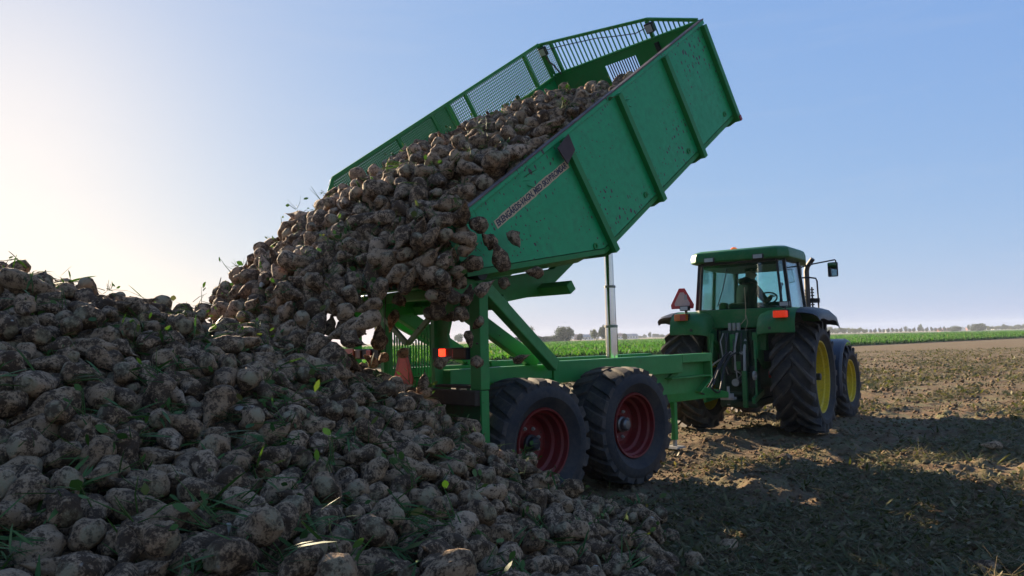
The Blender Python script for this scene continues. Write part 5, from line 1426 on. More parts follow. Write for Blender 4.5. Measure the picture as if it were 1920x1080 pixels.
HEAP_DATA = [-146,179,61,-14,36,-31,-177,187,68,1,41,-8,-152,195,69,-34,9,-32,-135,193,61,3,26,42,-121,190,61,9,41,-24,-91,189,55,40,9,7,-186,206,72,34,-3,-1,-175,209,73,33,-6,16,-160,205,67,32,11,-27,-149,207,68,-23,19,-3,-132,202,67,16,-33,-33,-113,205,68,-43,-5,25,-98,208,62,-25,-25,21,-80,203,62,-9,48,-10,-65,194,52,45,-2,-22,-51,196,50,-11,-45,17,
-38,199,51,-16,46,-11,-200,222,79,-27,27,-21,-184,223,76,-17,24,5,-167,221,73,33,16,1,-150,220,69,17,-21,-39,-139,222,69,19,37,-21,-124,219,68,27,-27,19,-104,223,65,-24,-20,12,-94,222,64,-7,-20,-42,-72,218,61,-11,-23,-39,-61,222,59,33,23,1,-46,223,58,1,47,-10,-24,220,44,-12,10,44,-7,218,40,13,-4,-20,-219,238,87,-28,17,1,-210,227,84,-12,21,-23,
-189,238,80,36,-12,32,-170,229,80,-1,-39,-28,-160,242,78,-10,33,-36,-145,238,76,10,42,-1,-131,230,73,-24,28,9,-112,235,71,24,19,-37,-89,236,69,-24,16,36,-78,236,65,-30,1,12,-69,235,68,23,14,-10,-54,234,60,8,-26,16,-39,236,54,-20,-4,16,-21,237,47,-19,-5,33,2,237,38,-13,0,29,-231,251,93,33,-8,-34,-208,251,91,-17,-34,-23,-197,255,85,34,11,32,
-183,256,83,32,-22,31,-170,252,81,30,-11,22,-155,258,80,-31,-7,-32,-135,247,75,23,27,-18,-121,251,81,-31,-30,6,-106,250,77,-39,-10,30,-91,256,74,-8,38,-15,-71,257,70,-12,-18,-23,-56,251,64,-21,24,38,-38,256,57,24,-25,31,-23,251,51,-30,27,-29,-7,247,44,-15,36,-1,8,254,36,8,38,-30,28,253,27,-6,-12,-48,-235,266,96,-13,25,31,-222,263,94,-5,27,39,
-202,268,89,-24,-17,40,-183,263,90,7,-22,25,-168,262,86,-3,-30,-35,-160,268,82,-25,-2,-6,-145,272,81,-26,-4,-14,-132,265,77,10,-29,14,-114,269,76,16,-26,-28,-98,274,78,21,39,-15,-83,276,72,-30,-11,38,-69,275,69,-20,29,-8,-51,270,63,26,-11,-27,-36,267,57,-21,23,38,-24,269,50,22,28,35,-7,270,46,-13,39,-27,21,270,30,29,1,-25,34,266,22,-26,29,-31,
-262,287,109,34,6,-7,-243,280,102,0,-40,28,-224,284,98,-20,-10,45,-210,281,96,6,21,-39,-194,279,91,17,-19,-38,-181,283,92,-27,6,27,-167,275,92,-44,3,-2,-154,289,85,26,22,-10,-134,283,83,2,43,-23,-123,280,79,5,24,39,-105,285,78,18,-31,-32,-87,287,76,33,-14,-23,-74,284,70,-24,-4,39,-58,289,70,-5,37,22,-44,284,61,-17,-14,5,-28,285,56,22,-15,11,
-19,287,49,24,30,-15,-1,288,42,18,36,3,22,286,29,21,7,-44,36,280,22,17,14,-34,-268,296,118,-9,32,-20,-250,297,111,4,37,-32,-237,299,106,-8,39,-29,-226,297,101,34,19,4,-203,299,94,35,-2,-5,-191,305,97,31,28,-11,-173,299,94,-36,18,6,-163,298,87,4,-36,34,-142,297,83,-11,15,46,-133,294,84,-36,-18,-19,-118,298,83,20,26,38,-100,302,80,2,-34,-35,
-83,297,73,-31,3,14,-67,304,71,9,28,-25,-41,299,63,24,-24,1,-33,296,56,-16,33,22,-19,301,51,-5,-39,-17,-6,301,43,-40,3,-29,18,297,35,36,4,-29,25,306,25,-10,-20,29,41,294,18,33,22,24,-283,308,127,22,-41,14,-273,312,126,-19,25,36,-255,311,115,-7,27,39,-236,312,111,-35,4,12,-227,309,105,20,17,41,-209,308,100,45,12,-12,-200,314,100,-26,-13,2,
-187,313,97,-14,32,-30,-162,310,92,-21,35,-28,-151,316,90,-27,-1,-33,-139,309,87,-2,31,-35,-125,308,87,-36,-1,-8,-110,318,80,-19,11,45,-92,322,79,12,-25,5,-74,314,73,4,24,-34,-56,314,65,17,32,-13,-36,317,56,25,-11,23,-26,320,55,28,-31,21,-12,318,43,12,-23,22,6,316,35,-3,-18,14,23,317,28,46,6,19,36,317,18,16,33,-20,55,314,11,0,-38,33,
66,314,5,-15,27,40,-292,329,135,36,15,11,-277,332,129,37,14,29,-256,326,122,45,11,7,-244,326,115,-16,20,28,-232,330,110,10,24,37,-220,328,107,37,9,-7,-209,329,107,-1,-33,-37,-192,327,104,-35,-12,33,-180,326,97,-28,3,-40,-163,329,97,28,20,-9,-138,327,90,32,-3,6,-123,330,85,24,10,-4,-110,333,84,-30,-24,17,-101,330,80,23,-12,3,-86,335,77,10,35,31,
-69,330,69,12,-21,-22,-48,327,64,-28,15,7,-39,337,56,-7,38,-2,-23,330,49,5,-21,-45,-9,332,40,-2,-32,-36,12,330,36,32,-8,22,21,330,28,-7,39,29,43,331,17,-7,44,-17,54,334,4,31,-1,-10,71,329,4,-11,26,28,-319,347,151,-13,36,-21,-302,339,145,-23,-2,-11,-283,349,138,5,-33,25,-264,338,129,-41,-8,-11,-254,342,123,-23,23,8,-239,346,121,32,14,-16,
-223,343,117,-3,33,13,-205,348,110,27,-25,28,-192,347,108,25,-28,-33,-183,341,103,38,9,-2,-165,347,105,-19,-33,19,-149,346,100,-21,28,34,-141,344,93,-34,-5,-31,-118,347,90,-3,-34,-3,-107,344,82,22,27,20,-86,349,77,24,-26,-22,-71,353,69,24,15,-40,-61,343,66,-22,34,-18,-42,344,57,-1,-18,-1,-30,344,51,-35,6,17,-15,344,43,-41,6,-12,1,345,36,5,26,-42,
23,347,33,20,-12,40,30,339,20,-14,-21,-30,43,342,16,-16,45,-2,63,335,6,-21,31,20,83,334,5,-2,-33,37,-339,330,155,-15,-12,-32,-306,353,152,18,-15,-40,-293,356,144,1,42,-8,-275,357,139,-28,-2,-27,-259,354,131,-25,11,0,-246,358,128,-19,8,27,-228,355,120,9,-23,21,-214,358,116,17,-20,-38,-195,358,114,-34,-19,29,-180,352,109,-31,-26,9,-172,357,104,-9,33,3,
-155,362,104,-40,6,-11,-143,360,95,-27,-2,10,-128,362,91,-15,-24,41,-112,355,85,7,-17,-44,-97,361,85,41,8,-5,-80,359,73,24,-6,-40,-42,365,66,-7,-28,34,-51,359,61,16,-29,31,-39,363,55,36,-11,27,-20,362,48,-17,44,3,-4,358,36,-8,31,28,11,364,28,19,31,-23,23,356,21,8,24,43,35,358,18,24,39,-20,58,348,6,-16,-34,24,71,357,4,30,4,-39,
85,362,8,-5,37,-30,-327,363,161,20,-14,-6,-313,372,160,-36,-33,6,-295,368,151,-12,-12,23,-281,369,147,33,-15,18,-271,373,144,-9,-26,-30,-255,373,139,27,-20,-36,-237,373,131,19,6,-46,-227,367,125,24,8,-42,-206,372,118,33,-14,19,-189,375,116,31,-9,-8,-180,373,112,2,-39,29,-167,369,108,-25,-9,2,-159,375,105,-17,-28,-26,-136,370,97,-13,17,16,-122,373,90,-11,-24,27,
-110,381,88,40,1,22,-92,371,80,-16,40,-4,-68,374,68,-15,28,27,-56,376,64,22,2,-21,-33,376,52,18,-17,38,-23,373,46,25,28,33,-10,378,36,-13,-28,-30,6,378,31,26,6,-20,20,373,23,2,-39,-27,27,370,17,-39,6,-22,50,371,7,21,10,-43,68,373,8,26,-13,-23,79,380,3,6,19,35,-334,374,171,-16,44,-18,-321,382,166,21,-10,-43,-301,383,161,21,-32,17,
-291,388,158,4,41,-27,-279,387,152,22,21,18,-268,391,146,41,-10,11,-252,385,139,34,18,32,-232,383,134,11,-25,-39,-214,382,125,19,-27,17,-200,386,119,0,43,-26,-187,388,119,3,-34,-27,-173,387,113,20,-27,31,-160,393,109,29,14,-14,-140,387,99,34,0,-16,-126,388,96,18,-11,-43,-109,391,87,9,-26,-42,-99,393,83,24,16,-24,-76,399,80,49,4,9,-62,389,72,-47,16,-6,
-51,396,58,21,-15,-42,-29,387,48,4,39,9,-21,398,42,-22,3,39,-7,392,34,-1,28,41,5,397,26,3,-22,32,18,393,23,16,-31,14,38,392,14,36,-12,6,52,390,7,-26,-21,8,65,388,5,-6,37,-22,86,394,5,22,-28,35,-351,396,191,30,33,-21,-339,393,180,-14,-23,25,-325,402,174,-20,-20,41,-312,399,169,-38,-4,-26,-298,405,166,7,-31,32,-281,400,157,28,32,4,
-264,403,151,-23,28,-12,-252,396,142,-27,-13,-38,-238,405,140,32,-6,-4,-226,392,133,-8,-25,-28,-211,397,130,3,-27,-26,-192,401,126,-35,-10,29,-180,403,118,20,-16,-42,-163,403,112,-29,-8,38,-145,401,105,-17,35,-22,-128,403,100,36,23,-26,-119,410,93,22,30,-11,-102,406,86,9,-13,-29,-96,411,82,-5,35,-10,-73,409,71,-15,-9,-32,-62,401,65,23,39,22,-35,403,54,4,-28,41,
-23,412,47,-30,3,31,-6,409,38,23,-22,-22,4,410,28,21,-19,-6,16,411,23,37,-4,15,32,408,15,-8,-29,34,42,407,7,19,32,1,61,404,7,-13,30,-34,74,405,5,6,31,-32,-362,406,193,28,22,-32,-339,408,187,2,-40,19,-334,413,180,6,29,38,-320,412,175,-31,1,-36,-304,410,171,-18,-2,1,-286,414,164,18,41,-10,-274,416,159,-7,38,-31,-256,417,153,14,-15,-14,
-241,418,145,28,13,-18,-228,413,140,27,25,-16,-215,416,135,24,4,-22,-198,416,128,26,7,-36,-183,417,123,35,-11,32,-170,418,117,-8,36,-33,-155,411,110,24,35,18,-140,419,104,42,20,8,-118,422,96,-12,-13,-18,-105,420,89,33,-3,32,-95,425,83,-21,-1,25,-80,416,78,-27,-25,-12,-70,421,70,40,12,15,-55,413,63,-34,34,7,-34,422,54,14,17,-45,-20,423,42,34,22,29,
-5,418,34,11,-28,-28,8,422,26,23,-18,-29,26,420,20,27,40,-13,37,419,7,-13,18,45,51,426,5,-8,-31,-16,66,424,7,-18,-36,-17,83,422,5,29,-16,-18,-398,414,207,2,-21,-41,-378,425,203,-16,29,11,-358,430,197,32,-18,30,-344,433,194,-27,4,15,-332,439,191,40,3,-13,-317,431,180,-11,-4,49,-296,430,172,-26,30,2,-279,429,170,31,13,6,-266,426,163,-26,28,25,
-251,429,158,36,15,-31,-237,431,150,-15,-23,6,-224,436,146,-37,19,-28,-207,428,137,-26,-3,25,-184,435,131,43,-8,-8,-174,427,121,5,-33,-33,-157,425,117,34,-13,34,-146,429,109,-28,-21,-33,-128,437,103,0,-19,-30,-110,431,90,12,-20,-35,-101,438,86,27,31,18,-84,431,80,-34,20,0,-66,433,72,-12,40,-27,-55,431,61,-27,-9,-29,-42,433,56,-32,26,-11,-27,439,50,-3,-10,-26,
-8,433,37,44,-1,18,7,437,26,29,10,-34,16,434,20,14,30,36,25,431,15,27,2,-27,34,434,9,35,-14,22,63,439,4,16,-21,-22,80,434,5,-30,-2,-39,-402,447,212,31,11,-14,-385,447,209,32,-8,-25,-363,446,203,18,-7,-39,-351,452,198,-8,32,33,-336,451,196,-27,25,9,-317,447,183,30,-7,7,-304,448,183,-19,13,-30,-295,447,176,-20,-18,-37,-280,448,172,40,16,13,
-256,446,160,-3,29,40,-246,447,156,17,24,40,-229,449,151,3,-29,12,-214,446,146,-19,-9,-9,-195,446,135,14,31,-32,-184,448,129,22,34,-8,-169,448,122,-18,-24,36,-151,443,115,17,-15,-41,-139,453,112,-26,15,-1,-118,450,103,-35,-10,-3,-102,447,93,23,13,-42,-84,448,84,-34,19,8,-74,445,76,19,-22,15,-64,449,71,13,30,-35,-54,444,66,-41,1,-22,-28,450,48,-20,-19,-28,
-8,447,41,-1,27,-3,-4,445,33,27,26,33,10,446,25,14,24,39,31,455,12,17,27,-24,47,453,9,13,-38,30,65,458,10,-2,-38,2,72,450,4,27,14,38,-417,457,215,28,-12,-7,-407,466,215,-29,-16,-23,-395,456,212,-35,-12,-18,-380,463,209,35,5,30,-366,466,206,37,17,25,-342,466,198,-21,23,38,-321,463,190,-12,-34,26,-310,464,189,42,-8,1,-297,465,182,38,11,27,
-277,471,176,-1,43,-25,-267,466,167,-15,-15,-31,-248,465,162,13,-33,-32,-239,463,156,-18,37,-28,-223,466,150,-12,-22,33,-209,460,143,-19,1,43,-195,462,139,-16,31,-35,-179,463,131,9,25,-42,-163,460,127,30,-19,-27,-151,462,117,12,-21,-6,-138,470,112,-18,12,35,-109,469,101,40,-9,11,-101,460,92,-30,-13,-34,-85,463,85,-31,23,13,-70,459,78,46,10,17,-44,461,66,-34,25,14,
-27,454,59,-18,19,42,-25,464,50,11,38,18,-5,465,39,10,-42,24,17,457,32,41,-6,9,29,467,22,-28,-13,36,38,470,12,37,13,-23,44,468,5,-10,36,-33,65,470,6,-31,11,-22,75,464,4,-28,11,-39,-446,473,218,-31,16,29,-429,479,216,2,-31,-25,-418,479,216,-45,-3,-7,-398,476,210,20,20,-37,-388,476,211,-35,3,-31,-373,476,207,-2,-30,30,-356,481,206,34,-13,-18,
-339,480,197,16,-14,-25,-315,484,188,-30,-15,-26,-300,477,185,2,-31,-23,-291,484,182,13,34,-21,-270,481,178,-45,-10,7,-260,479,168,-36,14,-31,-239,485,161,22,-23,-24,-224,483,154,31,9,-7,-213,481,151,-21,-24,-32,-204,476,144,40,0,1,-185,474,135,21,-13,-40,-164,474,126,-10,30,37,-151,476,122,-37,12,-7,-136,488,113,10,-4,-30,-121,480,106,27,-28,27,-109,478,99,27,34,23,
-93,480,89,1,37,-32,-86,478,84,-24,-18,-32,-61,476,73,24,13,-25,-47,478,68,9,-9,-28,-31,481,56,36,-29,19,-12,483,42,15,42,-13,8,473,32,31,-18,-2,23,483,27,-20,12,-5,28,485,19,29,-22,22,38,482,11,19,32,33,51,482,6,37,4,-11,74,485,4,-26,9,-40,-448,500,211,-39,-2,26,-437,502,213,15,-6,-33,-424,500,213,-29,17,14,-404,496,210,-31,0,-30,
-390,488,212,-4,-30,16,-371,487,206,-11,-26,17,-358,493,204,-30,24,-23,-338,491,199,-22,3,43,-328,498,197,6,-32,-23,-317,499,189,7,-27,22,-303,498,186,33,-20,13,-281,497,178,-21,-3,45,-266,500,173,39,-9,30,-250,495,168,25,30,-31,-239,498,161,-28,28,-26,-221,501,155,35,-13,23,-202,492,145,-1,15,47,-191,496,143,20,-29,33,-174,489,133,-1,-30,-39,-161,496,129,-6,-35,35,
-145,493,122,25,-17,-28,-129,497,113,-23,-17,25,-114,489,107,34,33,7,-99,491,95,-38,-8,-16,-84,493,89,2,37,-12,-64,488,74,32,-3,-27,-48,491,71,-18,-30,-6,-45,499,64,-16,-32,-34,-28,496,52,22,34,8,-5,495,39,27,-27,32,7,495,32,23,-24,30,20,494,22,9,-31,36,32,496,17,-29,-21,10,46,497,7,-33,9,-10,60,491,5,-36,-7,8,-470,502,210,23,-36,-24,
-455,515,205,-12,-31,-37,-433,512,208,19,-29,-18,-410,514,207,-33,-5,22,-398,511,210,2,-34,8,-383,509,207,26,-3,4,-367,504,207,34,-7,-12,-351,510,201,17,-22,-21,-333,512,200,5,-41,-25,-321,510,192,-30,-3,31,-311,517,189,-20,28,-29,-297,509,184,-30,0,-6,-275,509,179,-11,46,16,-260,511,170,17,-34,26,-247,516,168,-11,45,9,-243,509,163,-9,37,-3,-216,511,154,0,-23,-33,
-201,506,148,10,-24,-32,-184,508,145,-32,-11,22,-169,511,136,-18,-10,39,-152,509,127,15,-32,25,-140,508,120,0,-21,30,-128,517,116,-29,2,37,-110,511,107,9,-29,36,-96,513,99,-6,-17,27,-68,499,81,23,32,-30,-59,510,73,-19,-9,20,-38,511,64,-4,32,38,-26,513,56,14,-18,-34,-16,508,47,33,-1,0,-3,512,43,24,-20,-23,11,510,33,-16,-21,27,24,506,24,-30,-31,-25,
39,506,14,-36,17,9,58,512,6,21,-21,33,68,502,5,-27,-16,-32,-476,529,194,21,16,-42,-466,528,200,27,5,0,-444,533,201,24,9,-35,-418,532,203,19,22,32,-396,521,206,26,-2,-42,-391,528,204,-26,-20,13,-367,531,201,18,-16,-31,-356,520,201,-15,-21,22,-342,532,199,2,-35,-5,-333,526,194,-33,-11,-30,-316,526,191,-36,-3,24,-296,532,183,32,-8,-34,-287,523,181,-3,29,-24,
-271,524,175,0,-27,-20,-258,529,172,38,14,11,-236,523,161,15,-25,29,-229,521,160,14,32,-33,-213,525,155,-12,36,-28,-193,528,149,-27,21,35,-179,522,141,-2,-25,-16,-162,524,132,34,8,-8,-150,525,128,-20,39,-21,-131,527,121,28,7,40,-117,523,110,-31,11,0,-100,526,100,26,1,-5,-76,533,89,-37,12,16,-64,524,81,-1,-32,38,-47,523,70,-12,36,22,-36,529,64,-12,28,7,
-26,524,57,9,-3,-49,-5,524,46,18,-24,-33,2,521,37,-10,24,29,20,523,29,11,-3,-38,42,520,19,-14,-30,-8,49,525,8,-9,-16,-38,60,526,6,-25,-18,-2,74,516,7,11,38,26,96,522,6,3,-32,-32,-494,544,187,18,-20,8,-479,542,188,10,-27,40,-467,548,191,36,-4,-33,-453,543,193,28,-3,-27,-428,548,196,25,-30,-30,-418,551,195,-13,25,-40,-393,540,200,-10,-35,-21,
-380,545,198,-2,-37,-32,-365,539,201,-43,4,24,-357,542,198,-28,-27,-17,-337,545,193,8,-34,-4,-323,540,191,-38,1,-31,-311,550,185,32,16,18,-291,546,181,33,-16,-19,-276,538,175,12,-22,-42,-265,542,172,30,28,8,-247,541,166,25,6,-27,-232,538,162,21,27,21,-216,540,155,25,-21,32,-201,542,155,-38,-9,26,-184,538,146,-21,37,-25,-172,544,140,38,18,27,-149,538,133,-28,26,23,
-132,544,125,31,-17,-29,-124,537,116,-10,-27,-38,-99,536,103,12,-13,8,-85,538,94,-27,-22,-8,-68,545,83,-35,9,-30,-54,539,77,18,-18,-6,-29,547,72,22,-7,-22,-32,543,63,27,30,10,-12,538,51,22,-9,-14,11,544,39,25,-14,-40,12,535,33,8,23,-43,36,537,27,24,-28,34,40,540,16,17,33,-16,53,543,9,-10,-28,-27,72,538,5,-6,-33,37,84,546,7,-1,34,-36,
-533,573,164,-41,4,-29,-508,557,175,0,44,23,-485,560,178,-19,-19,38,-469,565,181,17,-29,2,-458,568,188,28,39,10,-440,558,189,15,-18,38,-424,564,189,-20,-37,6,-405,561,194,-17,-36,-29,-393,559,193,-30,-26,-30,-377,563,191,-39,11,-27,-365,566,191,0,44,23,-348,559,192,-14,41,11,-327,560,186,-38,-19,22,-307,563,181,-16,-26,-30,-299,560,176,-29,21,-32,-285,558,175,4,-31,37,
-273,555,173,33,19,32,-250,557,171,20,37,-26,-240,560,164,-19,28,-7,-221,559,161,30,-17,-35,-209,554,158,-2,24,-39,-195,553,152,-5,-19,-22,-178,552,148,-41,13,-24,-156,556,138,27,-3,-42,-143,562,128,14,-21,-43,-115,550,121,-10,32,-19,-116,552,112,-21,-14,-2,-99,552,104,7,-29,37,-89,551,97,2,7,-43,-64,560,83,23,30,4,-47,558,74,-1,29,38,-30,562,69,48,-2,-5,
-22,558,57,11,37,-26,-5,560,47,-28,35,-21,11,553,36,-12,-18,-38,21,553,29,-21,7,13,32,545,22,-26,17,10,47,555,12,4,33,26,60,552,8,-33,-13,-9,75,558,4,-29,-11,25,95,553,6,6,-23,-32,-532,582,152,12,28,40,-517,598,150,-20,1,-43,-501,578,170,-43,-20,-14,-487,580,165,-4,32,37,-464,576,177,-13,-39,-4,-444,576,177,9,22,-34,-434,582,181,-38,3,-30,
-415,576,183,23,11,-15,-392,575,186,-33,-22,16,-386,583,181,12,29,21,-374,573,187,29,32,22,-358,572,185,-2,24,-37,-342,574,185,-4,-39,0,-322,571,182,5,28,-29,-305,574,176,29,20,31,-291,577,171,26,20,22,-278,565,170,-21,-15,2,-265,571,169,-6,29,10,-249,571,166,-13,-27,38,-230,572,161,15,-26,17,-219,574,160,-8,39,-27,-201,567,151,-33,18,-15,-187,565,148,-29,-5,-21,
-171,572,143,23,-16,0,-153,576,134,-31,23,-29,-139,579,128,-38,-1,-24,-128,568,120,-27,35,-22,-109,572,110,-13,-27,39,-91,573,101,37,7,22,-75,568,88,13,-28,36,-56,573,80,-10,-33,14,-20,571,66,-3,35,8,-29,580,64,-27,8,19,-7,580,55,16,-40,24,4,570,43,-19,25,33,14,570,34,18,18,23,23,568,29,33,26,5,40,566,17,25,-5,-26,59,569,14,-29,8,-40,
69,572,5,-27,-21,21,90,577,4,20,-25,24,100,567,6,-13,21,-21,-516,628,140,1,42,26,-489,595,159,17,-26,-7,-473,592,163,-29,20,-4,-463,591,172,22,32,-19,-445,590,173,-41,-11,-23,-426,594,171,-29,-14,-38,-410,598,173,11,-29,34,-394,597,173,-38,5,-17,-376,594,180,36,-2,19,-361,593,175,25,-12,-18,-351,598,173,35,3,12,-334,584,178,-9,-34,33,-315,588,177,13,-30,34,
-301,590,171,29,-18,-36,-289,588,168,-7,34,-17,-272,588,168,-6,-27,33,-258,582,164,-25,14,16,-243,590,168,-20,35,-11,-225,586,160,28,15,36,-204,584,156,37,6,-16,-184,586,152,34,-9,-16,-174,582,145,12,-27,5,-155,591,135,29,12,38,-152,585,132,0,-22,16,-125,590,118,-48,4,-13,-117,589,112,11,34,-17,-105,588,105,27,-31,23,-85,585,96,3,46,9,-64,589,87,-8,-36,8,
-56,586,78,-27,-15,-14,-43,590,68,-22,-11,42,-27,592,57,3,31,-24,-2,594,47,-19,3,34,11,589,38,29,-18,32,25,587,31,38,0,14,41,581,24,-14,22,42,46,583,15,-15,13,40,56,589,8,-8,-24,33,79,590,9,9,39,-26,103,590,6,29,-13,15,-509,610,143,-21,29,0,-481,620,149,43,11,-15,-460,600,166,-45,11,9,-446,605,165,-10,-34,-10,-436,609,164,-3,-32,-20,
-416,607,165,-42,6,-18,-404,605,167,18,20,39,-382,601,171,3,15,-22,-369,603,170,18,-20,-31,-356,605,169,-19,-9,45,-340,606,173,-2,17,-46,-325,605,171,16,-26,25,-307,605,167,-36,22,-2,-288,597,166,-31,-22,12,-274,602,162,-10,-24,36,-258,604,160,27,7,-20,-247,603,162,34,-2,-19,-230,601,158,14,-12,-27,-210,598,156,14,-2,-27,-195,596,152,30,5,-9,-180,599,147,-26,-14,-12,
-170,602,143,24,33,29,-161,596,137,-21,-20,38,-138,604,127,-1,37,34,-119,600,120,-38,27,13,-102,598,109,6,-31,-36,-89,598,96,-11,-12,32,-68,605,91,-25,-11,-41,-62,601,81,24,42,14,-46,602,71,-16,40,23,-31,602,61,-29,-17,-25,-1,613,55,41,-1,22,-1,617,43,11,-38,-29,19,615,34,15,-32,-25,26,610,27,-9,-25,8,38,598,22,8,-17,-33,58,601,9,4,-23,29,
72,604,7,36,-21,5,85,598,6,-15,30,-31,101,608,7,21,12,31,-483,630,140,38,18,27,-462,622,153,-26,-41,-13,-441,617,154,-2,20,-7,-421,624,156,-24,-35,-4,-409,628,159,-30,-34,-4,-400,633,162,9,35,-25,-386,622,160,-36,-8,-27,-371,618,165,-40,1,-6,-355,620,167,12,1,-2,-331,620,163,15,-29,-10,-315,619,166,-34,22,26,-301,620,160,-26,-17,32,-288,617,165,-33,8,-15,
-275,613,161,-11,28,27,-248,624,165,-2,-33,-32,-236,616,160,-35,-6,10,-225,622,158,35,2,1,-212,609,156,-8,-25,28,-197,619,153,33,17,-12,-179,614,148,-31,6,39,-161,624,142,-25,-31,-26,-135,619,126,-21,-10,21,-121,615,121,-16,-15,-43,-115,619,111,-41,12,-15,-94,616,101,-19,29,35,-80,609,92,0,10,4,-72,613,83,24,31,25,-55,624,74,24,39,-4,-39,618,62,-33,-10,23,
-27,622,55,-41,-2,-22,-14,615,50,1,42,27,4,616,37,-37,-21,-24,27,621,28,16,-38,-22,36,618,20,-37,12,14,43,614,16,5,37,-32,57,613,7,16,-18,-20,75,618,7,-31,18,-30,99,623,4,-3,-38,29,-467,642,136,25,34,27,-456,652,138,25,32,2,-441,644,142,45,-2,16,-423,639,144,-2,19,-2,-404,638,148,5,-38,-21,-391,640,151,18,-10,-15,-380,639,153,18,29,35,
-350,634,157,-40,-13,8,-341,633,161,32,21,8,-324,630,156,24,1,10,-309,644,156,-20,-29,35,-295,632,157,-34,11,-10,-280,638,157,26,-3,26,-264,631,160,25,-2,28,-250,637,159,-15,-29,7,-236,638,158,-34,-1,7,-216,636,158,4,-33,37,-200,634,154,-34,-3,-27,-189,626,152,12,35,0,-171,634,144,6,-36,-24,-148,638,131,5,14,-31,-130,629,120,11,-25,42,-121,634,115,-18,35,-30,
-95,631,103,2,-27,-26,-98,630,95,34,25,26,-79,626,87,2,50,3,-61,640,67,8,-30,-39,-48,635,59,3,24,-43,-35,629,56,16,2,-46,-19,639,44,-3,34,0,-4,634,38,-40,25,-8,10,631,31,37,22,25,25,639,19,27,18,-14,40,633,12,-8,-23,12,48,626,12,-7,45,-10,65,629,5,21,13,41,84,632,8,29,-32,25,-438,665,128,21,0,42,-426,656,139,22,30,12,
-408,658,139,-11,31,-34,-394,658,139,-28,25,29,-387,654,142,4,41,10,-367,657,148,40,24,1,-347,652,153,0,28,41,-338,646,154,-14,-33,-35,-324,643,153,-16,-40,-25,-304,656,155,-2,29,22,-293,648,152,-31,-15,35,-271,653,157,37,17,-28,-261,652,155,17,14,-42,-242,652,153,-20,-18,14,-226,652,152,18,10,-23,-210,647,152,26,-7,25,-195,650,149,2,-27,-26,-172,651,141,-8,34,33,
-160,650,135,-6,-25,-36,-138,643,125,0,41,28,-125,646,115,-16,-17,-10,-109,649,104,-27,-16,-8,-91,644,93,3,35,-16,-78,637,82,21,43,15,-73,654,71,10,-10,-20,-53,648,63,-38,-6,4,-40,651,54,-10,33,5,-34,644,48,0,-18,42,-16,648,37,39,-5,31,0,651,27,21,19,14,18,651,22,-34,35,2,27,649,11,27,24,14,44,646,8,-18,-20,42,56,641,7,-26,14,10,
85,646,4,29,-14,-33,-416,667,130,-25,-18,39,-404,668,132,8,31,-16,-390,669,132,-21,21,4,-367,675,144,22,-22,-38,-354,658,143,14,-19,39,-345,665,143,16,9,36,-326,657,148,-35,6,-29,-309,661,147,-1,-30,36,-296,656,149,-33,-3,-35,-281,660,149,-12,37,29,-265,662,153,-34,-15,28,-245,671,146,18,-9,-35,-234,663,152,-27,24,34,-216,665,151,-12,28,-29,-197,665,148,24,-31,-18,
-184,665,143,12,-35,33,-167,667,134,-13,-30,-33,-142,660,126,-44,-11,-2,-130,663,117,-5,-27,-35,-122,666,108,33,19,12,-95,661,91,29,25,18,-85,654,81,15,8,-29,-70,670,80,1,-29,35,-64,668,62,-20,-1,39,-39,662,50,0,-37,10,-35,661,38,-28,11,37,-20,660,38,-17,-45,9,6,657,18,-12,22,-43,19,665,10,-11,-16,27,33,661,9,9,39,9,57,662,6,29,-4,-30,
69,658,4,14,27,36,82,659,8,-20,-36,-28,-425,675,122,2,-39,-31,-424,698,109,-30,5,-39,-403,690,119,-14,-33,15,-378,679,131,24,-5,24,-363,675,134,30,-28,-28,-352,677,135,-5,-40,-22,-336,689,131,-21,-22,37,-318,682,136,-24,-13,-42,-299,677,146,-8,-40,-15,-290,687,140,43,-9,-24,-275,680,142,9,-19,3,-259,677,148,18,24,-12,-242,681,144,10,36,23,-227,679,143,12,17,-45,
-212,682,141,10,27,-4,-190,680,140,-33,-18,-29,-173,687,131,21,10,29,-159,684,126,-23,22,33,-142,681,117,-37,27,-20,-113,681,107,26,12,-41,-109,676,96,-41,-18,-22,-88,676,88,33,5,17,-80,675,73,8,-3,12,-59,685,55,13,41,13,-50,680,48,-7,-37,16,-45,674,39,-30,-22,-29,-30,674,28,2,-22,45,13,674,7,-36,-1,-12,26,679,9,22,12,28,46,680,7,29,-17,1,
63,674,9,-18,32,34,-396,700,115,-15,27,13,-377,705,121,7,17,45,-368,696,124,-31,27,3,-343,696,126,31,-7,-34,-329,701,127,1,23,-7,-314,695,134,-35,30,15,-305,692,134,-8,36,25,-279,701,139,-44,16,-5,-263,689,140,26,-14,-38,-252,694,138,-34,-12,25,-235,706,133,-20,9,-45,-220,696,139,-11,-24,25,-203,702,134,46,14,-12,-187,696,131,-21,-5,35,-164,700,120,-11,-28,-22,
-152,700,113,-27,18,32,-130,694,104,-41,1,-7,-119,692,96,14,9,-14,-104,690,86,18,-28,-21,-90,685,76,-23,39,1,-74,689,66,17,33,-30,-69,688,55,-22,22,37,-53,688,43,-41,-14,-25,36,693,5,-38,11,-30,56,707,5,20,-26,36,-381,711,109,-18,8,-44,-368,716,117,0,36,-26,-353,719,116,7,-38,29,-343,715,118,45,1,-13,-322,718,122,-40,1,-6,-300,718,123,7,-34,-7,
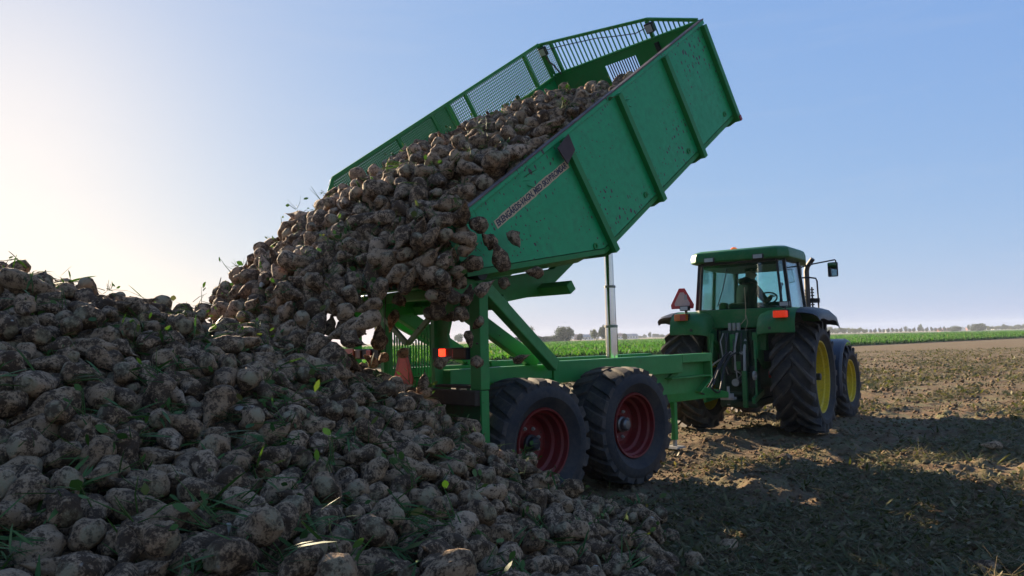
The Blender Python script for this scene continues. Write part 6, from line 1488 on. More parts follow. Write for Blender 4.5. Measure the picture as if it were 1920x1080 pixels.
-291,710,131,22,18,-21,-268,718,132,-42,-21,16,-252,709,131,-3,-26,18,-235,717,129,-1,-8,46,-223,712,127,-34,-7,16,-208,721,125,-18,-17,5,-191,712,125,8,45,21,-173,713,117,-27,-2,35,-162,716,112,-29,14,37,-147,715,105,-42,-8,-16,-128,716,96,24,37,-14,-113,707,87,-19,-23,-29,-102,699,79,1,34,34,-87,703,70,7,-17,42,-72,703,58,6,40,25,-60,700,46,-1,-33,-36,
-380,727,101,21,20,-40,-360,730,106,-3,-38,-18,-343,730,113,19,-18,40,-324,735,111,-23,26,27,-307,727,117,-39,16,-6,-293,729,119,9,-19,-5,-281,733,119,27,-9,15,-253,736,120,13,-30,37,-248,720,127,-3,-29,12,-236,736,116,-8,-28,-17,-220,729,117,19,-31,-34,-202,731,117,-3,7,9,-179,726,112,-31,25,-30,-160,728,107,-22,28,29,-144,742,103,18,-6,36,-130,730,88,4,-22,16,
-119,723,91,-38,-32,1,-109,723,78,-31,26,21,-99,719,73,16,-17,43,-81,718,58,-36,16,0,-349,741,100,9,-44,-20,-336,743,104,31,2,-38,-311,742,107,-2,27,5,-295,751,110,30,-8,11,-281,743,110,-16,22,-33,-264,749,113,30,6,1,-246,753,105,31,-1,-38,-241,746,109,29,9,39,-225,744,110,-3,-9,24,-216,743,107,-11,-18,-13,-192,744,102,25,-15,-40,-179,746,100,13,4,-2,
-163,740,99,-43,4,-25,-144,741,88,13,16,-6,-131,739,82,11,-27,-41,-121,741,78,15,-33,32,-106,740,69,18,-27,-29,-90,732,59,10,-5,8,-346,771,94,2,9,43,-328,763,94,-23,27,20,-305,755,101,4,-36,-21,-292,757,101,7,18,21,-278,755,104,20,13,22,-265,760,103,32,9,36,-240,758,101,-17,-31,-12,-228,759,100,5,23,28,-214,756,100,11,21,-2,-203,759,98,19,24,16,
-187,759,90,-9,-23,40,-172,752,92,18,-6,32,-152,752,87,1,-16,-2,-142,759,77,0,-30,-20,-122,754,73,38,21,-5,-115,757,63,17,26,-6,-98,745,63,34,-23,23,-321,778,88,-44,-9,11,-311,778,91,-32,-25,-20,-296,779,89,-7,37,32,-271,774,92,9,-14,42,-258,782,93,-12,22,31,-243,787,86,-9,9,8,-227,783,82,-15,-37,-11,-208,781,84,-15,-34,7,-190,776,81,1,-24,32,
-175,773,77,-41,3,14,-159,765,80,-43,-1,-1,-149,772,71,-10,-44,-11,-134,767,71,-40,-7,24,-121,769,58,-17,-27,-4,-307,790,82,-37,15,-13,-275,804,79,13,-35,33,-268,808,68,-20,-6,45,-245,797,78,25,20,27,-231,803,68,-20,-3,44,-223,798,71,35,17,31,-200,797,71,-8,44,14,-183,785,72,-8,-32,-13,-164,781,69,-20,-18,4,-155,793,65,7,28,32,-135,784,58,39,-3,14,
-275,819,68,19,8,45,-262,799,72,16,19,-43,-241,814,65,25,7,-35,-227,823,62,11,17,-35,-213,813,62,-1,-12,48,-204,808,62,-31,-26,-29,-181,796,65,-29,12,-39,-164,797,54,-10,-20,41,-149,796,53,22,5,16,-264,817,59,8,-27,-19,-245,825,56,-16,21,-15,-229,823,52,4,-37,-8,-219,818,56,46,-18,-3,-204,816,52,-5,47,15,-184,804,57,-21,26,-23,-181,813,50,-31,-23,6,
-168,813,47,-37,8,19,-260,832,49,-6,38,9,-251,843,39,12,20,-1,-235,840,39,13,-23,-31,-212,863,30,-4,10,-49,-203,839,33,-7,-13,48,-191,831,41,7,37,-12,-244,854,32,7,-13,46,-224,857,24,10,22,13,-208,860,20,-14,36,14,-189,838,30,26,-16,39,-211,876,18,12,-48,0,-196,863,9,11,24,14,-201,876,5,5,-18,-28,-187,878,6,28,-1,25,-190,185,72,40,-13,13,
-174,172,64,-24,-6,-22,-138,166,66,24,-1,-43,-132,180,65,-10,14,-42,-107,180,54,34,7,-26,-99,177,55,-3,18,38,-192,207,79,-14,-18,-44,-167,195,82,-12,-38,28,-141,207,76,-25,25,18,-132,199,75,-14,-31,27,-112,189,67,16,-4,-41,-98,206,73,11,41,-1,-93,190,65,-19,19,-40,-71,185,49,0,27,14,-51,182,46,37,-19,2,-41,181,42,28,-27,30,-200,209,81,-4,-14,-42,
-173,218,82,19,-20,-30,-156,217,79,45,7,14,-143,220,81,-31,-32,-4,-130,217,75,-6,24,34,-117,214,74,16,35,31,-101,218,73,-11,-24,-24,-86,216,67,6,29,29,-67,210,62,32,-7,-22,-48,212,57,15,46,-7,-31,208,53,15,24,-17,-15,208,45,-11,-5,39,-216,220,82,11,-25,-16,-198,241,88,19,8,-45,-188,230,89,-8,37,-23,-172,230,91,10,37,31,-157,229,85,8,39,11,
-134,243,86,7,32,-38,-121,233,82,-29,22,31,-100,238,77,37,2,-32,-90,226,76,-24,3,38,-46,209,66,-21,-29,31,-43,230,62,39,8,27,-31,230,52,-10,21,28,-31,240,50,-21,-5,30,14,234,39,-4,-5,7,15,242,30,-6,-18,15,-237,238,92,-30,30,-27,-214,247,98,-19,-22,-5,-201,256,96,35,-17,29,-201,245,82,12,24,38,-187,244,87,-34,13,-34,-158,250,88,-13,26,39,
-147,247,84,-28,30,13,-129,255,89,1,-21,-45,-120,252,94,41,3,27,-94,258,85,31,-8,-12,-74,252,81,-27,3,-26,-61,256,77,-5,25,-43,-35,247,67,-12,-11,17,-28,255,59,-26,3,21,-12,259,53,30,-14,21,16,246,41,-4,41,-1,32,241,25,2,35,-7,-243,256,98,14,-34,4,-227,252,103,-32,3,-27,-206,270,103,42,19,-15,-195,265,100,-30,7,-33,-179,266,98,-6,41,27,
-161,269,102,42,0,21,-151,266,91,31,4,22,-140,263,88,-7,27,-23,-123,266,85,39,-3,-21,-108,267,86,40,-13,-1,-94,272,89,16,20,10,-63,270,76,33,13,30,-50,278,72,33,11,22,-30,276,70,-29,5,-35,-24,268,62,36,2,34,-11,274,55,-11,32,-25,8,269,39,-4,33,36,43,269,26,1,-4,-6,48,273,17,48,8,9,-275,280,111,-3,-38,32,-253,268,106,-2,-45,18,
-229,274,107,-13,25,41,-217,285,109,37,4,1,-196,281,105,28,-12,40,-180,279,103,-24,8,6,-168,285,98,-43,-13,15,-157,283,95,-30,-16,1,-145,294,94,6,-31,-16,-127,277,93,-29,-30,27,-102,294,90,43,-2,-2,-89,282,86,-24,-3,-10,-78,279,82,-7,34,-28,-70,284,78,-28,15,-2,-33,288,69,16,35,32,-23,297,60,30,15,4,2,298,57,-29,-4,16,-8,285,49,28,23,1,
38,285,33,-4,-24,-37,44,286,25,-25,-19,-18,50,282,14,-14,-14,-17,-279,288,120,-24,5,28,-267,284,123,3,4,22,-236,304,116,34,-6,-36,-221,300,107,20,-4,-29,-210,295,104,21,28,26,-193,296,101,-7,15,39,-176,297,103,-15,22,-42,-164,298,95,5,-37,27,-145,306,101,31,-22,29,-146,304,87,-21,27,37,-122,290,89,22,-11,-13,-106,305,92,17,-23,-30,-90,310,84,16,-5,18,
-77,298,77,36,27,11,-60,306,79,18,20,-15,-34,305,71,-25,34,18,-15,318,54,-37,7,5,-2,309,50,-31,-1,39,11,296,47,15,30,32,35,300,35,-4,19,26,39,304,21,21,12,-43,57,292,8,-29,17,18,-264,313,134,9,34,35,-259,305,125,10,40,11,-239,315,122,17,-14,37,-229,318,114,-17,-28,-33,-221,315,113,28,3,10,-204,307,107,-23,24,-16,-191,315,103,-40,-8,8,
-169,313,104,-28,21,23,-155,308,99,-19,40,-2,-141,312,96,-7,11,9,-127,309,97,-14,-31,31,-115,318,94,18,-8,-45,-94,320,91,31,27,28,-80,321,82,30,19,-21,-66,317,69,-29,-8,-4,-55,323,73,24,15,-27,-36,325,68,-17,38,-25,1,324,51,6,28,-40,10,315,48,-20,22,-40,23,318,42,5,-18,38,40,322,28,12,-19,42,55,322,21,-9,-30,39,74,297,11,-19,-42,14,
-309,333,140,-20,-20,-37,-280,336,140,-21,-29,19,-269,328,137,25,-18,5,-248,322,129,-6,-28,41,-231,331,123,33,-11,-5,-223,331,118,35,-16,26,-213,325,115,21,-38,21,-203,321,114,23,19,-33,-193,320,110,22,15,42,-179,321,109,-21,-4,-22,-150,328,101,8,39,3,-131,337,95,-24,-18,2,-116,338,93,-43,2,25,-104,331,94,6,40,-22,-91,333,86,-30,6,27,-69,333,79,9,-21,-41,
-62,336,77,5,27,-14,-53,341,73,34,-12,34,-30,332,62,-4,22,22,-5,332,49,-3,-21,-40,4,329,42,-27,15,-2,30,331,36,27,19,33,53,333,28,2,-40,16,53,341,19,26,-19,26,77,322,9,36,-25,11,-314,336,147,29,-18,-19,-291,320,142,-9,-17,-22,-277,342,133,22,31,30,-266,349,135,-26,17,30,-245,338,133,-40,-26,13,-232,339,131,-32,-9,-22,-206,344,126,19,21,-25,
-196,342,116,-17,-18,30,-187,345,118,-44,5,11,-188,333,116,-39,-31,1,-173,336,109,-10,9,45,-135,332,101,-24,-4,16,-116,351,98,-4,41,28,-104,349,91,-31,-16,-14,-87,350,88,16,-24,37,-70,348,81,-34,-13,-3,-54,352,71,-4,-31,-23,-36,352,67,-2,39,-30,-20,354,57,5,28,41,-11,355,48,-10,-16,46,8,353,42,-16,37,29,11,346,33,-12,27,26,38,338,31,-33,15,30,
50,347,24,16,-18,-17,60,343,15,23,-17,37,80,348,7,-24,-20,27,-335,348,162,48,2,14,-325,350,157,9,36,-26,-312,337,155,17,37,3,-297,308,137,-16,35,-19,-267,348,146,38,14,10,-261,363,138,26,-30,-6,-240,352,134,-11,-4,10,-219,353,129,-26,-16,-38,-198,352,121,29,-19,-20,-189,362,122,28,-7,-18,-182,358,116,8,32,37,-163,359,111,-30,-5,15,-140,358,106,26,10,-15,
-129,356,102,37,7,-7,-109,370,92,33,11,-3,-96,364,95,29,-13,37,-76,365,83,25,-7,13,-63,365,76,20,28,36,-43,376,70,9,23,4,-28,366,65,-33,3,-2,-20,371,56,-25,32,-27,-4,368,44,29,-1,-13,16,363,37,-28,-18,0,27,361,33,-7,31,-11,44,357,25,15,28,36,57,357,17,7,-41,-21,68,353,16,-5,-36,34,77,361,9,-20,-38,-5,-349,366,178,4,-8,-44,
-320,358,162,25,-14,-1,-306,368,163,33,32,-19,-292,355,153,21,1,-21,-279,375,154,-33,11,-25,-263,373,151,-34,1,-24,-244,369,147,5,-14,-15,-228,364,139,34,3,1,-208,375,134,40,1,27,-200,375,122,7,41,21,-175,377,121,19,-33,28,-163,369,119,-44,0,-23,-146,375,107,-2,-22,-25,-133,386,106,17,-26,38,-120,373,101,-36,19,-23,-98,381,90,8,-23,-41,-85,382,83,-36,-22,15,
-71,381,81,9,35,-30,-57,380,72,3,-22,-4,-46,380,56,8,27,-27,-36,381,62,-21,-22,-37,-6,379,46,28,-7,-5,2,384,40,24,17,28,16,380,32,36,14,11,36,376,30,42,11,-6,49,382,21,37,5,-7,62,384,12,33,-6,36,85,405,10,-5,-19,1,84,387,13,21,-5,43,-354,379,191,48,-9,-6,-349,382,181,42,22,-7,-321,372,171,38,20,8,-311,386,168,-12,24,-41,
-294,386,171,-19,28,-30,-279,389,164,-25,-1,-8,-264,391,154,30,-2,11,-254,385,148,-10,16,38,-242,389,148,16,33,32,-221,388,142,24,16,-41,-204,385,132,-36,25,-20,-184,392,131,5,-14,-48,-165,389,118,-19,24,38,-153,396,112,-39,13,-27,-140,397,114,5,24,-22,-126,398,108,16,-32,15,-114,388,99,29,28,8,-88,393,83,-13,-9,-12,-74,391,88,9,17,44,-58,404,80,37,1,-13,
-51,394,72,24,12,4,-43,390,65,7,-44,2,-23,393,55,-26,25,-4,-6,393,45,-28,-25,-32,7,392,38,-33,0,-33,29,388,30,31,3,-39,38,397,25,-18,-28,18,51,401,17,-16,-33,-31,-369,386,191,-21,-3,-28,-334,396,190,-24,33,-26,-334,385,180,34,-2,-19,-319,388,178,-33,-17,13,-303,390,176,13,-33,-35,-289,404,173,29,-16,27,-276,405,171,8,42,-8,-257,397,151,0,-3,-44,
-242,404,152,35,-8,34,-222,410,149,-24,-4,43,-208,405,141,12,23,-34,-205,406,133,31,1,13,-183,406,130,-24,6,43,-156,394,123,-10,-17,-44,-142,407,118,9,-33,-24,-131,409,109,-43,0,26,-118,401,103,-18,-24,-38,-106,409,100,-28,-16,-9,-85,409,94,13,29,6,-69,408,82,-32,-18,-34,-60,410,72,-36,-23,16,-46,402,59,9,-2,44,-23,408,64,25,-22,37,-15,405,52,-27,20,-31,
6,418,43,21,-1,37,22,410,34,25,-22,-3,31,412,25,-1,-29,13,43,414,18,8,44,15,63,410,15,19,4,23,-382,408,203,32,32,-15,-347,418,201,14,-27,-5,-325,406,185,-40,26,-14,-321,418,187,15,34,-17,-307,412,182,-29,-19,-14,-289,417,173,22,-30,-29,-272,418,179,-12,-17,-19,-262,408,164,26,26,16,-248,411,156,21,14,43,-236,424,156,37,-3,-32,-225,425,150,39,6,-1,
-201,413,140,-18,-6,19,-189,424,137,15,-34,16,-180,419,132,-20,22,34,-158,416,124,0,25,-32,-134,421,109,-35,26,18,-125,420,108,9,-7,43,-103,431,97,20,17,-39,-93,425,95,27,-20,34,-85,421,87,-31,18,-32,-60,426,78,4,-29,38,-45,415,68,8,-34,26,-29,427,65,25,11,12,-23,428,49,16,-12,35,-4,424,45,5,35,26,9,428,32,13,9,-47,23,429,28,25,-9,-29,
33,426,21,-3,35,-8,54,423,16,31,-1,38,-385,433,209,8,16,44,-362,429,210,-2,42,-3,-354,441,203,9,17,37,-335,428,196,-3,11,40,-323,430,192,13,7,2,-304,425,189,-38,0,19,-285,435,177,-2,-35,32,-268,437,171,6,-26,-12,-254,432,167,28,6,12,-242,442,162,-27,18,-30,-226,437,154,12,-17,-36,-201,439,146,17,-5,-46,-190,446,142,18,-13,-27,-168,439,136,-21,27,34,
-169,434,126,17,34,31,-131,435,116,-25,23,-36,-124,448,111,28,-4,9,-114,436,108,34,-9,-30,-84,439,102,9,-18,-25,-84,432,90,-28,4,39,-60,436,83,4,-31,-11,-51,430,72,-19,37,-28,-42,437,63,-37,-4,-20,-18,434,57,5,-15,-42,-18,434,44,-12,-7,-15,5,438,36,-15,-20,43,23,444,27,22,7,-44,32,439,18,15,21,18,47,440,15,-21,6,30,72,434,13,17,-17,38,
-413,444,222,13,-44,10,-398,450,221,26,-21,34,-377,448,216,-17,-12,-5,-358,451,214,-10,-25,4,-346,451,207,14,30,-7,-321,449,197,34,17,8,-308,445,191,-18,29,36,-296,431,181,-7,31,37,-274,449,180,-34,22,15,-263,451,171,19,22,-40,-250,450,173,31,-7,4,-232,452,164,-22,20,-40,-216,451,158,27,-19,-19,-201,454,151,9,-19,-31,-182,450,144,21,22,-20,-159,450,136,34,-3,20,
-150,453,129,32,27,-6,-134,447,119,-2,-37,-3,-129,459,105,-27,-5,-18,-114,461,112,20,-14,44,-79,445,93,-33,-9,26,-68,451,86,20,19,40,-51,450,78,16,-27,-9,-34,448,70,24,-8,-33,-16,453,65,-4,37,17,-15,447,54,-24,-2,-33,-5,438,48,-33,0,36,10,447,39,-26,-26,-33,26,452,24,-21,-1,-40,39,454,21,8,26,4,51,458,17,29,7,17,-418,467,219,3,27,-30,
-400,461,225,-18,-17,1,-387,467,218,5,-26,7,-365,465,216,-2,38,-15,-352,469,208,-18,41,-22,-333,469,201,10,29,38,-328,474,194,-31,10,-34,-294,456,195,23,-16,-9,-281,457,186,42,-1,-19,-267,461,180,22,32,9,-259,465,167,-8,-7,-44,-241,470,167,9,30,-24,-221,460,161,-10,-33,-10,-211,461,157,-17,18,11,-196,463,149,-28,-15,9,-178,468,144,18,30,-19,-163,467,136,-36,5,-25,
-147,471,127,-10,-34,22,-132,466,120,22,-16,-36,-125,469,110,-15,-16,9,-97,473,98,-5,44,17,-78,464,93,2,-26,-18,-64,466,84,27,-18,-34,-42,467,78,-16,32,-29,-32,469,65,-9,42,6,-11,465,58,-16,-19,8,-7,460,48,35,-1,-23,10,465,40,-1,-29,24,30,472,35,15,14,-45,37,471,25,9,38,25,52,468,8,18,-2,-8,60,474,14,21,-4,20,-435,494,224,11,-22,-41,
-420,486,222,-36,-14,15,-406,487,217,38,4,-24,-392,477,221,-2,-27,36,-378,484,218,-35,-3,33,-366,483,213,-3,-24,43,-348,486,214,10,-31,-35,-328,483,203,20,-15,-42,-310,481,197,-13,28,-12,-295,495,194,32,16,4,-276,489,188,-24,16,41,-260,491,182,-34,-15,29,-258,478,177,-26,-21,-11,-237,489,171,-35,28,-16,-214,473,157,3,-15,-10,-201,482,155,-1,-31,-32,-190,481,150,28,25,-22,
-171,476,139,-31,12,-18,-149,482,133,-29,-8,33,-130,477,118,7,5,18,-127,487,118,-10,37,-16,-112,481,114,33,7,36,-91,496,101,-27,17,29,-71,479,91,19,40,-3,-50,484,87,-2,32,31,-41,483,79,-28,20,-32,-24,483,61,-16,32,-33,-19,485,54,-4,35,-5,8,486,42,-4,-18,-44,19,481,35,24,21,-13,37,483,33,28,11,40,47,483,23,-26,-25,16,52,487,15,-35,15,-32,
91,473,8,-9,38,31,-452,510,215,-5,37,32,-432,507,221,-24,-30,-8,-410,495,220,38,-7,-31,-411,504,211,-24,7,-33,-391,498,215,-15,8,10,-371,493,219,30,-17,-36,-349,504,211,30,-20,32,-338,504,208,-20,12,-27,-319,509,204,26,-35,23,-310,507,192,27,3,19,-291,500,186,-12,-19,-32,-272,497,186,9,-41,-24,-254,501,183,-43,11,-22,-237,499,175,18,-33,3,-225,500,170,35,7,21,
-203,499,156,-1,-27,6,-190,493,157,34,12,30,-178,494,148,45,-1,19,-165,495,142,7,44,-8,-149,495,136,-31,4,25,-131,504,121,-6,32,22,-118,501,118,-2,-44,-6,-101,499,109,34,1,-1,-85,507,91,21,-8,10,-79,506,84,28,10,-12,-55,497,84,22,-5,-35,-36,497,72,-30,13,29,-29,492,61,-25,0,-5,-5,493,52,-34,22,8,5,500,43,-37,2,-34,23,497,37,-31,-15,-9,
35,496,27,30,-21,-34,45,501,16,23,27,-26,61,499,16,39,3,-1,83,509,8,35,30,10,-491,505,203,-34,21,23,-465,515,209,20,-2,-42,-446,525,214,-15,-26,-26,-428,529,211,38,-4,-2,-409,519,216,-24,-25,-32,-389,527,211,12,38,-4,-380,517,218,-19,30,30,-356,519,212,-9,-27,-35,-346,518,204,-24,-31,-29,-326,522,204,10,42,-21,-317,519,197,-10,29,-32,-295,521,196,12,18,-30,
-286,511,185,27,-31,25,-258,513,185,32,-19,-8,-244,514,177,-27,-14,35,-228,522,169,23,14,7,-214,508,165,-9,-17,1,-193,522,158,8,-22,4,-183,512,157,8,-37,-15,-172,518,146,-2,42,8,-154,515,136,7,39,31,-140,512,133,-1,29,-41,-121,517,125,15,42,-14,-111,519,115,-25,7,-34,-81,514,99,-12,-4,-19,-70,515,91,43,2,-20,-51,509,84,-31,-9,29,-35,512,77,34,-14,-31,
-25,511,67,35,14,7,-15,514,58,32,5,13,-7,515,53,-23,14,8,14,517,44,-3,2,45,29,511,33,36,-8,34,50,508,23,-20,-16,38,57,522,15,29,27,-30,71,520,17,5,-43,-26,-501,530,196,36,17,20,-487,544,195,24,-19,27,-469,561,196,12,8,-44,-436,543,202,-25,-34,-10,-427,549,209,47,13,1,-394,542,209,27,-4,-3,-384,539,205,29,23,-17,-374,523,210,24,-38,3,
-346,540,208,-33,-20,11,-328,547,198,12,-3,-15,-319,530,201,-9,39,29,-305,539,194,24,11,-36,-289,532,190,34,17,-12,-270,534,184,-25,10,36,-256,530,183,21,-32,13,-234,532,171,11,-23,-28,-238,547,168,20,36,25,-219,522,162,-15,9,-44,-198,531,160,-33,-25,27,-173,529,147,3,11,-48,-169,531,140,-18,22,-40,-143,527,140,33,-4,36,-135,526,131,-35,-16,-8,-106,534,118,-24,-5,39,
-91,529,107,2,42,-21,-78,523,94,-27,3,-13,-66,528,89,12,25,39,-50,526,80,-13,27,-7,-34,531,76,-20,-6,39,-10,539,63,31,2,-37,-2,533,53,-17,39,-25,7,531,44,-25,28,33,28,530,33,-27,-4,-1,47,521,29,-14,-23,-16,56,529,22,11,-34,1,62,539,15,-32,-1,-23,76,532,13,-30,15,-33,-516,548,176,12,-24,30,-515,550,188,-20,-27,-37,-484,566,189,31,-2,6,
-473,572,183,-3,15,15,-446,555,199,-36,-3,3,-432,561,201,30,13,-38,-417,565,198,-37,5,-11,-398,553,204,34,1,37,-379,566,200,19,10,-44,-365,564,205,16,-30,35,-344,554,200,-1,-19,-8,-326,559,194,-35,5,-29,-311,551,196,-44,-9,-15,-297,553,189,21,20,10,-283,544,187,25,-24,10,-270,549,183,-31,-1,34,-256,545,180,-21,36,1,-242,551,178,-10,31,37,-214,539,167,-25,27,23,
-207,537,163,34,23,-23,-189,539,155,-38,-2,15,-170,541,147,33,-30,16,-155,543,144,38,-16,-9,-136,548,137,26,6,-35,-124,543,134,-25,-22,37,-111,541,110,22,25,27,-90,534,100,-23,4,2,-71,540,101,15,36,9,-68,552,92,34,-6,-33,-35,554,82,13,29,1,-15,550,66,19,5,-38,-8,550,52,10,23,-2,8,552,51,23,42,-15,22,547,42,-33,5,30,29,546,34,-24,19,-28,
51,545,28,-19,-19,19,46,548,18,28,11,21,72,549,13,-24,14,25,79,546,16,18,31,-34,-542,585,155,42,-21,0,-513,581,166,-11,-48,-1,-500,570,182,-3,-40,13,-485,577,176,-27,10,41,-457,583,187,-34,11,-22,-442,580,191,-12,-27,34,-423,579,191,-22,-33,12,-408,581,188,-1,-15,21,-384,575,196,-26,17,33,-372,577,194,15,-14,-11,-355,576,196,-30,-13,-38,-334,564,199,-34,25,24,
-322,587,187,-16,23,-38,-305,573,188,18,6,33,-295,569,184,21,-35,6,-278,569,183,30,-30,-16,-266,565,182,19,-7,39,-253,565,179,-23,3,-27,-238,563,175,0,25,-27,-208,560,169,26,-9,-35,-193,552,165,-10,-37,32,-181,560,155,11,-29,-15,-168,557,149,-5,15,-32,-149,563,139,-37,6,29,-128,556,123,5,5,-46,-110,557,119,14,33,25,-98,550,118,-12,21,-39,-82,557,109,-19,-30,-34,
-67,565,92,-32,19,-2,-52,564,86,-10,33,-18,-19,560,71,-1,7,-34,-11,563,59,-7,-9,45,8,569,59,-31,-6,36,20,563,50,-27,-27,23,30,560,39,16,-26,-34,39,561,30,-2,27,-32,50,555,21,-25,-15,28,65,559,18,-9,-29,17,79,561,14,-20,-27,-9,101,560,14,15,-14,-44,-525,625,148,-8,13,-11,-509,606,162,-36,-12,24,-495,609,161,-13,-7,45,-485,607,168,24,-4,7,
-455,595,181,-21,-19,38,-431,601,191,14,36,-25,-408,587,181,-28,4,41,-396,588,188,-2,-41,-17,-381,591,191,35,10,13,-355,587,193,-29,-11,33,-351,587,180,28,-7,-33,-317,608,184,24,22,-4,-297,596,185,19,-16,-29,-304,583,177,-17,14,-21,-289,581,180,-6,38,30,-269,579,177,-22,-24,36,-259,580,174,-12,25,11,-241,578,170,-40,15,-26,-226,579,168,32,-12,21,-207,581,168,27,26,32,
-196,569,161,-15,29,24,-165,578,153,-25,-14,36,-157,572,141,8,-36,12,-133,569,134,24,4,-33,-118,586,127,11,-38,24,-96,567,111,32,-25,27,-86,588,109,17,23,-34,-71,574,99,31,13,23,-71,578,91,32,14,33,-39,584,83,12,-14,-3,-40,578,73,40,14,-1,6,596,59,-22,-12,16,5,581,54,-47,3,-13,21,574,44,-24,-7,43,31,569,34,-22,19,18,43,570,27,-16,33,-34,
55,573,23,7,23,-40,65,585,8,-32,28,9,81,573,9,-12,-38,30,-527,623,134,-7,44,6,-496,605,150,31,-8,-35,-488,624,157,2,-31,-29,-476,613,165,-15,35,31,-437,603,174,14,-34,-30,-431,606,181,-32,20,-5,-411,609,180,-16,33,-23,-386,601,184,-2,-42,26,-366,597,186,-37,27,15,-355,596,181,-19,-21,-12,-334,610,185,-2,-16,26,-320,600,180,26,15,-22,-303,606,180,-37,31,-7,
-286,608,175,33,17,-28,-280,601,173,19,23,-30,-266,599,172,-13,-27,33,-257,595,170,-32,-15,-34,-247,592,180,-2,22,45,-223,599,165,21,7,-12,-196,605,165,30,3,-18,-180,594,162,2,34,17,-165,594,149,23,13,-41,-156,587,141,34,-6,-32,-132,598,123,15,23,-29,-108,595,119,10,-28,14,-100,587,113,-13,-1,40,-74,589,100,-27,-24,-27,-61,599,99,27,33,-26,-55,598,88,13,-10,32,
-26,602,71,12,-29,-10,-19,597,63,20,30,25,13,617,56,19,-4,-17,14,591,49,-6,37,32,26,590,41,-32,-7,3,39,595,38,-15,29,-10,49,590,27,16,35,1,59,588,18,-12,28,-14,88,590,16,12,29,-37,103,590,17,-30,15,37,-495,627,137,12,-27,11,-501,631,146,-2,25,23,-477,633,149,28,-6,11,-448,632,146,-22,27,-16,-433,615,174,-18,2,19,-417,617,169,-4,-23,42,
-394,622,172,32,5,-36,-388,614,169,-26,4,-41,-367,611,178,-15,-45,-14,-350,612,177,20,23,37,-334,615,175,-22,-32,-5,-316,616,176,33,-18,30,-310,635,175,22,-9,0,-298,620,172,-40,6,29,-280,629,175,21,12,1,-266,609,170,-8,-33,0,-249,612,164,-31,0,39,-215,614,169,-14,23,-28,-202,608,161,-34,-4,3,-190,606,157,-34,25,-2,-159,615,151,16,-17,-21,-155,610,141,10,15,-28,
-146,599,132,-21,11,32,-110,612,122,0,-33,37,-93,607,118,-2,-18,0,-85,605,102,-8,41,-19,-70,616,101,24,-15,10,-41,643,85,-40,18,-23,-50,612,79,-24,34,-3,-26,617,64,-22,7,35,-10,630,58,-21,32,10,12,622,45,-20,37,-4,16,609,44,-32,-27,26,28,609,41,44,9,-9,42,613,25,8,-3,-28,51,604,21,18,39,20,65,603,15,13,-32,35,86,607,13,-25,25,-1,
98,605,19,14,-33,13,-479,642,134,5,3,14,-466,638,147,38,-12,-21,-473,669,123,5,-12,8,-428,626,167,19,-37,22,-411,644,166,2,-37,24,-405,656,154,-31,-33,13,-387,642,160,-44,13,11,-367,630,174,26,5,-42,-342,627,168,-7,-31,-9,-329,627,171,-28,-31,-16,-316,635,165,-20,-31,13,-305,633,166,-45,5,-21,-292,636,169,33,3,6,-270,633,169,17,-7,30,-234,630,172,40,-3,-7,
-220,624,167,-15,-27,-13,-220,641,170,1,45,1,-150,625,146,-17,-1,19,-191,623,162,10,-36,20,-169,641,149,27,-6,39,-136,638,138,-11,-20,19,-112,629,125,-2,-33,-5,-96,625,117,-23,-31,31,-88,631,110,-24,34,-18,-81,619,94,-1,32,0,-65,635,85,-8,35,32,-53,635,76,45,-9,19,-35,630,71,-22,-6,-3,-32,640,64,-29,19,-29,-17,637,58,1,-20,23,0,637,47,-17,-31,-28,
13,639,42,-10,-36,31,37,634,27,-35,7,31,49,631,20,25,-28,-32,59,620,14,-34,24,-8,76,616,16,-5,-29,38,118,630,7,24,-10,4,-467,657,129,36,6,-26,-439,651,134,-1,18,-19,-424,651,152,-11,-25,35,-402,663,145,-38,3,12,-395,656,151,-16,29,25,-381,663,153,-4,20,23,-356,639,165,-28,-24,-19,-340,643,167,-43,-13,-13,-327,652,161,-18,35,-31,-313,652,163,-26,6,-18,
-299,643,165,-32,22,-24,-282,649,166,-26,-19,-34,-256,652,170,-37,-10,23,-246,650,163,36,0,-15,-233,643,167,-24,28,5,-211,653,162,24,-19,-37,-203,625,161,-6,13,18,-168,649,154,0,45,16,-149,646,135,-30,-6,-39,-128,638,123,-22,-15,-42,-106,646,114,-19,37,5,-112,635,109,-3,7,23,-88,637,102,-2,-22,-33,-73,639,94,15,31,-32,-56,644,77,-24,-12,-36,-45,647,72,-15,-17,-37,
-36,652,63,31,-14,-6,-26,644,56,-37,-1,-11,-15,652,47,-33,-30,-19,10,641,30,-6,-9,-15,16,651,34,-14,28,-25,23,644,27,8,41,27,59,634,18,-15,27,-36,72,641,14,41,2,-27,94,640,8,31,29,15,-453,668,124,-27,-35,16,-435,676,134,6,8,49,-410,679,124,-49,3,2,-392,674,141,16,1,22,-377,664,141,-3,35,-34,-355,667,154,4,-37,26,-354,652,158,-10,-43,8,
-330,663,158,-20,-24,-8,-317,663,156,-40,-3,6,-307,667,153,18,36,29,-288,654,157,-22,-12,37,-260,666,160,-19,-17,41,-246,664,158,-13,23,13,-230,666,163,-34,-18,-28,-220,663,163,5,39,22,-202,671,161,43,4,25,-162,678,142,13,30,30,-155,662,132,21,35,-4,-135,657,131,-29,-3,-20,-125,654,125,13,34,35,-98,653,102,-11,29,-34,-78,659,98,26,21,37,-69,649,96,27,28,29,
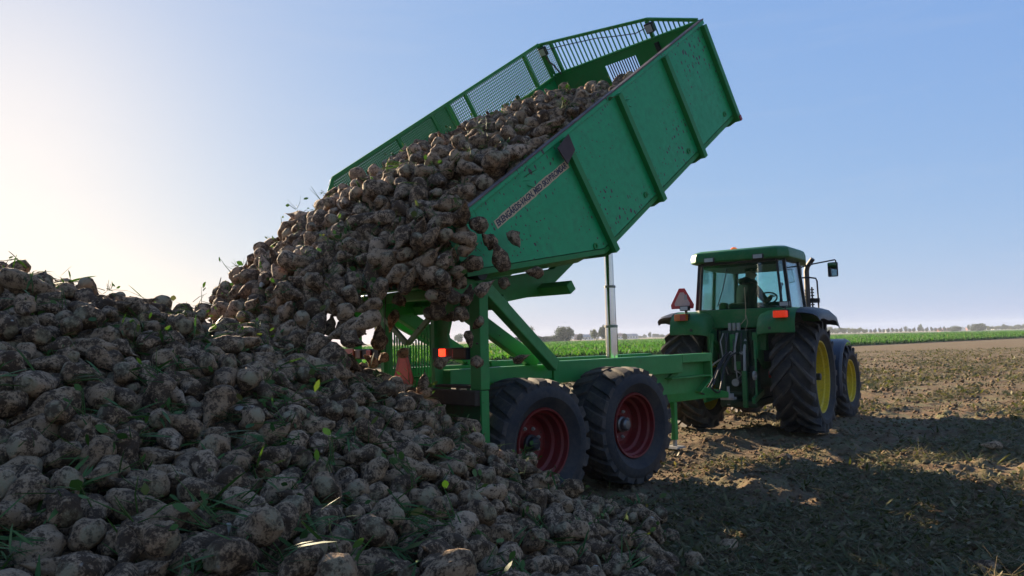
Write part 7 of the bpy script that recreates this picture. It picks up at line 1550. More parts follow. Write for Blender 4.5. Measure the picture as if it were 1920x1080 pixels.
-66,655,81,2,-16,5,-45,666,70,2,42,-25,-35,668,64,18,-42,-17,-28,658,54,7,-13,-33,-25,650,46,-26,-33,-11,-1,662,25,3,-4,1,9,666,27,-32,-27,-19,19,661,27,-31,10,-19,39,656,20,28,12,-11,66,655,11,18,-25,-10,-453,681,112,-42,-5,-15,-419,681,132,-8,-42,-1,-424,705,116,6,-8,21,-394,695,126,23,-10,14,-366,689,148,6,38,5,-349,681,147,28,-21,0,
-336,681,142,-21,20,30,-329,677,138,-40,12,12,-321,677,147,35,33,-9,-295,694,148,13,14,-4,-274,673,151,-39,5,-29,-260,684,163,41,17,-17,-236,684,154,-2,28,-17,-217,687,147,7,-17,1,-202,682,150,34,2,-15,-171,684,146,8,31,38,-151,686,132,27,26,-2,-142,689,122,-19,-32,-10,-129,679,115,1,-18,-43,-102,675,104,15,-24,11,-97,669,102,32,-23,4,-79,674,100,33,-5,-37,
-58,674,80,38,17,15,-55,671,66,39,21,14,-48,671,50,-4,23,25,-36,673,46,-11,29,10,-28,669,41,4,19,-45,16,677,15,29,1,-25,29,668,20,-23,-16,-41,53,674,15,-30,6,20,-416,707,106,8,11,30,-405,714,114,-36,-28,-21,-396,716,120,-20,-12,-36,-366,710,129,-4,46,2,-356,704,131,12,31,13,-340,705,127,-19,-34,-25,-327,698,139,35,2,19,-310,705,138,-32,-27,17,
-292,703,145,-29,8,-38,-263,697,149,-31,-5,9,-250,688,148,-39,23,21,-237,701,145,34,-22,-28,-213,713,134,-31,-20,14,-181,717,138,26,-10,-22,-173,710,130,-2,-32,6,-148,704,126,27,-23,-4,-137,696,114,39,-3,3,-110,703,102,-14,-10,-25,-89,685,101,-18,-7,43,-91,690,90,6,-17,-18,-75,685,76,17,4,-13,-64,687,73,-22,-32,-27,-52,679,60,-14,26,-18,-47,689,52,-1,27,-32,
29,686,18,-26,-24,24,-393,715,103,18,9,-21,-386,727,112,3,8,-17,-356,708,121,32,18,-7,-352,715,123,-35,-4,13,-330,717,131,-2,23,-8,-307,711,129,34,17,17,-300,710,137,-6,34,35,-276,714,139,0,-34,2,-252,705,141,15,-6,-24,-244,716,143,-36,-29,-16,-231,724,133,35,1,28,-208,736,124,9,-1,-5,-182,721,127,22,16,26,-168,720,123,1,14,-16,-144,707,114,-15,30,31,
-136,717,109,-27,-11,-37,-100,716,90,32,-9,35,-103,698,91,-3,30,22,-88,699,82,35,1,-19,-78,699,74,-38,-19,-22,-64,704,68,42,-4,-5,-56,694,63,-42,-14,22,-367,718,107,-35,2,-29,-363,727,118,-37,-8,0,-351,736,118,-6,4,-11,-334,736,116,26,-29,-31,-321,736,124,-4,-31,-6,-308,730,127,8,-41,27,-277,730,130,1,-34,-36,-263,730,135,20,-5,-2,-246,733,130,9,42,26,
-225,736,128,-41,-10,14,-221,722,122,24,-19,-39,-188,729,119,14,-20,-34,-170,739,111,18,28,37,-166,729,119,21,21,25,-133,751,100,32,11,14,-118,735,99,19,-22,10,-111,731,92,-14,32,-5,-96,724,82,7,-24,-31,-88,712,78,47,-1,14,-83,708,65,-27,29,-23,-69,715,68,17,-44,12,-355,739,108,-25,34,23,-349,755,100,-9,12,33,-313,755,112,10,24,-30,-302,746,119,0,23,-44,
-285,746,119,15,18,-44,-268,740,122,33,-19,-32,-250,762,105,-2,4,24,-241,758,112,-18,27,26,-230,750,116,-19,-35,-31,-205,746,111,-7,-26,-34,-186,740,111,-28,17,17,-155,741,111,-4,-38,-32,-146,766,95,2,-38,-16,-132,740,94,19,4,5,-121,747,90,25,-23,-25,-118,740,88,-14,31,-24,-98,727,74,-21,35,19,-88,729,74,-40,6,-18,-83,720,68,-29,-27,24,-364,767,88,-17,31,28,
-337,757,107,-30,31,16,-310,768,106,17,-5,38,-295,770,106,12,-19,-39,-282,769,109,-33,-3,22,-267,784,108,-10,40,18,-242,771,93,0,-23,-8,-218,765,111,26,19,35,-206,768,103,-32,-3,-38,-194,755,110,5,24,31,-183,767,98,-30,-11,-27,-173,765,95,11,30,30,-143,753,93,21,29,-11,-138,753,86,-36,-20,-11,-123,753,83,-37,-9,-13,-113,752,78,-36,19,13,-95,741,75,7,-20,-24,
-337,794,78,0,-23,23,-298,765,97,-8,-33,-10,-281,768,96,11,-9,47,-283,778,95,-10,-49,4,-257,796,91,7,-34,-7,-236,804,87,-34,19,-8,-215,799,80,34,7,-27,-212,771,91,0,28,25,-196,773,94,12,-33,36,-175,779,87,23,27,-26,-163,767,88,-5,-38,19,-144,777,83,-30,10,9,-130,758,82,-20,21,38,-120,766,73,0,16,-42,-313,794,90,-40,23,17,-284,809,86,-35,7,-19,
-267,813,82,32,25,29,-250,809,82,-12,-27,35,-225,804,79,6,34,34,-205,790,91,24,1,-33,-204,787,79,-14,28,38,-183,791,85,-1,9,-40,-165,786,84,26,3,33,-149,786,75,-29,-3,19,-139,783,71,-34,-32,-5,-130,775,74,31,-4,39,-287,811,70,17,-9,46,-281,825,59,-16,-38,22,-255,820,70,27,18,8,-239,822,72,30,15,35,-226,819,75,7,34,36,-218,831,66,13,-13,39,
-185,806,78,34,2,-21,-178,808,71,-31,-27,-4,-165,800,71,-1,29,-34,-160,809,70,-11,-40,-15,-268,832,69,-35,-11,23,-257,821,62,44,-5,22,-232,836,64,7,19,-7,-220,825,48,13,-12,-44,-215,827,56,10,23,-12,-192,818,58,22,17,17,-170,813,61,22,-22,9,-160,808,55,7,-30,-34,-265,826,61,-22,35,7,-246,836,53,28,-19,29,-238,839,51,-18,18,-40,-215,838,53,-45,-3,16,
-208,828,50,-34,-22,-21,-197,829,51,45,0,10,-182,826,54,-47,3,7,-241,849,48,14,1,-48,-247,869,18,-16,-23,9,-230,863,30,11,-5,44,-221,869,22,14,-46,8,-184,864,20,17,-20,12,-186,838,47,-29,-3,33,-198,898,13,-9,-43,-23,-195,878,18,1,-7,-14,-205,892,5,-25,-30,-2,-187,890,6,6,-45,-19,-178,884,5,16,-13,39]
LOAD_DATA = [-533,-241,18,-19,25,-10,-509,-238,18,0,-35,24,-494,-236,21,21,22,-36,-470,-244,16,-11,-20,-35,-450,-234,21,42,-2,-20,-441,-241,17,-6,25,19,-426,-240,22,47,9,14,-402,-235,18,8,-31,-38,-385,-244,12,-30,14,-31,-366,-237,12,4,-36,34,-350,-238,10,8,-32,21,-335,-238,13,-8,-28,39,-323,-237,9,-7,35,-20,-307,-238,10,-47,0,-4,-290,-239,2,30,-7,-16,-281,-240,6,41,10,2,
-263,-237,5,18,-28,8,-249,-238,3,7,40,-24,-225,-239,0,-29,-15,-37,-207,-236,-2,-32,5,-11,-193,-237,-6,12,28,-40,-181,-240,-7,-14,-23,-30,-163,-243,-8,19,31,16,-143,-236,-15,36,16,-2,-117,-237,-25,25,15,-35,-101,-236,-32,34,11,9,-88,-235,-39,-20,-33,-28,-546,-232,18,-21,-12,-33,-521,-223,18,33,-7,-15,-507,-221,23,3,-24,-33,-482,-219,27,-30,-15,-23,-466,-229,21,-7,-20,-22,
-447,-222,21,-27,-18,24,-431,-224,25,7,-36,-31,-418,-225,21,-7,17,45,-392,-219,20,-22,-3,38,-372,-232,21,37,-22,-1,-361,-219,23,-17,45,-12,-346,-227,17,-1,-26,28,-332,-218,13,12,24,-33,-311,-224,14,-37,-7,29,-296,-225,8,-32,-5,-14,-281,-228,5,-29,16,-31,-269,-219,7,-37,15,-30,-250,-223,6,-21,-28,-27,-238,-234,2,28,14,15,-218,-219,2,27,26,22,-199,-219,-3,-19,24,31,
-184,-225,-6,0,-29,-32,-161,-223,-9,6,-32,24,-149,-222,-11,-28,20,4,-129,-227,-20,-30,18,-8,-106,-216,-25,-25,-24,28,-94,-219,-33,-38,-20,-24,-536,-213,26,-24,20,-35,-510,-206,30,-39,-9,29,-496,-204,27,22,8,44,-480,-199,31,-18,-39,-18,-469,-212,25,-18,15,13,-444,-207,29,-41,-6,-3,-427,-203,24,-33,-9,10,-410,-200,25,5,28,37,-394,-201,26,13,-30,6,-373,-209,22,-28,-9,39,
-356,-202,22,-13,-42,-22,-335,-199,22,39,10,-30,-321,-202,17,9,-33,33,-310,-210,13,14,42,-18,-291,-207,10,-7,33,-10,-269,-200,9,34,17,-17,-257,-201,7,29,12,-11,-241,-205,8,37,19,17,-224,-204,6,6,31,-37,-209,-203,6,3,-42,18,-189,-205,1,0,27,-36,-178,-201,-5,-18,31,-31,-150,-199,-10,30,-10,-15,-128,-201,-16,11,6,2,-107,-192,-30,5,25,-43,-99,-201,-34,22,11,-19,
-543,-189,29,-1,-34,30,-527,-186,29,-38,0,-15,-511,-191,28,31,11,-33,-496,-180,29,24,19,-7,-467,-194,27,19,25,37,-446,-188,33,-19,-6,-7,-433,-192,31,15,40,26,-411,-185,28,-17,-31,-3,-400,-184,27,3,-31,-36,-388,-183,24,10,23,43,-367,-192,25,18,-37,-24,-349,-187,20,33,5,37,-331,-191,13,9,21,31,-313,-187,18,-39,15,-26,-298,-194,16,41,5,-8,-286,-191,17,-19,-33,-27,
-261,-186,11,-38,-15,4,-248,-190,9,-23,15,29,-235,-189,7,-5,29,-11,-218,-187,6,-11,-28,-39,-203,-186,4,-13,29,-37,-184,-184,1,-23,-11,1,-165,-188,-8,-26,28,1,-146,-185,-12,-9,41,-26,-129,-183,-19,-4,-27,15,-96,-183,-36,-34,-19,-10,-75,-192,-42,-16,4,22,-535,-172,31,12,29,-19,-528,-168,27,14,25,-1,-511,-174,31,12,-34,34,-487,-168,33,32,-4,-38,-469,-176,30,33,9,33,
-456,-168,27,16,26,20,-438,-168,29,31,9,-17,-423,-166,30,-9,25,-20,-405,-168,33,19,5,2,-389,-164,27,-26,20,-37,-370,-168,27,-7,18,29,-356,-175,26,-40,-16,0,-339,-171,18,34,11,19,-323,-174,18,15,22,-35,-306,-170,15,-1,35,-7,-283,-172,18,5,19,-17,-274,-173,12,28,17,5,-256,-170,10,14,-27,36,-236,-172,8,28,10,-26,-222,-174,8,14,-39,7,-209,-170,5,-35,9,30,
-195,-167,1,11,-31,2,-177,-171,-3,-7,37,-16,-161,-164,-6,42,-8,17,-136,-168,-11,29,-5,-40,-87,-170,-31,-35,-26,-25,-66,-185,-51,-9,2,45,-66,-166,-53,11,27,-38,-540,-153,32,12,-32,-22,-515,-157,33,-24,25,-21,-497,-148,40,34,-22,23,-481,-150,35,39,15,-24,-463,-162,33,2,24,37,-446,-157,31,26,-26,-34,-432,-149,31,34,-13,-31,-412,-155,27,-26,-16,20,-399,-152,32,-8,-40,-24,
-382,-151,31,12,-24,40,-363,-151,24,-27,-16,33,-345,-155,18,9,31,36,-331,-159,23,12,14,28,-320,-158,18,6,29,-28,-295,-159,16,8,-36,-33,-279,-152,15,-28,-24,-33,-267,-162,13,13,-19,-19,-251,-162,11,-18,-16,-14,-233,-159,12,8,-43,10,-216,-147,7,-35,-8,-21,-199,-154,5,-2,41,-3,-179,-151,-2,29,8,-25,-164,-151,-6,3,-24,-20,-149,-151,-10,14,24,-39,-130,-155,-19,-11,39,10,
-100,-160,-34,13,-15,-43,-70,-141,-42,25,43,-2,-552,-133,28,-33,-4,-37,-532,-137,32,25,-24,-36,-518,-133,33,-20,18,-41,-492,-138,34,-37,-7,33,-476,-134,34,14,20,7,-460,-144,33,-5,24,8,-438,-136,29,-1,33,29,-425,-137,31,-29,-26,-31,-409,-135,28,21,20,27,-390,-136,29,-4,-18,46,-373,-136,25,-37,-3,-9,-357,-137,25,-29,-18,-12,-343,-138,19,-31,-11,9,-329,-139,19,29,15,23,
-305,-140,22,28,-30,14,-283,-138,17,-29,-29,29,-269,-136,10,-1,-29,-37,-257,-136,13,-33,28,19,-247,-141,10,15,-27,37,-232,-140,9,27,10,2,-198,-130,2,32,-5,-8,-185,-134,-1,30,8,-5,-173,-135,2,-43,-17,-17,-156,-136,-8,19,-9,-33,-132,-132,-16,13,41,-7,-105,-140,-29,24,-16,-23,-70,-129,-34,-11,-23,-21,-535,-122,28,-27,-19,-11,-515,-122,31,-26,22,34,-499,-126,34,20,-21,-37,
-482,-122,33,8,-32,-25,-463,-118,33,27,-1,41,-445,-124,33,-10,-40,28,-427,-120,30,-10,-22,13,-406,-126,29,29,-11,-39,-394,-119,29,20,-31,-33,-380,-124,28,0,32,38,-367,-118,23,12,-32,34,-349,-121,22,-27,16,-28,-334,-125,19,-35,-9,-19,-321,-124,17,-25,21,-5,-296,-124,16,27,18,-25,-280,-121,14,33,-18,30,-264,-118,12,-33,23,-18,-242,-117,7,-33,1,2,-221,-129,8,34,-20,-23,
-208,-121,8,-33,-23,0,-193,-114,-1,29,-23,-17,-182,-119,-4,24,21,11,-167,-115,-5,13,15,-37,-155,-118,-7,-16,31,-36,-138,-112,-14,37,-16,29,-114,-125,-27,18,-8,-45,-78,-111,-45,-19,-1,15,-536,-109,29,4,27,20,-503,-103,30,8,30,-18,-487,-101,32,39,29,2,-474,-96,26,24,10,33,-455,-107,28,15,24,33,-438,-107,33,46,9,13,-421,-109,27,-13,-32,-28,-407,-108,26,-15,-29,22,
-389,-104,25,7,-26,-30,-369,-96,22,20,33,-25,-355,-114,19,11,-20,-36,-343,-106,21,-24,18,-22,-325,-107,18,-31,2,3,-310,-104,16,17,21,42,-298,-110,15,24,34,28,-274,-103,9,12,29,32,-249,-100,9,-7,-24,-4,-233,-98,7,-7,-39,-26,-221,-110,7,35,10,-32,-205,-105,2,-3,-26,-37,-195,-100,1,-4,42,-26,-175,-100,-6,17,-8,-39,-156,-100,-8,22,-32,-27,-141,-102,-15,-23,-1,37,
-113,-112,-25,-13,-40,-24,-90,-103,-35,-31,7,-5,-532,-94,28,-36,16,-10,-516,-86,26,22,-30,21,-494,-92,27,-28,13,-31,-478,-78,27,-39,19,20,-458,-90,27,-31,6,36,-446,-79,31,-5,-46,-8,-434,-93,27,10,-21,5,-417,-87,24,5,29,-29,-394,-83,28,-18,-36,10,-375,-76,19,27,-1,-11,-359,-88,18,-33,-14,15,-345,-85,15,32,0,-1,-333,-89,16,6,40,23,-312,-87,17,37,16,-23,
-290,-84,11,34,13,25,-272,-82,7,-35,-3,9,-262,-84,9,43,-2,21,-246,-86,8,-36,17,30,-226,-76,5,-33,-14,32,-217,-89,4,17,-20,25,-205,-88,3,-15,39,-23,-188,-87,-2,-30,25,-26,-162,-85,-9,36,2,35,-141,-89,-13,-18,33,-15,-101,-90,-34,15,8,-46,-105,-80,-29,1,-47,-9,-80,-85,-45,3,-21,37,-542,-61,19,-45,-10,-3,-526,-64,23,28,18,-26,-504,-59,20,13,21,-41,
-486,-58,20,-20,9,30,-475,-60,23,-35,25,-19,-452,-60,20,-6,-19,34,-444,-66,18,16,-20,42,-427,-66,18,23,-8,-21,-407,-62,18,7,-26,13,-388,-63,19,-18,20,-31,-372,-55,15,-27,3,20,-353,-67,13,-10,-25,41,-339,-72,13,-12,30,37,-323,-70,12,-5,25,-17,-304,-72,10,24,24,21,-285,-69,6,-29,-9,37,-273,-62,4,-47,0,-14,-260,-67,7,16,-36,21,-244,-64,2,12,18,-45,
-225,-64,0,29,10,35,-206,-70,0,-1,-39,-31,-194,-68,-5,15,19,-44,-170,-69,-6,-30,28,26,-153,-73,-10,-37,6,-30,-130,-76,-13,0,-7,-17,-116,-62,-28,-3,34,-32,-99,-66,-36,25,24,-15,-534,-45,12,23,0,43,-512,-51,13,-12,-22,41,-494,-50,16,-34,-22,-11,-483,-45,14,13,9,13,-460,-45,13,31,0,-11,-448,-44,14,-25,-29,1,-436,-50,14,-34,-6,-36,-415,-43,15,20,31,7,
-394,-23,4,30,-24,28,-377,-37,13,-8,-40,16,-360,-43,7,-32,-7,-36,-343,-43,6,-6,46,17,-328,-52,6,-4,-25,30,-315,-55,5,17,15,-41,-295,-56,5,-33,25,-23,-273,-50,0,-30,-25,3,-264,-46,1,-29,8,27,-246,-46,7,14,-36,0,-231,-52,2,-40,-17,15,-216,-55,-1,20,40,22,-201,-51,-7,6,-25,-1,-187,-51,-10,22,9,-5,-157,-53,-8,23,-7,25,-138,-44,-14,34,-1,-20,
-128,-58,-23,-21,-26,-35,-109,-42,-33,1,33,-37,-77,-62,-43,-23,-39,-11,-519,-30,6,2,35,23,-500,-22,3,-31,-20,-34,-482,-31,5,-28,22,-28,-466,-34,9,16,27,-38,-452,-34,7,-2,32,37,-440,-30,8,16,27,-30,-422,-32,5,-2,31,8,-409,-19,1,38,-3,30,-391,-15,-2,29,3,39,-370,-35,3,30,8,20,-365,-16,3,33,5,-31,-353,-25,-2,-21,25,-29,-318,-38,1,-21,-30,0,
-306,-37,-1,16,33,0,-291,-36,-2,22,27,1,-276,-20,-1,28,-9,-28,-262,-33,-4,-22,21,-7,-247,-30,-5,27,15,-17,-230,-30,-5,-23,36,-10,-212,-34,-7,-8,-27,35,-199,-38,-9,27,23,33,-179,-34,-13,24,22,10,-154,-25,-16,18,26,-8,-135,-28,-21,5,30,39,-118,-35,-29,3,-26,41,-91,-36,-44,-16,7,47,-546,-12,-3,-25,19,-39,-524,-10,-4,22,7,7,-504,-6,-4,10,6,-47,
-483,-14,6,41,15,-5,-462,-15,-3,15,-18,-20,-453,-22,2,-36,12,-19,-433,-16,-1,4,-42,-25,-413,-9,-5,-35,1,31,-401,-6,-9,20,-6,38,-388,-3,-1,-32,14,-35,-365,-6,-9,2,-23,40,-349,-12,-10,4,35,35,-335,-19,-7,-22,-28,-23,-314,-23,-6,-6,37,32,-303,-19,-10,-31,-20,-19,-286,-18,-8,-30,-12,34,-266,-20,-9,18,-14,14,-253,-15,-12,-32,-19,28,-233,-13,-11,12,38,16,
-218,-20,-9,-5,41,-5,-203,-14,-15,7,-37,-33,-190,-11,-17,22,29,34,-170,-22,-18,25,-8,-14,-148,-12,-22,-10,-33,-24,-129,-12,-27,3,-25,-43,-112,-18,-35,-6,-27,-29,-99,-18,-40,-30,28,-29,-559,-241,17,17,-17,-40,-535,-241,30,8,25,1,-514,-242,32,-33,27,-24,-497,-240,38,-37,-2,-30,-461,-240,31,-27,-3,9,-446,-241,30,-24,21,-25,-430,-240,40,18,39,26,-417,-239,31,2,-40,26,
-390,-242,33,10,-45,-18,-382,-243,24,-15,15,5,-364,-240,25,37,21,-1,-349,-243,29,-2,-12,-22,-330,-240,34,26,-38,0,-325,-241,18,15,-22,41,-309,-238,20,26,22,-35,-295,-235,20,24,25,-24,-279,-240,18,24,-5,41,-256,-239,20,7,46,-15,-235,-235,18,-29,-28,14,-222,-239,11,29,-13,20,-197,-241,4,20,15,-43,-185,-242,3,30,11,14,-157,-227,6,-43,17,-18,-169,-240,2,1,34,15,
-135,-234,-11,0,-27,-34,-104,-233,-21,38,1,33,-77,-226,-38,-21,2,45,-558,-222,20,-19,-16,36,-548,-223,31,5,13,-30,-500,-225,36,-32,22,-10,-477,-234,32,26,-34,17,-453,-221,33,-21,31,-33,-445,-232,41,-26,-19,-39,-418,-226,37,-8,-38,-12,-404,-222,32,21,27,-31,-388,-228,31,18,5,42,-382,-225,25,9,40,-9,-360,-230,31,8,22,31,-335,-228,34,17,20,37,-324,-218,27,-23,-16,-5,
-306,-221,27,35,-1,-11,-301,-217,17,-41,11,-11,-284,-223,14,20,-2,-22,-261,-227,14,-41,17,-19,-241,-219,17,-30,36,-7,-228,-224,10,-8,15,-6,-209,-225,11,11,35,-34,-193,-224,7,-19,9,34,-175,-225,0,15,-15,25,-64,-197,-34,37,2,12,-121,-216,-10,-11,28,13,-105,-225,-12,-6,-34,-12,-89,-223,-25,19,-5,-16,-591,-193,26,27,-15,9,-561,-213,31,-17,31,19,-512,-213,42,38,-16,-3,
-499,-213,46,-18,-36,-28,-470,-208,41,-12,32,-36,-453,-208,35,-35,-22,2,-429,-214,32,-40,9,-5,-412,-213,38,-1,6,-23,-393,-205,39,12,-27,38,-382,-219,35,2,-18,-33,-360,-214,38,-23,30,19,-342,-218,42,16,-34,-27,-336,-199,36,-4,-38,26,-311,-206,31,21,0,-26,-301,-206,22,4,30,-20,-284,-215,19,-28,10,-32,-270,-215,20,-6,-1,-12,-251,-208,17,33,18,-13,-246,-194,22,24,35,20,
-225,-200,16,-31,18,-21,-204,-198,18,41,19,8,-181,-198,5,1,17,-4,-163,-205,1,-14,1,25,-138,-212,-7,-4,-17,-9,-103,-202,-15,34,27,1,-85,-200,-35,-13,-30,-25,-71,-207,-47,7,-11,-48,-587,-178,29,21,22,5,-526,-173,38,30,-3,7,-510,-186,41,-1,34,-32,-475,-185,31,15,-7,47,-465,-196,40,-23,7,-14,-449,-196,44,-9,27,-25,-422,-200,35,-40,7,-20,-406,-204,35,-15,5,-30,
-396,-188,33,14,27,27,-386,-191,27,-6,28,5,-362,-183,40,19,39,-24,-342,-179,33,-14,-28,-11,-326,-192,31,3,-36,-33,-312,-189,32,-21,-28,-7,-295,-193,27,-24,-15,-7,-276,-197,25,-26,41,-12,-266,-189,24,-8,-16,-40,-257,-182,22,10,21,32,-226,-185,22,-10,38,3,-204,-176,14,22,-20,40,-193,-183,18,-30,-4,-32,-163,-185,8,9,44,-11,-130,-184,-5,27,15,27,-82,-136,-34,-16,-25,-8,
-84,-182,-25,-26,-5,42,-60,-189,-40,4,-27,-35,-537,-166,38,14,-37,-5,-510,-168,41,15,19,-6,-483,-175,42,35,3,35,-465,-169,41,1,-24,-38,-444,-170,42,-11,23,-38,-433,-167,37,-36,1,-5,-413,-188,39,-33,6,35,-415,-168,44,20,5,-14,-386,-171,39,-22,28,-35,-359,-163,41,-30,3,-12,-349,-165,27,-12,-25,-30,-334,-172,30,15,36,5,-315,-171,33,18,-6,-38,-300,-159,26,39,-26,-9,
-291,-167,31,16,37,28,-270,-161,26,17,-3,7,-258,-162,25,24,-15,40,-239,-163,21,41,-1,-14,-217,-165,17,36,2,-34,-208,-158,12,-42,-6,24,-186,-167,17,3,-42,-10,-175,-166,5,-27,-14,35,-152,-171,5,11,41,23,-68,-171,-36,-16,-10,-36,-59,-163,-43,-31,-17,19,-76,-174,-47,-14,-19,-37,-529,-147,34,-10,-17,10,-522,-155,42,-25,3,-31,-485,-163,46,-24,7,43,-474,-153,45,25,26,31,
-455,-162,45,-18,-17,-31,-445,-146,46,-16,43,6,-429,-152,41,-11,29,-28,-409,-154,38,-34,-22,-7,-398,-155,44,27,22,-25,-375,-147,39,6,2,-30,-357,-146,32,-37,11,32,-340,-147,33,25,-32,16,-331,-146,29,38,-28,-7,-317,-152,28,28,-27,-31,-286,-150,29,-21,3,44,-266,-144,25,21,-18,-3,-260,-148,8,19,27,37,-241,-148,25,23,22,-38,-225,-147,23,-4,36,-32,-212,-147,19,20,26,-33,
-192,-147,14,-16,34,1,-171,-149,12,15,23,29,-153,-155,4,-8,-25,32,-123,-149,-7,0,-1,-43,-87,-149,-37,-10,-9,28,-49,-144,-60,-1,-39,4,-20,-157,-75,9,33,21,-523,-140,43,12,25,12,-608,-139,24,-32,21,31,-524,-123,40,-22,-21,-29,-481,-130,44,-26,1,5,-459,-131,44,-32,24,-6,-434,-131,40,-15,-17,-34,-416,-140,41,-18,-23,38,-406,-133,41,23,-29,32,-388,-128,41,40,8,18,
-366,-134,35,21,-30,-10,-349,-131,39,38,26,2,-330,-133,27,-9,-24,31,-320,-136,28,-7,39,7,-299,-137,35,-44,3,-20,-282,-130,27,-22,-28,-26,-268,-119,25,34,15,-5,-241,-127,18,32,16,-25,-234,-136,21,-24,38,11,-220,-136,18,-2,7,-7,-195,-134,17,-5,-33,0,-183,-126,8,-23,16,-41,-165,-129,6,8,25,-11,-133,-144,-10,-32,-34,12,-112,-143,-14,39,10,0,-69,-127,-51,-5,-12,23,
-48,-109,-67,6,-23,-44,-553,-119,31,-23,-11,-43,-538,-134,43,-25,0,-22,-513,-109,31,-41,10,25,-497,-125,46,23,-29,33,-474,-110,35,17,6,-42,-446,-118,43,-3,-30,-38,-430,-113,42,-35,25,1,-420,-121,41,-41,-5,-22,-399,-115,41,11,-26,-13,-370,-115,40,-24,-9,10,-356,-118,31,33,-15,-32,-337,-121,32,9,20,-45,-324,-126,30,-5,33,13,-309,-119,30,14,-16,33,-291,-116,26,-35,-2,-8,
-279,-114,16,-6,-17,-4,-250,-115,16,12,-38,29,-237,-111,16,-32,8,-37,-224,-123,17,-28,7,-32,-212,-107,18,-25,25,-33,-196,-115,8,24,5,-43,-174,-115,11,-13,-44,-18,-156,-110,4,-35,15,-8,-141,-111,-2,20,31,32,-102,-123,-20,35,2,10,-97,-126,-33,1,36,-34,-543,-84,33,28,-3,36,-510,-89,38,36,-20,28,-492,-82,34,9,15,46,-472,-97,43,5,-25,0,-455,-105,41,-2,-28,-39,
-433,-93,41,26,6,-39,-419,-99,34,15,28,-21,-407,-86,40,-36,16,30,-389,-90,39,7,29,-40,-373,-102,32,10,-35,-27,-356,-106,29,12,18,30,-330,-107,31,-12,-31,-36,-310,-100,30,28,-20,-12,-295,-99,25,-23,-21,-36,-276,-77,19,5,-19,11,-272,-98,22,-9,-36,10,-241,-101,18,7,-14,-27,-239,-89,22,-15,40,25,-226,-91,17,24,-25,-20,-201,-97,13,-31,-10,13,-183,-101,13,-35,-22,-1,
-165,-101,8,6,-3,41,-147,-93,-3,15,-19,-34,-117,-105,-15,-35,24,25,-101,-111,-28,-3,-42,-26,-83,-118,-34,43,-7,-22,-554,-86,27,-29,-14,33,-518,-77,33,31,-2,-36,-494,-73,28,44,-6,4,-478,-63,35,29,17,19,-463,-79,40,-15,37,-28,-447,-88,42,-20,-15,-19,-422,-75,28,4,-19,39,-419,-55,30,29,-27,12,-405,-54,34,12,-24,-5,-370,-76,32,19,-24,39,-361,-93,30,1,0,-2,
-346,-76,27,16,-31,15,-331,-88,26,-11,-27,13,-306,-85,25,-13,7,47,-296,-78,23,-23,-22,11,-278,-67,14,0,34,26,-259,-86,20,-25,-2,42,-250,-77,13,33,1,-36,-228,-72,22,8,40,-19,-210,-70,11,20,13,-13,-193,-80,4,-10,-33,-21,-178,-88,5,30,18,8,-151,-76,3,19,-30,-31,-142,-81,-6,18,-7,43,-88,-87,-24,24,-7,39,-74,-92,-35,25,-23,33,-564,-63,20,-4,-39,-9,
-554,-20,11,22,-20,-4,-519,-54,32,-41,11,-16,-499,-43,26,10,-20,41,-481,-42,30,8,33,2,-463,-53,29,5,18,-26,-437,-66,36,22,-11,-20,-410,-45,29,-27,9,-3,-396,-59,28,14,-30,20,-385,-30,23,-3,36,-33,-361,-53,22,16,23,42,-352,-55,10,30,-18,-30,-329,-53,22,27,1,2,-314,-48,17,29,3,-24,-294,-36,16,12,4,38,-293,-48,13,-16,-12,45,-277,-43,9,-1,-28,41,
-258,-60,19,28,20,-14,-241,-63,16,4,-34,-35,-223,-65,13,-39,-10,27,-197,-58,4,23,23,-13,-184,-63,-1,40,2,3,-165,-60,3,-2,-42,-21,-127,-57,-10,29,15,32,-53,-67,-43,5,-10,8,-65,-78,-51,43,-9,13,-83,-72,-46,-8,-16,42,-550,-39,12,-4,22,-5,-529,-19,14,24,-10,38,-513,-42,15,-2,8,-4,-486,-32,20,19,-15,-24,-459,-45,22,-37,-2,2,-444,-50,26,-7,35,-34,
-421,-28,23,27,12,-11,-400,-34,23,-8,36,-31,-396,-29,13,28,2,39,-372,-23,15,13,-32,-5,-363,-42,17,-9,-26,-40,-348,-33,15,-41,-6,-19,-310,-8,11,9,-37,21,-309,-41,9,24,27,4,-281,-28,13,-5,-44,15,-278,-34,-3,17,42,10,-262,-45,13,31,-19,10,-235,-30,7,-22,-19,36,-233,-49,13,10,-18,43,-214,-47,7,19,19,41,-191,-43,0,28,23,24,-174,-51,-8,37,-10,31,
-123,-35,-16,14,4,-17,-100,-44,-24,-37,-7,11,-92,-52,-36,-37,20,7,-61,-66,-56,-23,41,4,-543,-24,4,18,29,17,-506,-29,15,-2,-21,-45,-489,-23,12,26,16,28,-473,-15,12,-12,30,33,-453,-20,16,-42,1,-14,-430,-21,14,28,-24,25,-412,-15,19,-17,20,32,-400,-15,17,-22,12,7,-377,-20,4,-24,-8,-2,-365,-27,5,26,3,41,-345,-13,8,-16,-33,17,-333,-8,1,-13,-39,-26,
-324,-15,-4,10,-11,13,-306,-24,2,-19,-31,-34,-292,-16,4,22,-8,10,-268,-19,8,-27,31,-28,-251,-24,3,26,-13,13,-241,-17,-1,26,9,31,-224,-35,5,8,-32,28,-197,-28,0,-31,-20,33,-183,-15,-8,30,14,-29,-169,-25,-7,-22,31,-24,-146,-18,-12,-5,-38,-21,-111,-27,-28,33,1,34,-94,-30,-32,23,5,-29,-86,-29,-48,17,20,-28,-546,-3,-11,11,30,12,-520,-3,6,20,1,-41,
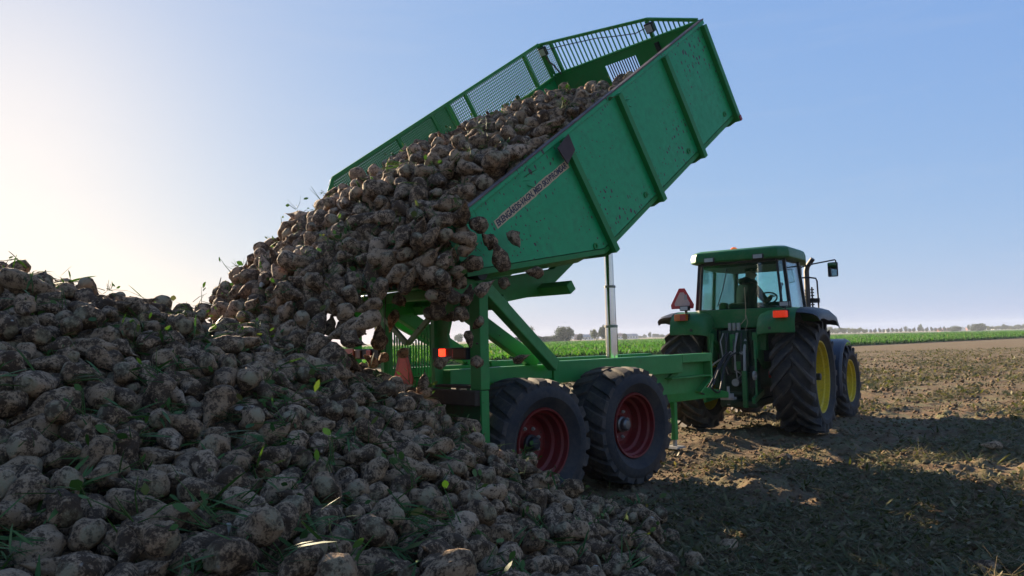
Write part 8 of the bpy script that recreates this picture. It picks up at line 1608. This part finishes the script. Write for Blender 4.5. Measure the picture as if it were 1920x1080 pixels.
-494,-4,9,11,-5,35,-477,5,14,-5,30,35,-460,-2,1,-32,-7,37,-452,-2,-10,0,23,-6,-422,-12,9,-34,-5,21,-409,-5,10,7,-40,29,-397,-1,12,-19,5,-9,-370,0,14,-22,-24,34,-357,-3,-4,-3,-5,42,-338,-1,-9,7,44,-6,-322,-3,-14,-15,-31,2,-306,-1,-12,24,-2,-18,-293,-4,-13,-26,10,38,-281,-12,-10,19,43,17,-262,-5,3,-14,43,-19,-250,-4,-10,0,-45,-3,
-236,-2,-7,-10,9,-46,-220,-4,-13,-4,19,-28,-199,-17,-6,-24,25,-36,-188,-4,-3,-33,-7,37,-170,-11,-14,-38,14,-9,-124,32,17,5,-25,-23,-107,-3,-32,6,-5,-29,-96,-13,-31,-22,-11,35]
hp_, hq_, hk_, hs_ = unpack(HEAP_DATA, .114)
lp_, lq_, lk_, ls_ = unpack(LOAD_DATA, .132)
_in = (lp_[:, 0] < -.95) & (lp_[:, 2] < load_uv(lp_[:, 0], lp_[:, 1]) + .10)
lp_, lq_, lk_, ls_ = lp_[_in], lq_[_in], lk_[_in], ls_[_in]
hR = quat_mat(hq_)
MBOX = np.stack([UV, RV, NV], 1)
lpw = CB + lp_ @ MBOX.T
lR = np.einsum('ij,njk->nik', MBOX, quat_mat(lq_)) * np.array([-1, 1, 1.])[None, None, :]
# keep the load inside the box walls
LOWM = [beet_mesh(100 + k, 18, 16) for k in range(NVAR)]
for i in range(len(lpw)):
    ext = LOWM[lk_[i]][0] @ (lR[i].T @ RV) * ls_[i]; v0 = (lpw[i] - CB) @ RV; w0 = (lpw[i] - CB) @ NV
    over = v0 + ext.max() + .03; under = -2.46 - (v0 + ext.min())
    if over > 0 and w0 < .16: lpw[i] -= RV * over
    elif under > 0: lpw[i] += RV * under
# the pouring mass behind the box tail: close-packed through its whole depth
rng = np.random.default_rng(21)
def cascade():
    out = []
    cell = {}
    def ok(p, d):
        k = tuple(np.floor(p / .2).astype(int))
        for a in (-1, 0, 1):
            for b_ in (-1, 0, 1):
                for c in (-1, 0, 1):
                    for q in cell.get((k[0] + a, k[1] + b_, k[2] + c), ()):
                        if np.sum((p - q) ** 2) < d * d: return False
        return True
    N = 15000
    U = rng.uniform(-6.85, -5.22, N); Vv = rng.uniform(-2.42, .10, N); f = rng.random(N)
    for u, v, t in zip(U, Vv, f):
        top = load_uv(np.array(u), np.array(min(v, -.02))) - .10
        under = np.interp(u, [-6.85, -6.35, -5.8, -5.3, -5.0], [-.50, -.22, -.04, -.20, -.32] if v > -1.2 else [-.55, -.30, -.14, -.26, -.34])
        if v > -.5: top -= .10 * (v + .5) ** 2 / .36
        w = under + (top - under) * t
        if w > top: continue
        if t < .34 and rng.random() < .68: continue
        p = np.array([u, v, w])
        # do not dig below the heap surface
        pw = CB + MBOX @ p
        if pw[2] < heap_xy(pw[0], pw[1]) + .02: continue
        if ok(p, .128):
            cell.setdefault(tuple(np.floor(p / .2).astype(int)), []).append(p)
            out.append(pw)
    return np.array(out)
def spill():
    out = []
    for _ in range(5000):
        u = rng.uniform(-5.45, -4.55); v = rng.uniform(-.12, .20)
        top = np.interp(u, [-5.45, -5.0, -4.6, -4.25], [.18, .20, .15, .10]) - max(v, 0) * .5
        low = np.interp(u, [-5.45, -5.05, -4.8, -4.55, -4.25], [-.55, -.30, -.02, .06, .08])
        w = rng.uniform(low, max(top, low + .01))
        if u > -5.12 and w < .17 and (v < .115 or u > -4.84): continue
        p = np.array([u, v, w])
        if all(np.sum((p - q) ** 2) > .125 ** 2 for q in out): out.append(p)
    return CB + np.array(out) @ MBOX.T
cp = np.concatenate([cascade(), spill()])
def rand_rot(n):
    return quat_mat(unit(rng.normal(0, 1, (n, 4))))
cR = rand_rot(len(cp)); ck = rng.integers(0, NVAR, len(cp)); cs = np.clip(rng.normal(.134, .02, len(cp)), .09, .18)
# beets in the air, (u, v, z) in the trailer's frame, diameter, label
FALL = [(-2.335, 1.42, 2.536, .13, 'small beet dropping point up beside the first word of the sticker'), (-2.249, 1.42, 2.397, .17, 'beet falling just below the small one at the sticker'),
        (-1.95, 1.45, 2.43, .165, 'beet with leaf stubs falling in front of the side panel'), (-2.19, 1.50, 2.279, .215, 'largest falling beet, pointing left in front of the lower side panel'),
        (-2.037, 1.40, 2.051, .15, 'pear shaped beet falling point up below the box'), (-1.699, 1.40, 2.154, .165, 'rightmost falling beet, round, below the box'),
        (-2.40, 1.55, 1.992, .17, 'long tapered beet falling in front of the right hinge tower'), (-2.75, 1.466, 2.004, .20, 'big pale beet falling left of the hinge pin'),
        (-2.45, 1.391, 1.943, .15, 'round beet falling behind the long tapered one'), (-2.80, 1.348, 1.937, .15, 'round beet falling under the big pale one'),
        (-2.75, .846, 1.896, .16, 'round beet with thin tail falling above the grill'), (-2.60, 1.082, 1.80, .16, 'pale beet falling at the top of the inner post'),
        (-2.50, 1.208, 1.755, .155, 'dark ragged beet falling in the gap of the tower'), (-2.35, 1.383, 1.695, .13, 'stubby beet falling across the outer post'),
        (-2.45, 1.387, 1.567, .13, 'narrow beet falling just above the red tail lamp'), (-2.75, .513, 1.615, .20, 'big beet falling in front of the left grill bars'),
        (-2.60, .487, 1.749, .16, 'beet falling above the left arm of the grill brace'), (-2.50, .529, 1.462, .14, 'beet falling over the tip of the red triangle'),
        (-2.50, 1.096, 1.387, .15, 'beet lying sideways in the air left of the red tail lamp'), (-2.40, 1.417, 1.371, .15, 'beet falling right of the red tail lamp'),
        (-1.878, 1.42, 1.394, .12, 'slim beet falling in front of the diagonal strut foot'), (-2.60, .953, 1.20, .19, 'large beet bouncing just above the heap beside the triangle'),
        (-2.70, .303, 1.391, .15, 'left one of two beets falling below the pink marker board'), (-2.60, .334, 1.417, .14, 'right one of two beets falling below the pink marker board'),
        (-2.90, .435, 1.896, .17, 'beet lying sideways leaving the pouring mass at its right edge'), (-2.90, .335, 1.702, .16, 'beet hanging lowest under the pouring mass'),
        (-1.952, 1.50, .417, .155, 'sunlit beet bouncing off the rear trailer wheel'), (-3.0, .359, 1.809, .15, 'beet dropping out under the pouring mass by the sky gap')]
LOOSE = [(3.10, 5.12, .13, 'pale beet lying alone in leaf litter near the bottom right corner'), (3.255, 9.32, .13, 'dusty beet lying on the soil in front of the tractor rear tyre'),
         (5.86, 9.39, .13, 'pale broken beet lying in the shade at the right edge'), (1.193, 5.33, .12, 'single beet on the soil just right of the heap foot'),
         (1.56, 5.69, .14, 'lone dark beet on the soil between heap and litter'), (1.0, 6.12, .15, 'left beet of the pair lying beyond the heap foot'),
         (1.11, 6.02, .15, 'right beet of the pair lying beyond the heap foot'), (1.115, 7.24, .12, 'small beet on the shaded soil beside the rear trailer wheel'),
         (.975, 5.17, .15, 'beet at the very tip of the heap foot'), (.82, 6.56, .16, 'beet standing loose at the heap edge below the wheel gap')]
FV = np.array([f[:4] for f in FALL])
fp = TO + FV[:, :1] * HV + FV[:, 1:2] * RV + FV[:, 2:3] * ZV
fR = rand_rot(len(FALL)); fk = rng.integers(0, NVAR, len(FALL)); fs = FV[:, 3] * .66
lo_p = np.array([(x, y, float(soil_height(np.array(x), np.array(y))) + d * .38) for x, y, d, _ in LOOSE])
qs = [Quaternion((0, 0, 1), a) @ Quaternion((1, 0, 0), R(88)) for a in rng.uniform(0, 6.28, len(LOOSE))]
lo_R = np.array([np.array(q.to_matrix()) for q in qs]); lo_k = rng.integers(0, NVAR, len(LOOSE)); lo_s = np.array([l[2] for l in LOOSE])
# which of the piled ones show largest
PP = np.concatenate([hp_, lpw, cp]); RR2 = np.concatenate([hR, lR, cR]); KK = np.concatenate([hk_, lk_, ck]); SS = np.concatenate([hs_, ls_, cs])
ZONE = np.r_[np.zeros(len(hp_), int), np.ones(len(lpw), int), np.full(len(cp), 2)]
def project(P):
    q = P - np.array([0, 0, CAMZ]); c, s = math.cos(PITCH), math.sin(PITCH)
    d = q[:, 1] * c + q[:, 2] * s; z = -q[:, 1] * s + q[:, 2] * c
    f = 1407.87; u, v = f * q[:, 0] / d, -f * z / d; c, s = math.cos(ROLL), math.sin(ROLL)
    return 960 + c * u + s * v, 540 - s * u + c * v, d
px, py, dd = project(PP)
pr = SS * .55 * 1407.87 / dd
own = np.full((270, 480), -1); 
for i in np.argsort(-dd):
    if dd[i] < .6: continue
    x, y, r_ = px[i] / 4, py[i] / 4, max(pr[i] / 4, .6)
    x0, x1, y0, y1 = int(max(x - r_, 0)), int(min(x + r_ + 1, 480)), int(max(y - r_, 0)), int(min(y + r_ + 1, 270))
    if x0 >= x1 or y0 >= y1: continue
    yy, xx = np.mgrid[y0:y1, x0:x1]
    own[y0:y1, x0:x1][(xx + .5 - x) ** 2 + (yy + .5 - y) ** 2 < r_ * r_] = i
cnt = np.bincount(own[own >= 0], minlength=len(PP))
N_IND = 300 - len(FALL) - len(LOOSE)
chosen = np.zeros(len(PP), bool); chosen[np.argsort(-cnt)[:N_IND]] = True
def crown_attr(me, na, nv, copies=None):
    one = np.zeros(nv); one[:na] = .8; one[nv - 2] = 1.0
    a = me.attributes.new('crown', 'FLOAT', 'POINT'); a.data.foreach_set('value', np.tile(one, 1).astype(np.float32) if copies is None else np.tile(one, copies).astype(np.float32))
HI = []
for k in range(NVAR):
    V, Q, T3 = beet_mesh(100 + k, 26, 22)
    o = mesh_np('sugar_beet', V, [Q, T3], BEET, smooth=True); crown_attr(o.data, 26, len(V)); HI.append(o.data); bpy.data.objects.remove(o)
def put(P, Rm, k, s, label, group):
    o = bpy.data.objects.new('sugar_beet', HI[k]); link(o)
    M = Matrix(np.round(Rm, 6).tolist()).to_4x4()
    M = M @ Matrix.Diagonal((s, s, s, 1)); M.translation = Vector(P)
    o.matrix_world = M
    tag(o, label, 'beet', group)
LONG = [float(np.ptp(beet_mesh(100 + k, 8, 6)[0][:, 2])) for k in range(NVAR)]
def zone_label(i):
    x, y = px[i], py[i]
    if ZONE[i] == 1: z, g = 'on the load inside the raised box', 'beets on the load in the box'
    elif ZONE[i] == 2: z, g = 'in the mass pouring off the box tail', 'beets pouring off the box'
    elif y > 1000: z, g = 'along the bottom edge, ' + ('in the left corner' if x < 220 else 'left of centre' if x < 600 else 'near the centre' if x < 950 else 'at the heap foot'), 'heap beets along the bottom edge'
    elif y > 880: z, g = 'low on the heap, ' + ('far left' if x < 220 else 'left of centre' if x < 560 else 'near the centre' if x < 850 else 'below the rear trailer wheel'), 'heap beets low on the slope'
    elif y > 740: z, g = 'half way up the heap, ' + ('far left' if x < 250 else 'left of centre' if x < 550 else 'below the trailer bumper'), 'heap beets half way up'
    elif x < 400: z, g = ('high on the heap at the far left' if x < 200 else 'high on the heap under its left skyline'), 'heap beets high on the left'
    else: z, g = 'on the heap crest under the pouring beets', 'heap beets on the crest'
    shape = 'long' if LONG[KK[i]] > 1.95 else 'stubby' if LONG[KK[i]] < 1.65 else 'tapered'
    d = -RR2[i][:, 2]                                    # where the root points
    d = d / np.linalg.norm(d)
    way = 'tip up' if d[2] > .6 else 'tip down' if d[2] < -.6 else 'tip away' if d[1] > .75 else 'tip towards us' if d[1] < -.75 else 'tip right' if d[0] > 0 else 'tip left'
    size = 'big' if SS[i] > .130 else 'small' if SS[i] < .105 else 'muddy'
    return '%s %s beet, %s, %s' % (size, shape, way, z), g
for i in np.nonzero(chosen)[0]:
    lb, gr = zone_label(i)
    put(PP[i], RR2[i], KK[i], SS[i], lb, gr)
for i, f in enumerate(FALL): put(fp[i], fR[i], fk[i], fs[i], f[4], None)
for i, f in enumerate(LOOSE): put(lo_p[i], lo_R[i], lo_k[i], lo_s[i], f[3], None)
def joined(name, sel, label):
    Vs, Qs, Ts, At, n = [], [], [], [], 0
    for k in range(NVAR):
        ii = np.nonzero(sel & (KK == k))[0]
        if not len(ii): continue
        V, Q, T3 = LOWM[k]
        W_ = np.einsum('nij,vj->nvi', RR2[ii] * SS[ii][:, None, None], V) + PP[ii][:, None, :]
        off = n + np.arange(len(ii))[:, None, None] * len(V)
        Vs.append(W_.reshape(-1, 3)); Qs.append((Q[None] + off).reshape(-1, 4)); Ts.append((T3[None] + off).reshape(-1, 3))
        At.append(np.repeat(rng.random(len(ii)), len(V))); n += len(ii) * len(V)
    o = mesh_np(name, np.concatenate(Vs), [np.concatenate(Qs), np.concatenate(Ts)], BEET, smooth=True, attr=np.concatenate(At))
    crown_attr(o.data, 18, len(LOWM[0][0]), int(sel.sum()))
    tag(o, label, 'beets', kind='stuff')
joined('sugar_beets', ~chosen, 'the many other muddy beets of heap, load and pouring mass')
# packed soil and beets inside the heap and under the load
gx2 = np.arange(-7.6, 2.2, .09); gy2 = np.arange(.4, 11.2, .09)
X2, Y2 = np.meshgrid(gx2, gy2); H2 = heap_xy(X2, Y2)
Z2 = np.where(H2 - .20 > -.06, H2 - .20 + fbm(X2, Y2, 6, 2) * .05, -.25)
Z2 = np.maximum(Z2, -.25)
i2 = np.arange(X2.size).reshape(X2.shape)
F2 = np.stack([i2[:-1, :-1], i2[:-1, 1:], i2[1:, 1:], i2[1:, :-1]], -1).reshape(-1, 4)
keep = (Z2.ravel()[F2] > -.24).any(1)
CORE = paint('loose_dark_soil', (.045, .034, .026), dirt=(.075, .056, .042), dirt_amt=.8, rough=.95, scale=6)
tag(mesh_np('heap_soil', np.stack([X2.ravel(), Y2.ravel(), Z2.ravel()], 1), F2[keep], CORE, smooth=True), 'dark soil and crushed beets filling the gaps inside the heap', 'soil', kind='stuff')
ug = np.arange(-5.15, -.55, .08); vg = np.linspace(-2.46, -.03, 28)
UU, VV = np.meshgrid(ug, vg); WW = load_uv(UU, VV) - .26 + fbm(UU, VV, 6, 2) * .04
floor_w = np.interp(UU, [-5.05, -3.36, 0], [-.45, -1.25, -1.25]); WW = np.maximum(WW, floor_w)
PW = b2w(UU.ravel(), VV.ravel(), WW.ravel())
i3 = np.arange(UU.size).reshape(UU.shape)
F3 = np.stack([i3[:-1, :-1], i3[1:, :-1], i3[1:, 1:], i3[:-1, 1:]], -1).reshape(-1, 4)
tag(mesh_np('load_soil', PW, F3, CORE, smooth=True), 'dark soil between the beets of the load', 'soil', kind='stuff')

# ------------------------------------------------------------------ green scraps among the beets
def scraps(name, idx, label, up_bias, size, nl=(3, 8), tuft=0.0):
    parts, att = [], []
    for i in idx:
        c = PP[i] + np.array([0, 0, SS[i] * .36]) + rng.normal(0, .03, 3)
        n = int(rng.integers(*nl)); sc_ = size * rng.uniform(.6, 1.35)
        az = rng.uniform(0, 6.28) + rng.normal(0, .9, n); el = rng.normal(up_bias, .45, n)
        D = np.stack([np.cos(az) * np.cos(el), np.sin(az) * np.cos(el), np.sin(el)], 1)
        S = unit(np.cross(D, rng.normal(0, 1, (n, 3)) + np.array([0, 0, 1.])))
        P0 = np.repeat(c[None], n, 0) + rng.normal(0, .018, (n, 3))
        Ls = rng.uniform(.05, .15, n) * sc_
        tone = rng.random()
        if tuft > 0 and rng.random() < tuft:
            k2 = int(rng.integers(7, 16)); a2 = az[0] + rng.normal(0, .55, k2); e2 = rng.normal(.12, .35, k2)
            Dt = np.stack([np.cos(a2) * np.cos(e2), np.sin(a2) * np.cos(e2), np.sin(e2)], 1); St = unit(np.cross(Dt, rng.normal(0, .3, (k2, 3)) + np.array([0, 0, 1.])))
            Lt = rng.uniform(.08, .22, k2)
            parts.append(leaf_geo(np.repeat(c[None], k2, 0) + rng.normal(0, .02, (k2, 3)), Dt, St, Lt, Lt * rng.uniform(.04, .11, k2), -rng.uniform(.05, .4, k2) * Lt))
            att.append(np.repeat(np.clip(rng.normal(.25 + .3 * tone, .12, k2), 0, 1), 8))
            continue
        parts.append(stalk_geo(P0, D, Ls, np.full(n, .0028) * rng.uniform(.7, 1.5, n), rng.normal(0, .03, n)))
        att.append(np.repeat(np.clip(.55 + rng.normal(0, .2, n), 0, 1), 9))
        m = rng.random(n) < .5
        if m.any():
            A = unit(np.cross(D, np.array([.31, .52, .79])))
            tip = (P0 + D * (Ls * .9)[:, None])[m]
            D2 = unit(D[m] + rng.normal(0, .5, (m.sum(), 3)))
            S2 = unit(np.cross(D2, rng.normal(0, 1, (m.sum(), 3))))
            L2 = rng.uniform(.018, .05, m.sum()) * sc_
            parts.append(leaf_geo(tip, D2, S2, L2, L2 * rng.uniform(.35, .8, m.sum()), rng.normal(0, .25, m.sum()) * L2))
            att.append(np.repeat(np.clip(tone * .8 + rng.normal(.1, .15, m.sum()), 0, 1), 8))
    V, F = cat_geo(parts)
    tag(mesh_np(name, V, F, LEAF_SCRAP, attr=np.concatenate(att)), label, 'leaves', kind='stuff')
vis = cnt > 2
def pick(zone, n):
    ii = np.nonzero(vis & (ZONE == zone))[0]
    return rng.choice(ii, min(n, len(ii)), replace=False)
scraps('leaf_scraps', pick(0, 300), 'torn green beet leaves and stems caught in the heap', .35, 1.15, (4, 11), .62)
scraps('leaf_scraps', pick(1, 120), 'torn green leaves among the beets in the box', .5, 1.0, (3, 8), .3)
scraps('leaf_scraps', pick(2, 100), 'sunlit green leaves among the pouring beets', .4, 1.0)

# ------------------------------------------------------------------ litter on the harvested ground
def litter():
    N = 125000
    t = rng.random(N)
    y = 3.4 * (60 / 3.4) ** t; x = y * rng.uniform(-.05, .80, N)
    h = heap_xy(x, y); u, v = uv_of(x, y)
    row = vnoise((x * ED[0] + y * ED[1]) * .35, (x * EN[0] + y * EN[1]) * .9) * .6 + vnoise(x * 1.1 + 50, y * 1.1) * .55
    track = np.exp(-((np.abs(v) - .95) / .55) ** 2) * (u > -2)
    track = np.maximum(track, np.exp(-((v - 1.9) / .7) ** 2) * (u > .3) * (u < 7) * .9)
    ok = (h < .06) & (row > .485 + .35 * track + .12 * (rng.random(N) - .5)) & ~((np.abs(v) < 1.3) & (u > -2.1) & (u < 1))
    x, y = x[ok], y[ok]; n = len(x)
    far_ = np.clip(y / 9, 1, 2.6)
    P = np.stack([x, y, soil_height(x, y) + rng.uniform(.004, .045, n)], 1)
    az = rng.uniform(0, 6.28, n); el = rng.normal(.08, .28, n)
    D = np.stack([np.cos(az) * np.cos(el), np.sin(az) * np.cos(el), np.sin(el)], 1)
    S = unit(np.cross(D, np.stack([rng.normal(0, .4, n), rng.normal(0, .4, n), np.ones(n)], 1)))
    kind = rng.random(n)
    lf = kind < .66
    L = rng.uniform(.018, .075, n) * far_
    parts = [leaf_geo(P[lf], D[lf], S[lf], L[lf], L[lf] * rng.uniform(.25, .65, lf.sum()), rng.normal(.1, .25, lf.sum()) * L[lf])]
    att = [np.repeat(np.clip(rng.normal(.42, .26, lf.sum()), 0, 1), 8)]
    sk = ~lf; el2 = np.abs(rng.normal(.15, .35, sk.sum())); a2 = az[sk]
    D2 = np.stack([np.cos(a2) * np.cos(el2), np.sin(a2) * np.cos(el2), np.sin(el2)], 1)
    parts.append(stalk_geo(P[sk], D2, rng.uniform(.06, .20, sk.sum()) * np.sqrt(far_[sk]), .0022 * rng.uniform(.7, 1.7, sk.sum()) * far_[sk], rng.normal(0, .04, sk.sum())))
    att.append(np.repeat(np.clip(rng.normal(.7, .25, sk.sum()), 0, 1), 9))
    # tufts of cut haulm
    M = 420
    t = rng.random(M); ty = 3.8 * (30 / 3.8) ** t; tx = ty * rng.uniform(.02, .76, M)
    hh = heap_xy(tx, ty); uu, vv_ = uv_of(tx, ty)
    g = (hh < .05) & ~((np.abs(vv_) < 1.4) & (uu > -2.1) & (uu < 9)); tx, ty = tx[g], ty[g]
    k = 9; bx_, by_ = np.repeat(tx, k), np.repeat(ty, k); n2 = len(bx_)
    a3 = np.repeat(rng.uniform(0, 6.28, len(tx)), k) + rng.normal(0, .8, n2); e3 = rng.uniform(.1, 1.0, n2)
    D3 = np.stack([np.cos(a3) * np.cos(e3), np.sin(a3) * np.cos(e3), np.sin(e3)], 1)
    P3 = np.stack([bx_ + rng.normal(0, .02, n2), by_ + rng.normal(0, .02, n2), soil_height(bx_, by_)], 1)
    S3 = unit(np.cross(D3, np.array([0, 0, 1.])))
    L3 = rng.uniform(.08, .24, n2)
    parts.append(leaf_geo(P3, D3, S3, L3, L3 * rng.uniform(.05, .14, n2), -rng.uniform(.1, .5, n2) * L3))
    att.append(np.repeat(np.clip(np.repeat(rng.uniform(0, .7, len(tx)), k) + rng.normal(0, .1, n2), 0, 1), 8))
    V, F = cat_geo(parts)
    tag(mesh_np('leaf_litter', V, F, LEAF_LITTER, attr=np.concatenate(att)), 'wilted beet leaves and stalks strewn over the harvested soil', 'leaves', kind='stuff')
litter()
def lumps(name, P, S, mat, label, cat):
    base = np.array([(1, 0, 0), (-1, 0, 0), (0, 1, 0), (0, -1, 0), (0, 0, 1), (0, 0, -1), (.62, .62, .5), (-.62, .62, .5), (.62, -.62, .5), (-.62, -.62, .5)])
    fa = np.array([(4, 6, 7), (4, 7, 9), (4, 9, 8), (4, 8, 6), (0, 2, 6), (2, 1, 7), (1, 3, 9), (3, 0, 8), (6, 2, 7), (7, 1, 9), (9, 3, 8), (8, 0, 6), (0, 5, 2), (2, 5, 1), (1, 5, 3), (3, 5, 0)])
    n = len(P)
    V = base[None] * (S[:, None, None] * rng.uniform(.6, 1.3, (n, 10, 3))) + P[:, None]
    F = (fa[None] + np.arange(n)[:, None, None] * 10).reshape(-1, 3)
    tag(mesh_np(name, V.reshape(-1, 3), F, mat), label, cat, kind='stuff')
N = 17000
y = 3.6 * (45 / 3.6) ** rng.random(N); x = y * rng.uniform(-.02, .78, N)
ok = heap_xy(x, y) < .05; x, y = x[ok], y[ok]
lumps('soil_clods', np.stack([x, y, soil_height(x, y) + .004], 1), (np.abs(rng.normal(0, .015, len(x))) + .006) * np.clip(y / 12, 1, 2), SOIL, 'small clods of earth scattered over the bare soil', 'clods')
# crumbs of soil in the air under the pouring mass, and one root twig
n = 150
cu_, cv_, cz_ = rng.uniform(-3.3, -1.5, n), rng.uniform(-1.0, 1.7, n), rng.uniform(.7, 2.2, n)
lumps('falling_crumbs', t2w(cu_, cv_, cz_), np.abs(rng.normal(0, .004, n)) + .0025, CORE, 'tiny crumbs of soil falling below the box', 'crumbs')
b = MB()
tw = t2w([-3.55, -3.57, -3.60, -3.66], [-1.0, -1.0, -1.02, -1.03], [2.22, 2.14, 2.07, 2.02])
b.tube([tuple(p) for p in tw], [.004, .006, .005, .003], 6)
tag(b.build('root_twig', simple('dry_root', (.10, .06, .04), .9)), 'thin dry root twig flying left of the pouring beets', 'twig')
# ------------------------------------------------------------------ air
b = MB(); b.box(-1000, 1200, -30, 1200, -1.2, 14)
hz = b.build('haze', [], None)
m, nt, out = nodes_of('pale_air')
pv = nt.nodes.new('ShaderNodeVolumePrincipled')
pv.inputs['Color'].default_value = (.80, .90, 1.0, 1)
pv.inputs['Density'].default_value = .00033
pv.inputs['Anisotropy'].default_value = 0.0
nt.links.new(pv.outputs[0], out.inputs['Volume'])
hz.data.materials.append(m)
tag(hz, 'pale haze over the distant fields', 'haze', kind='stuff')
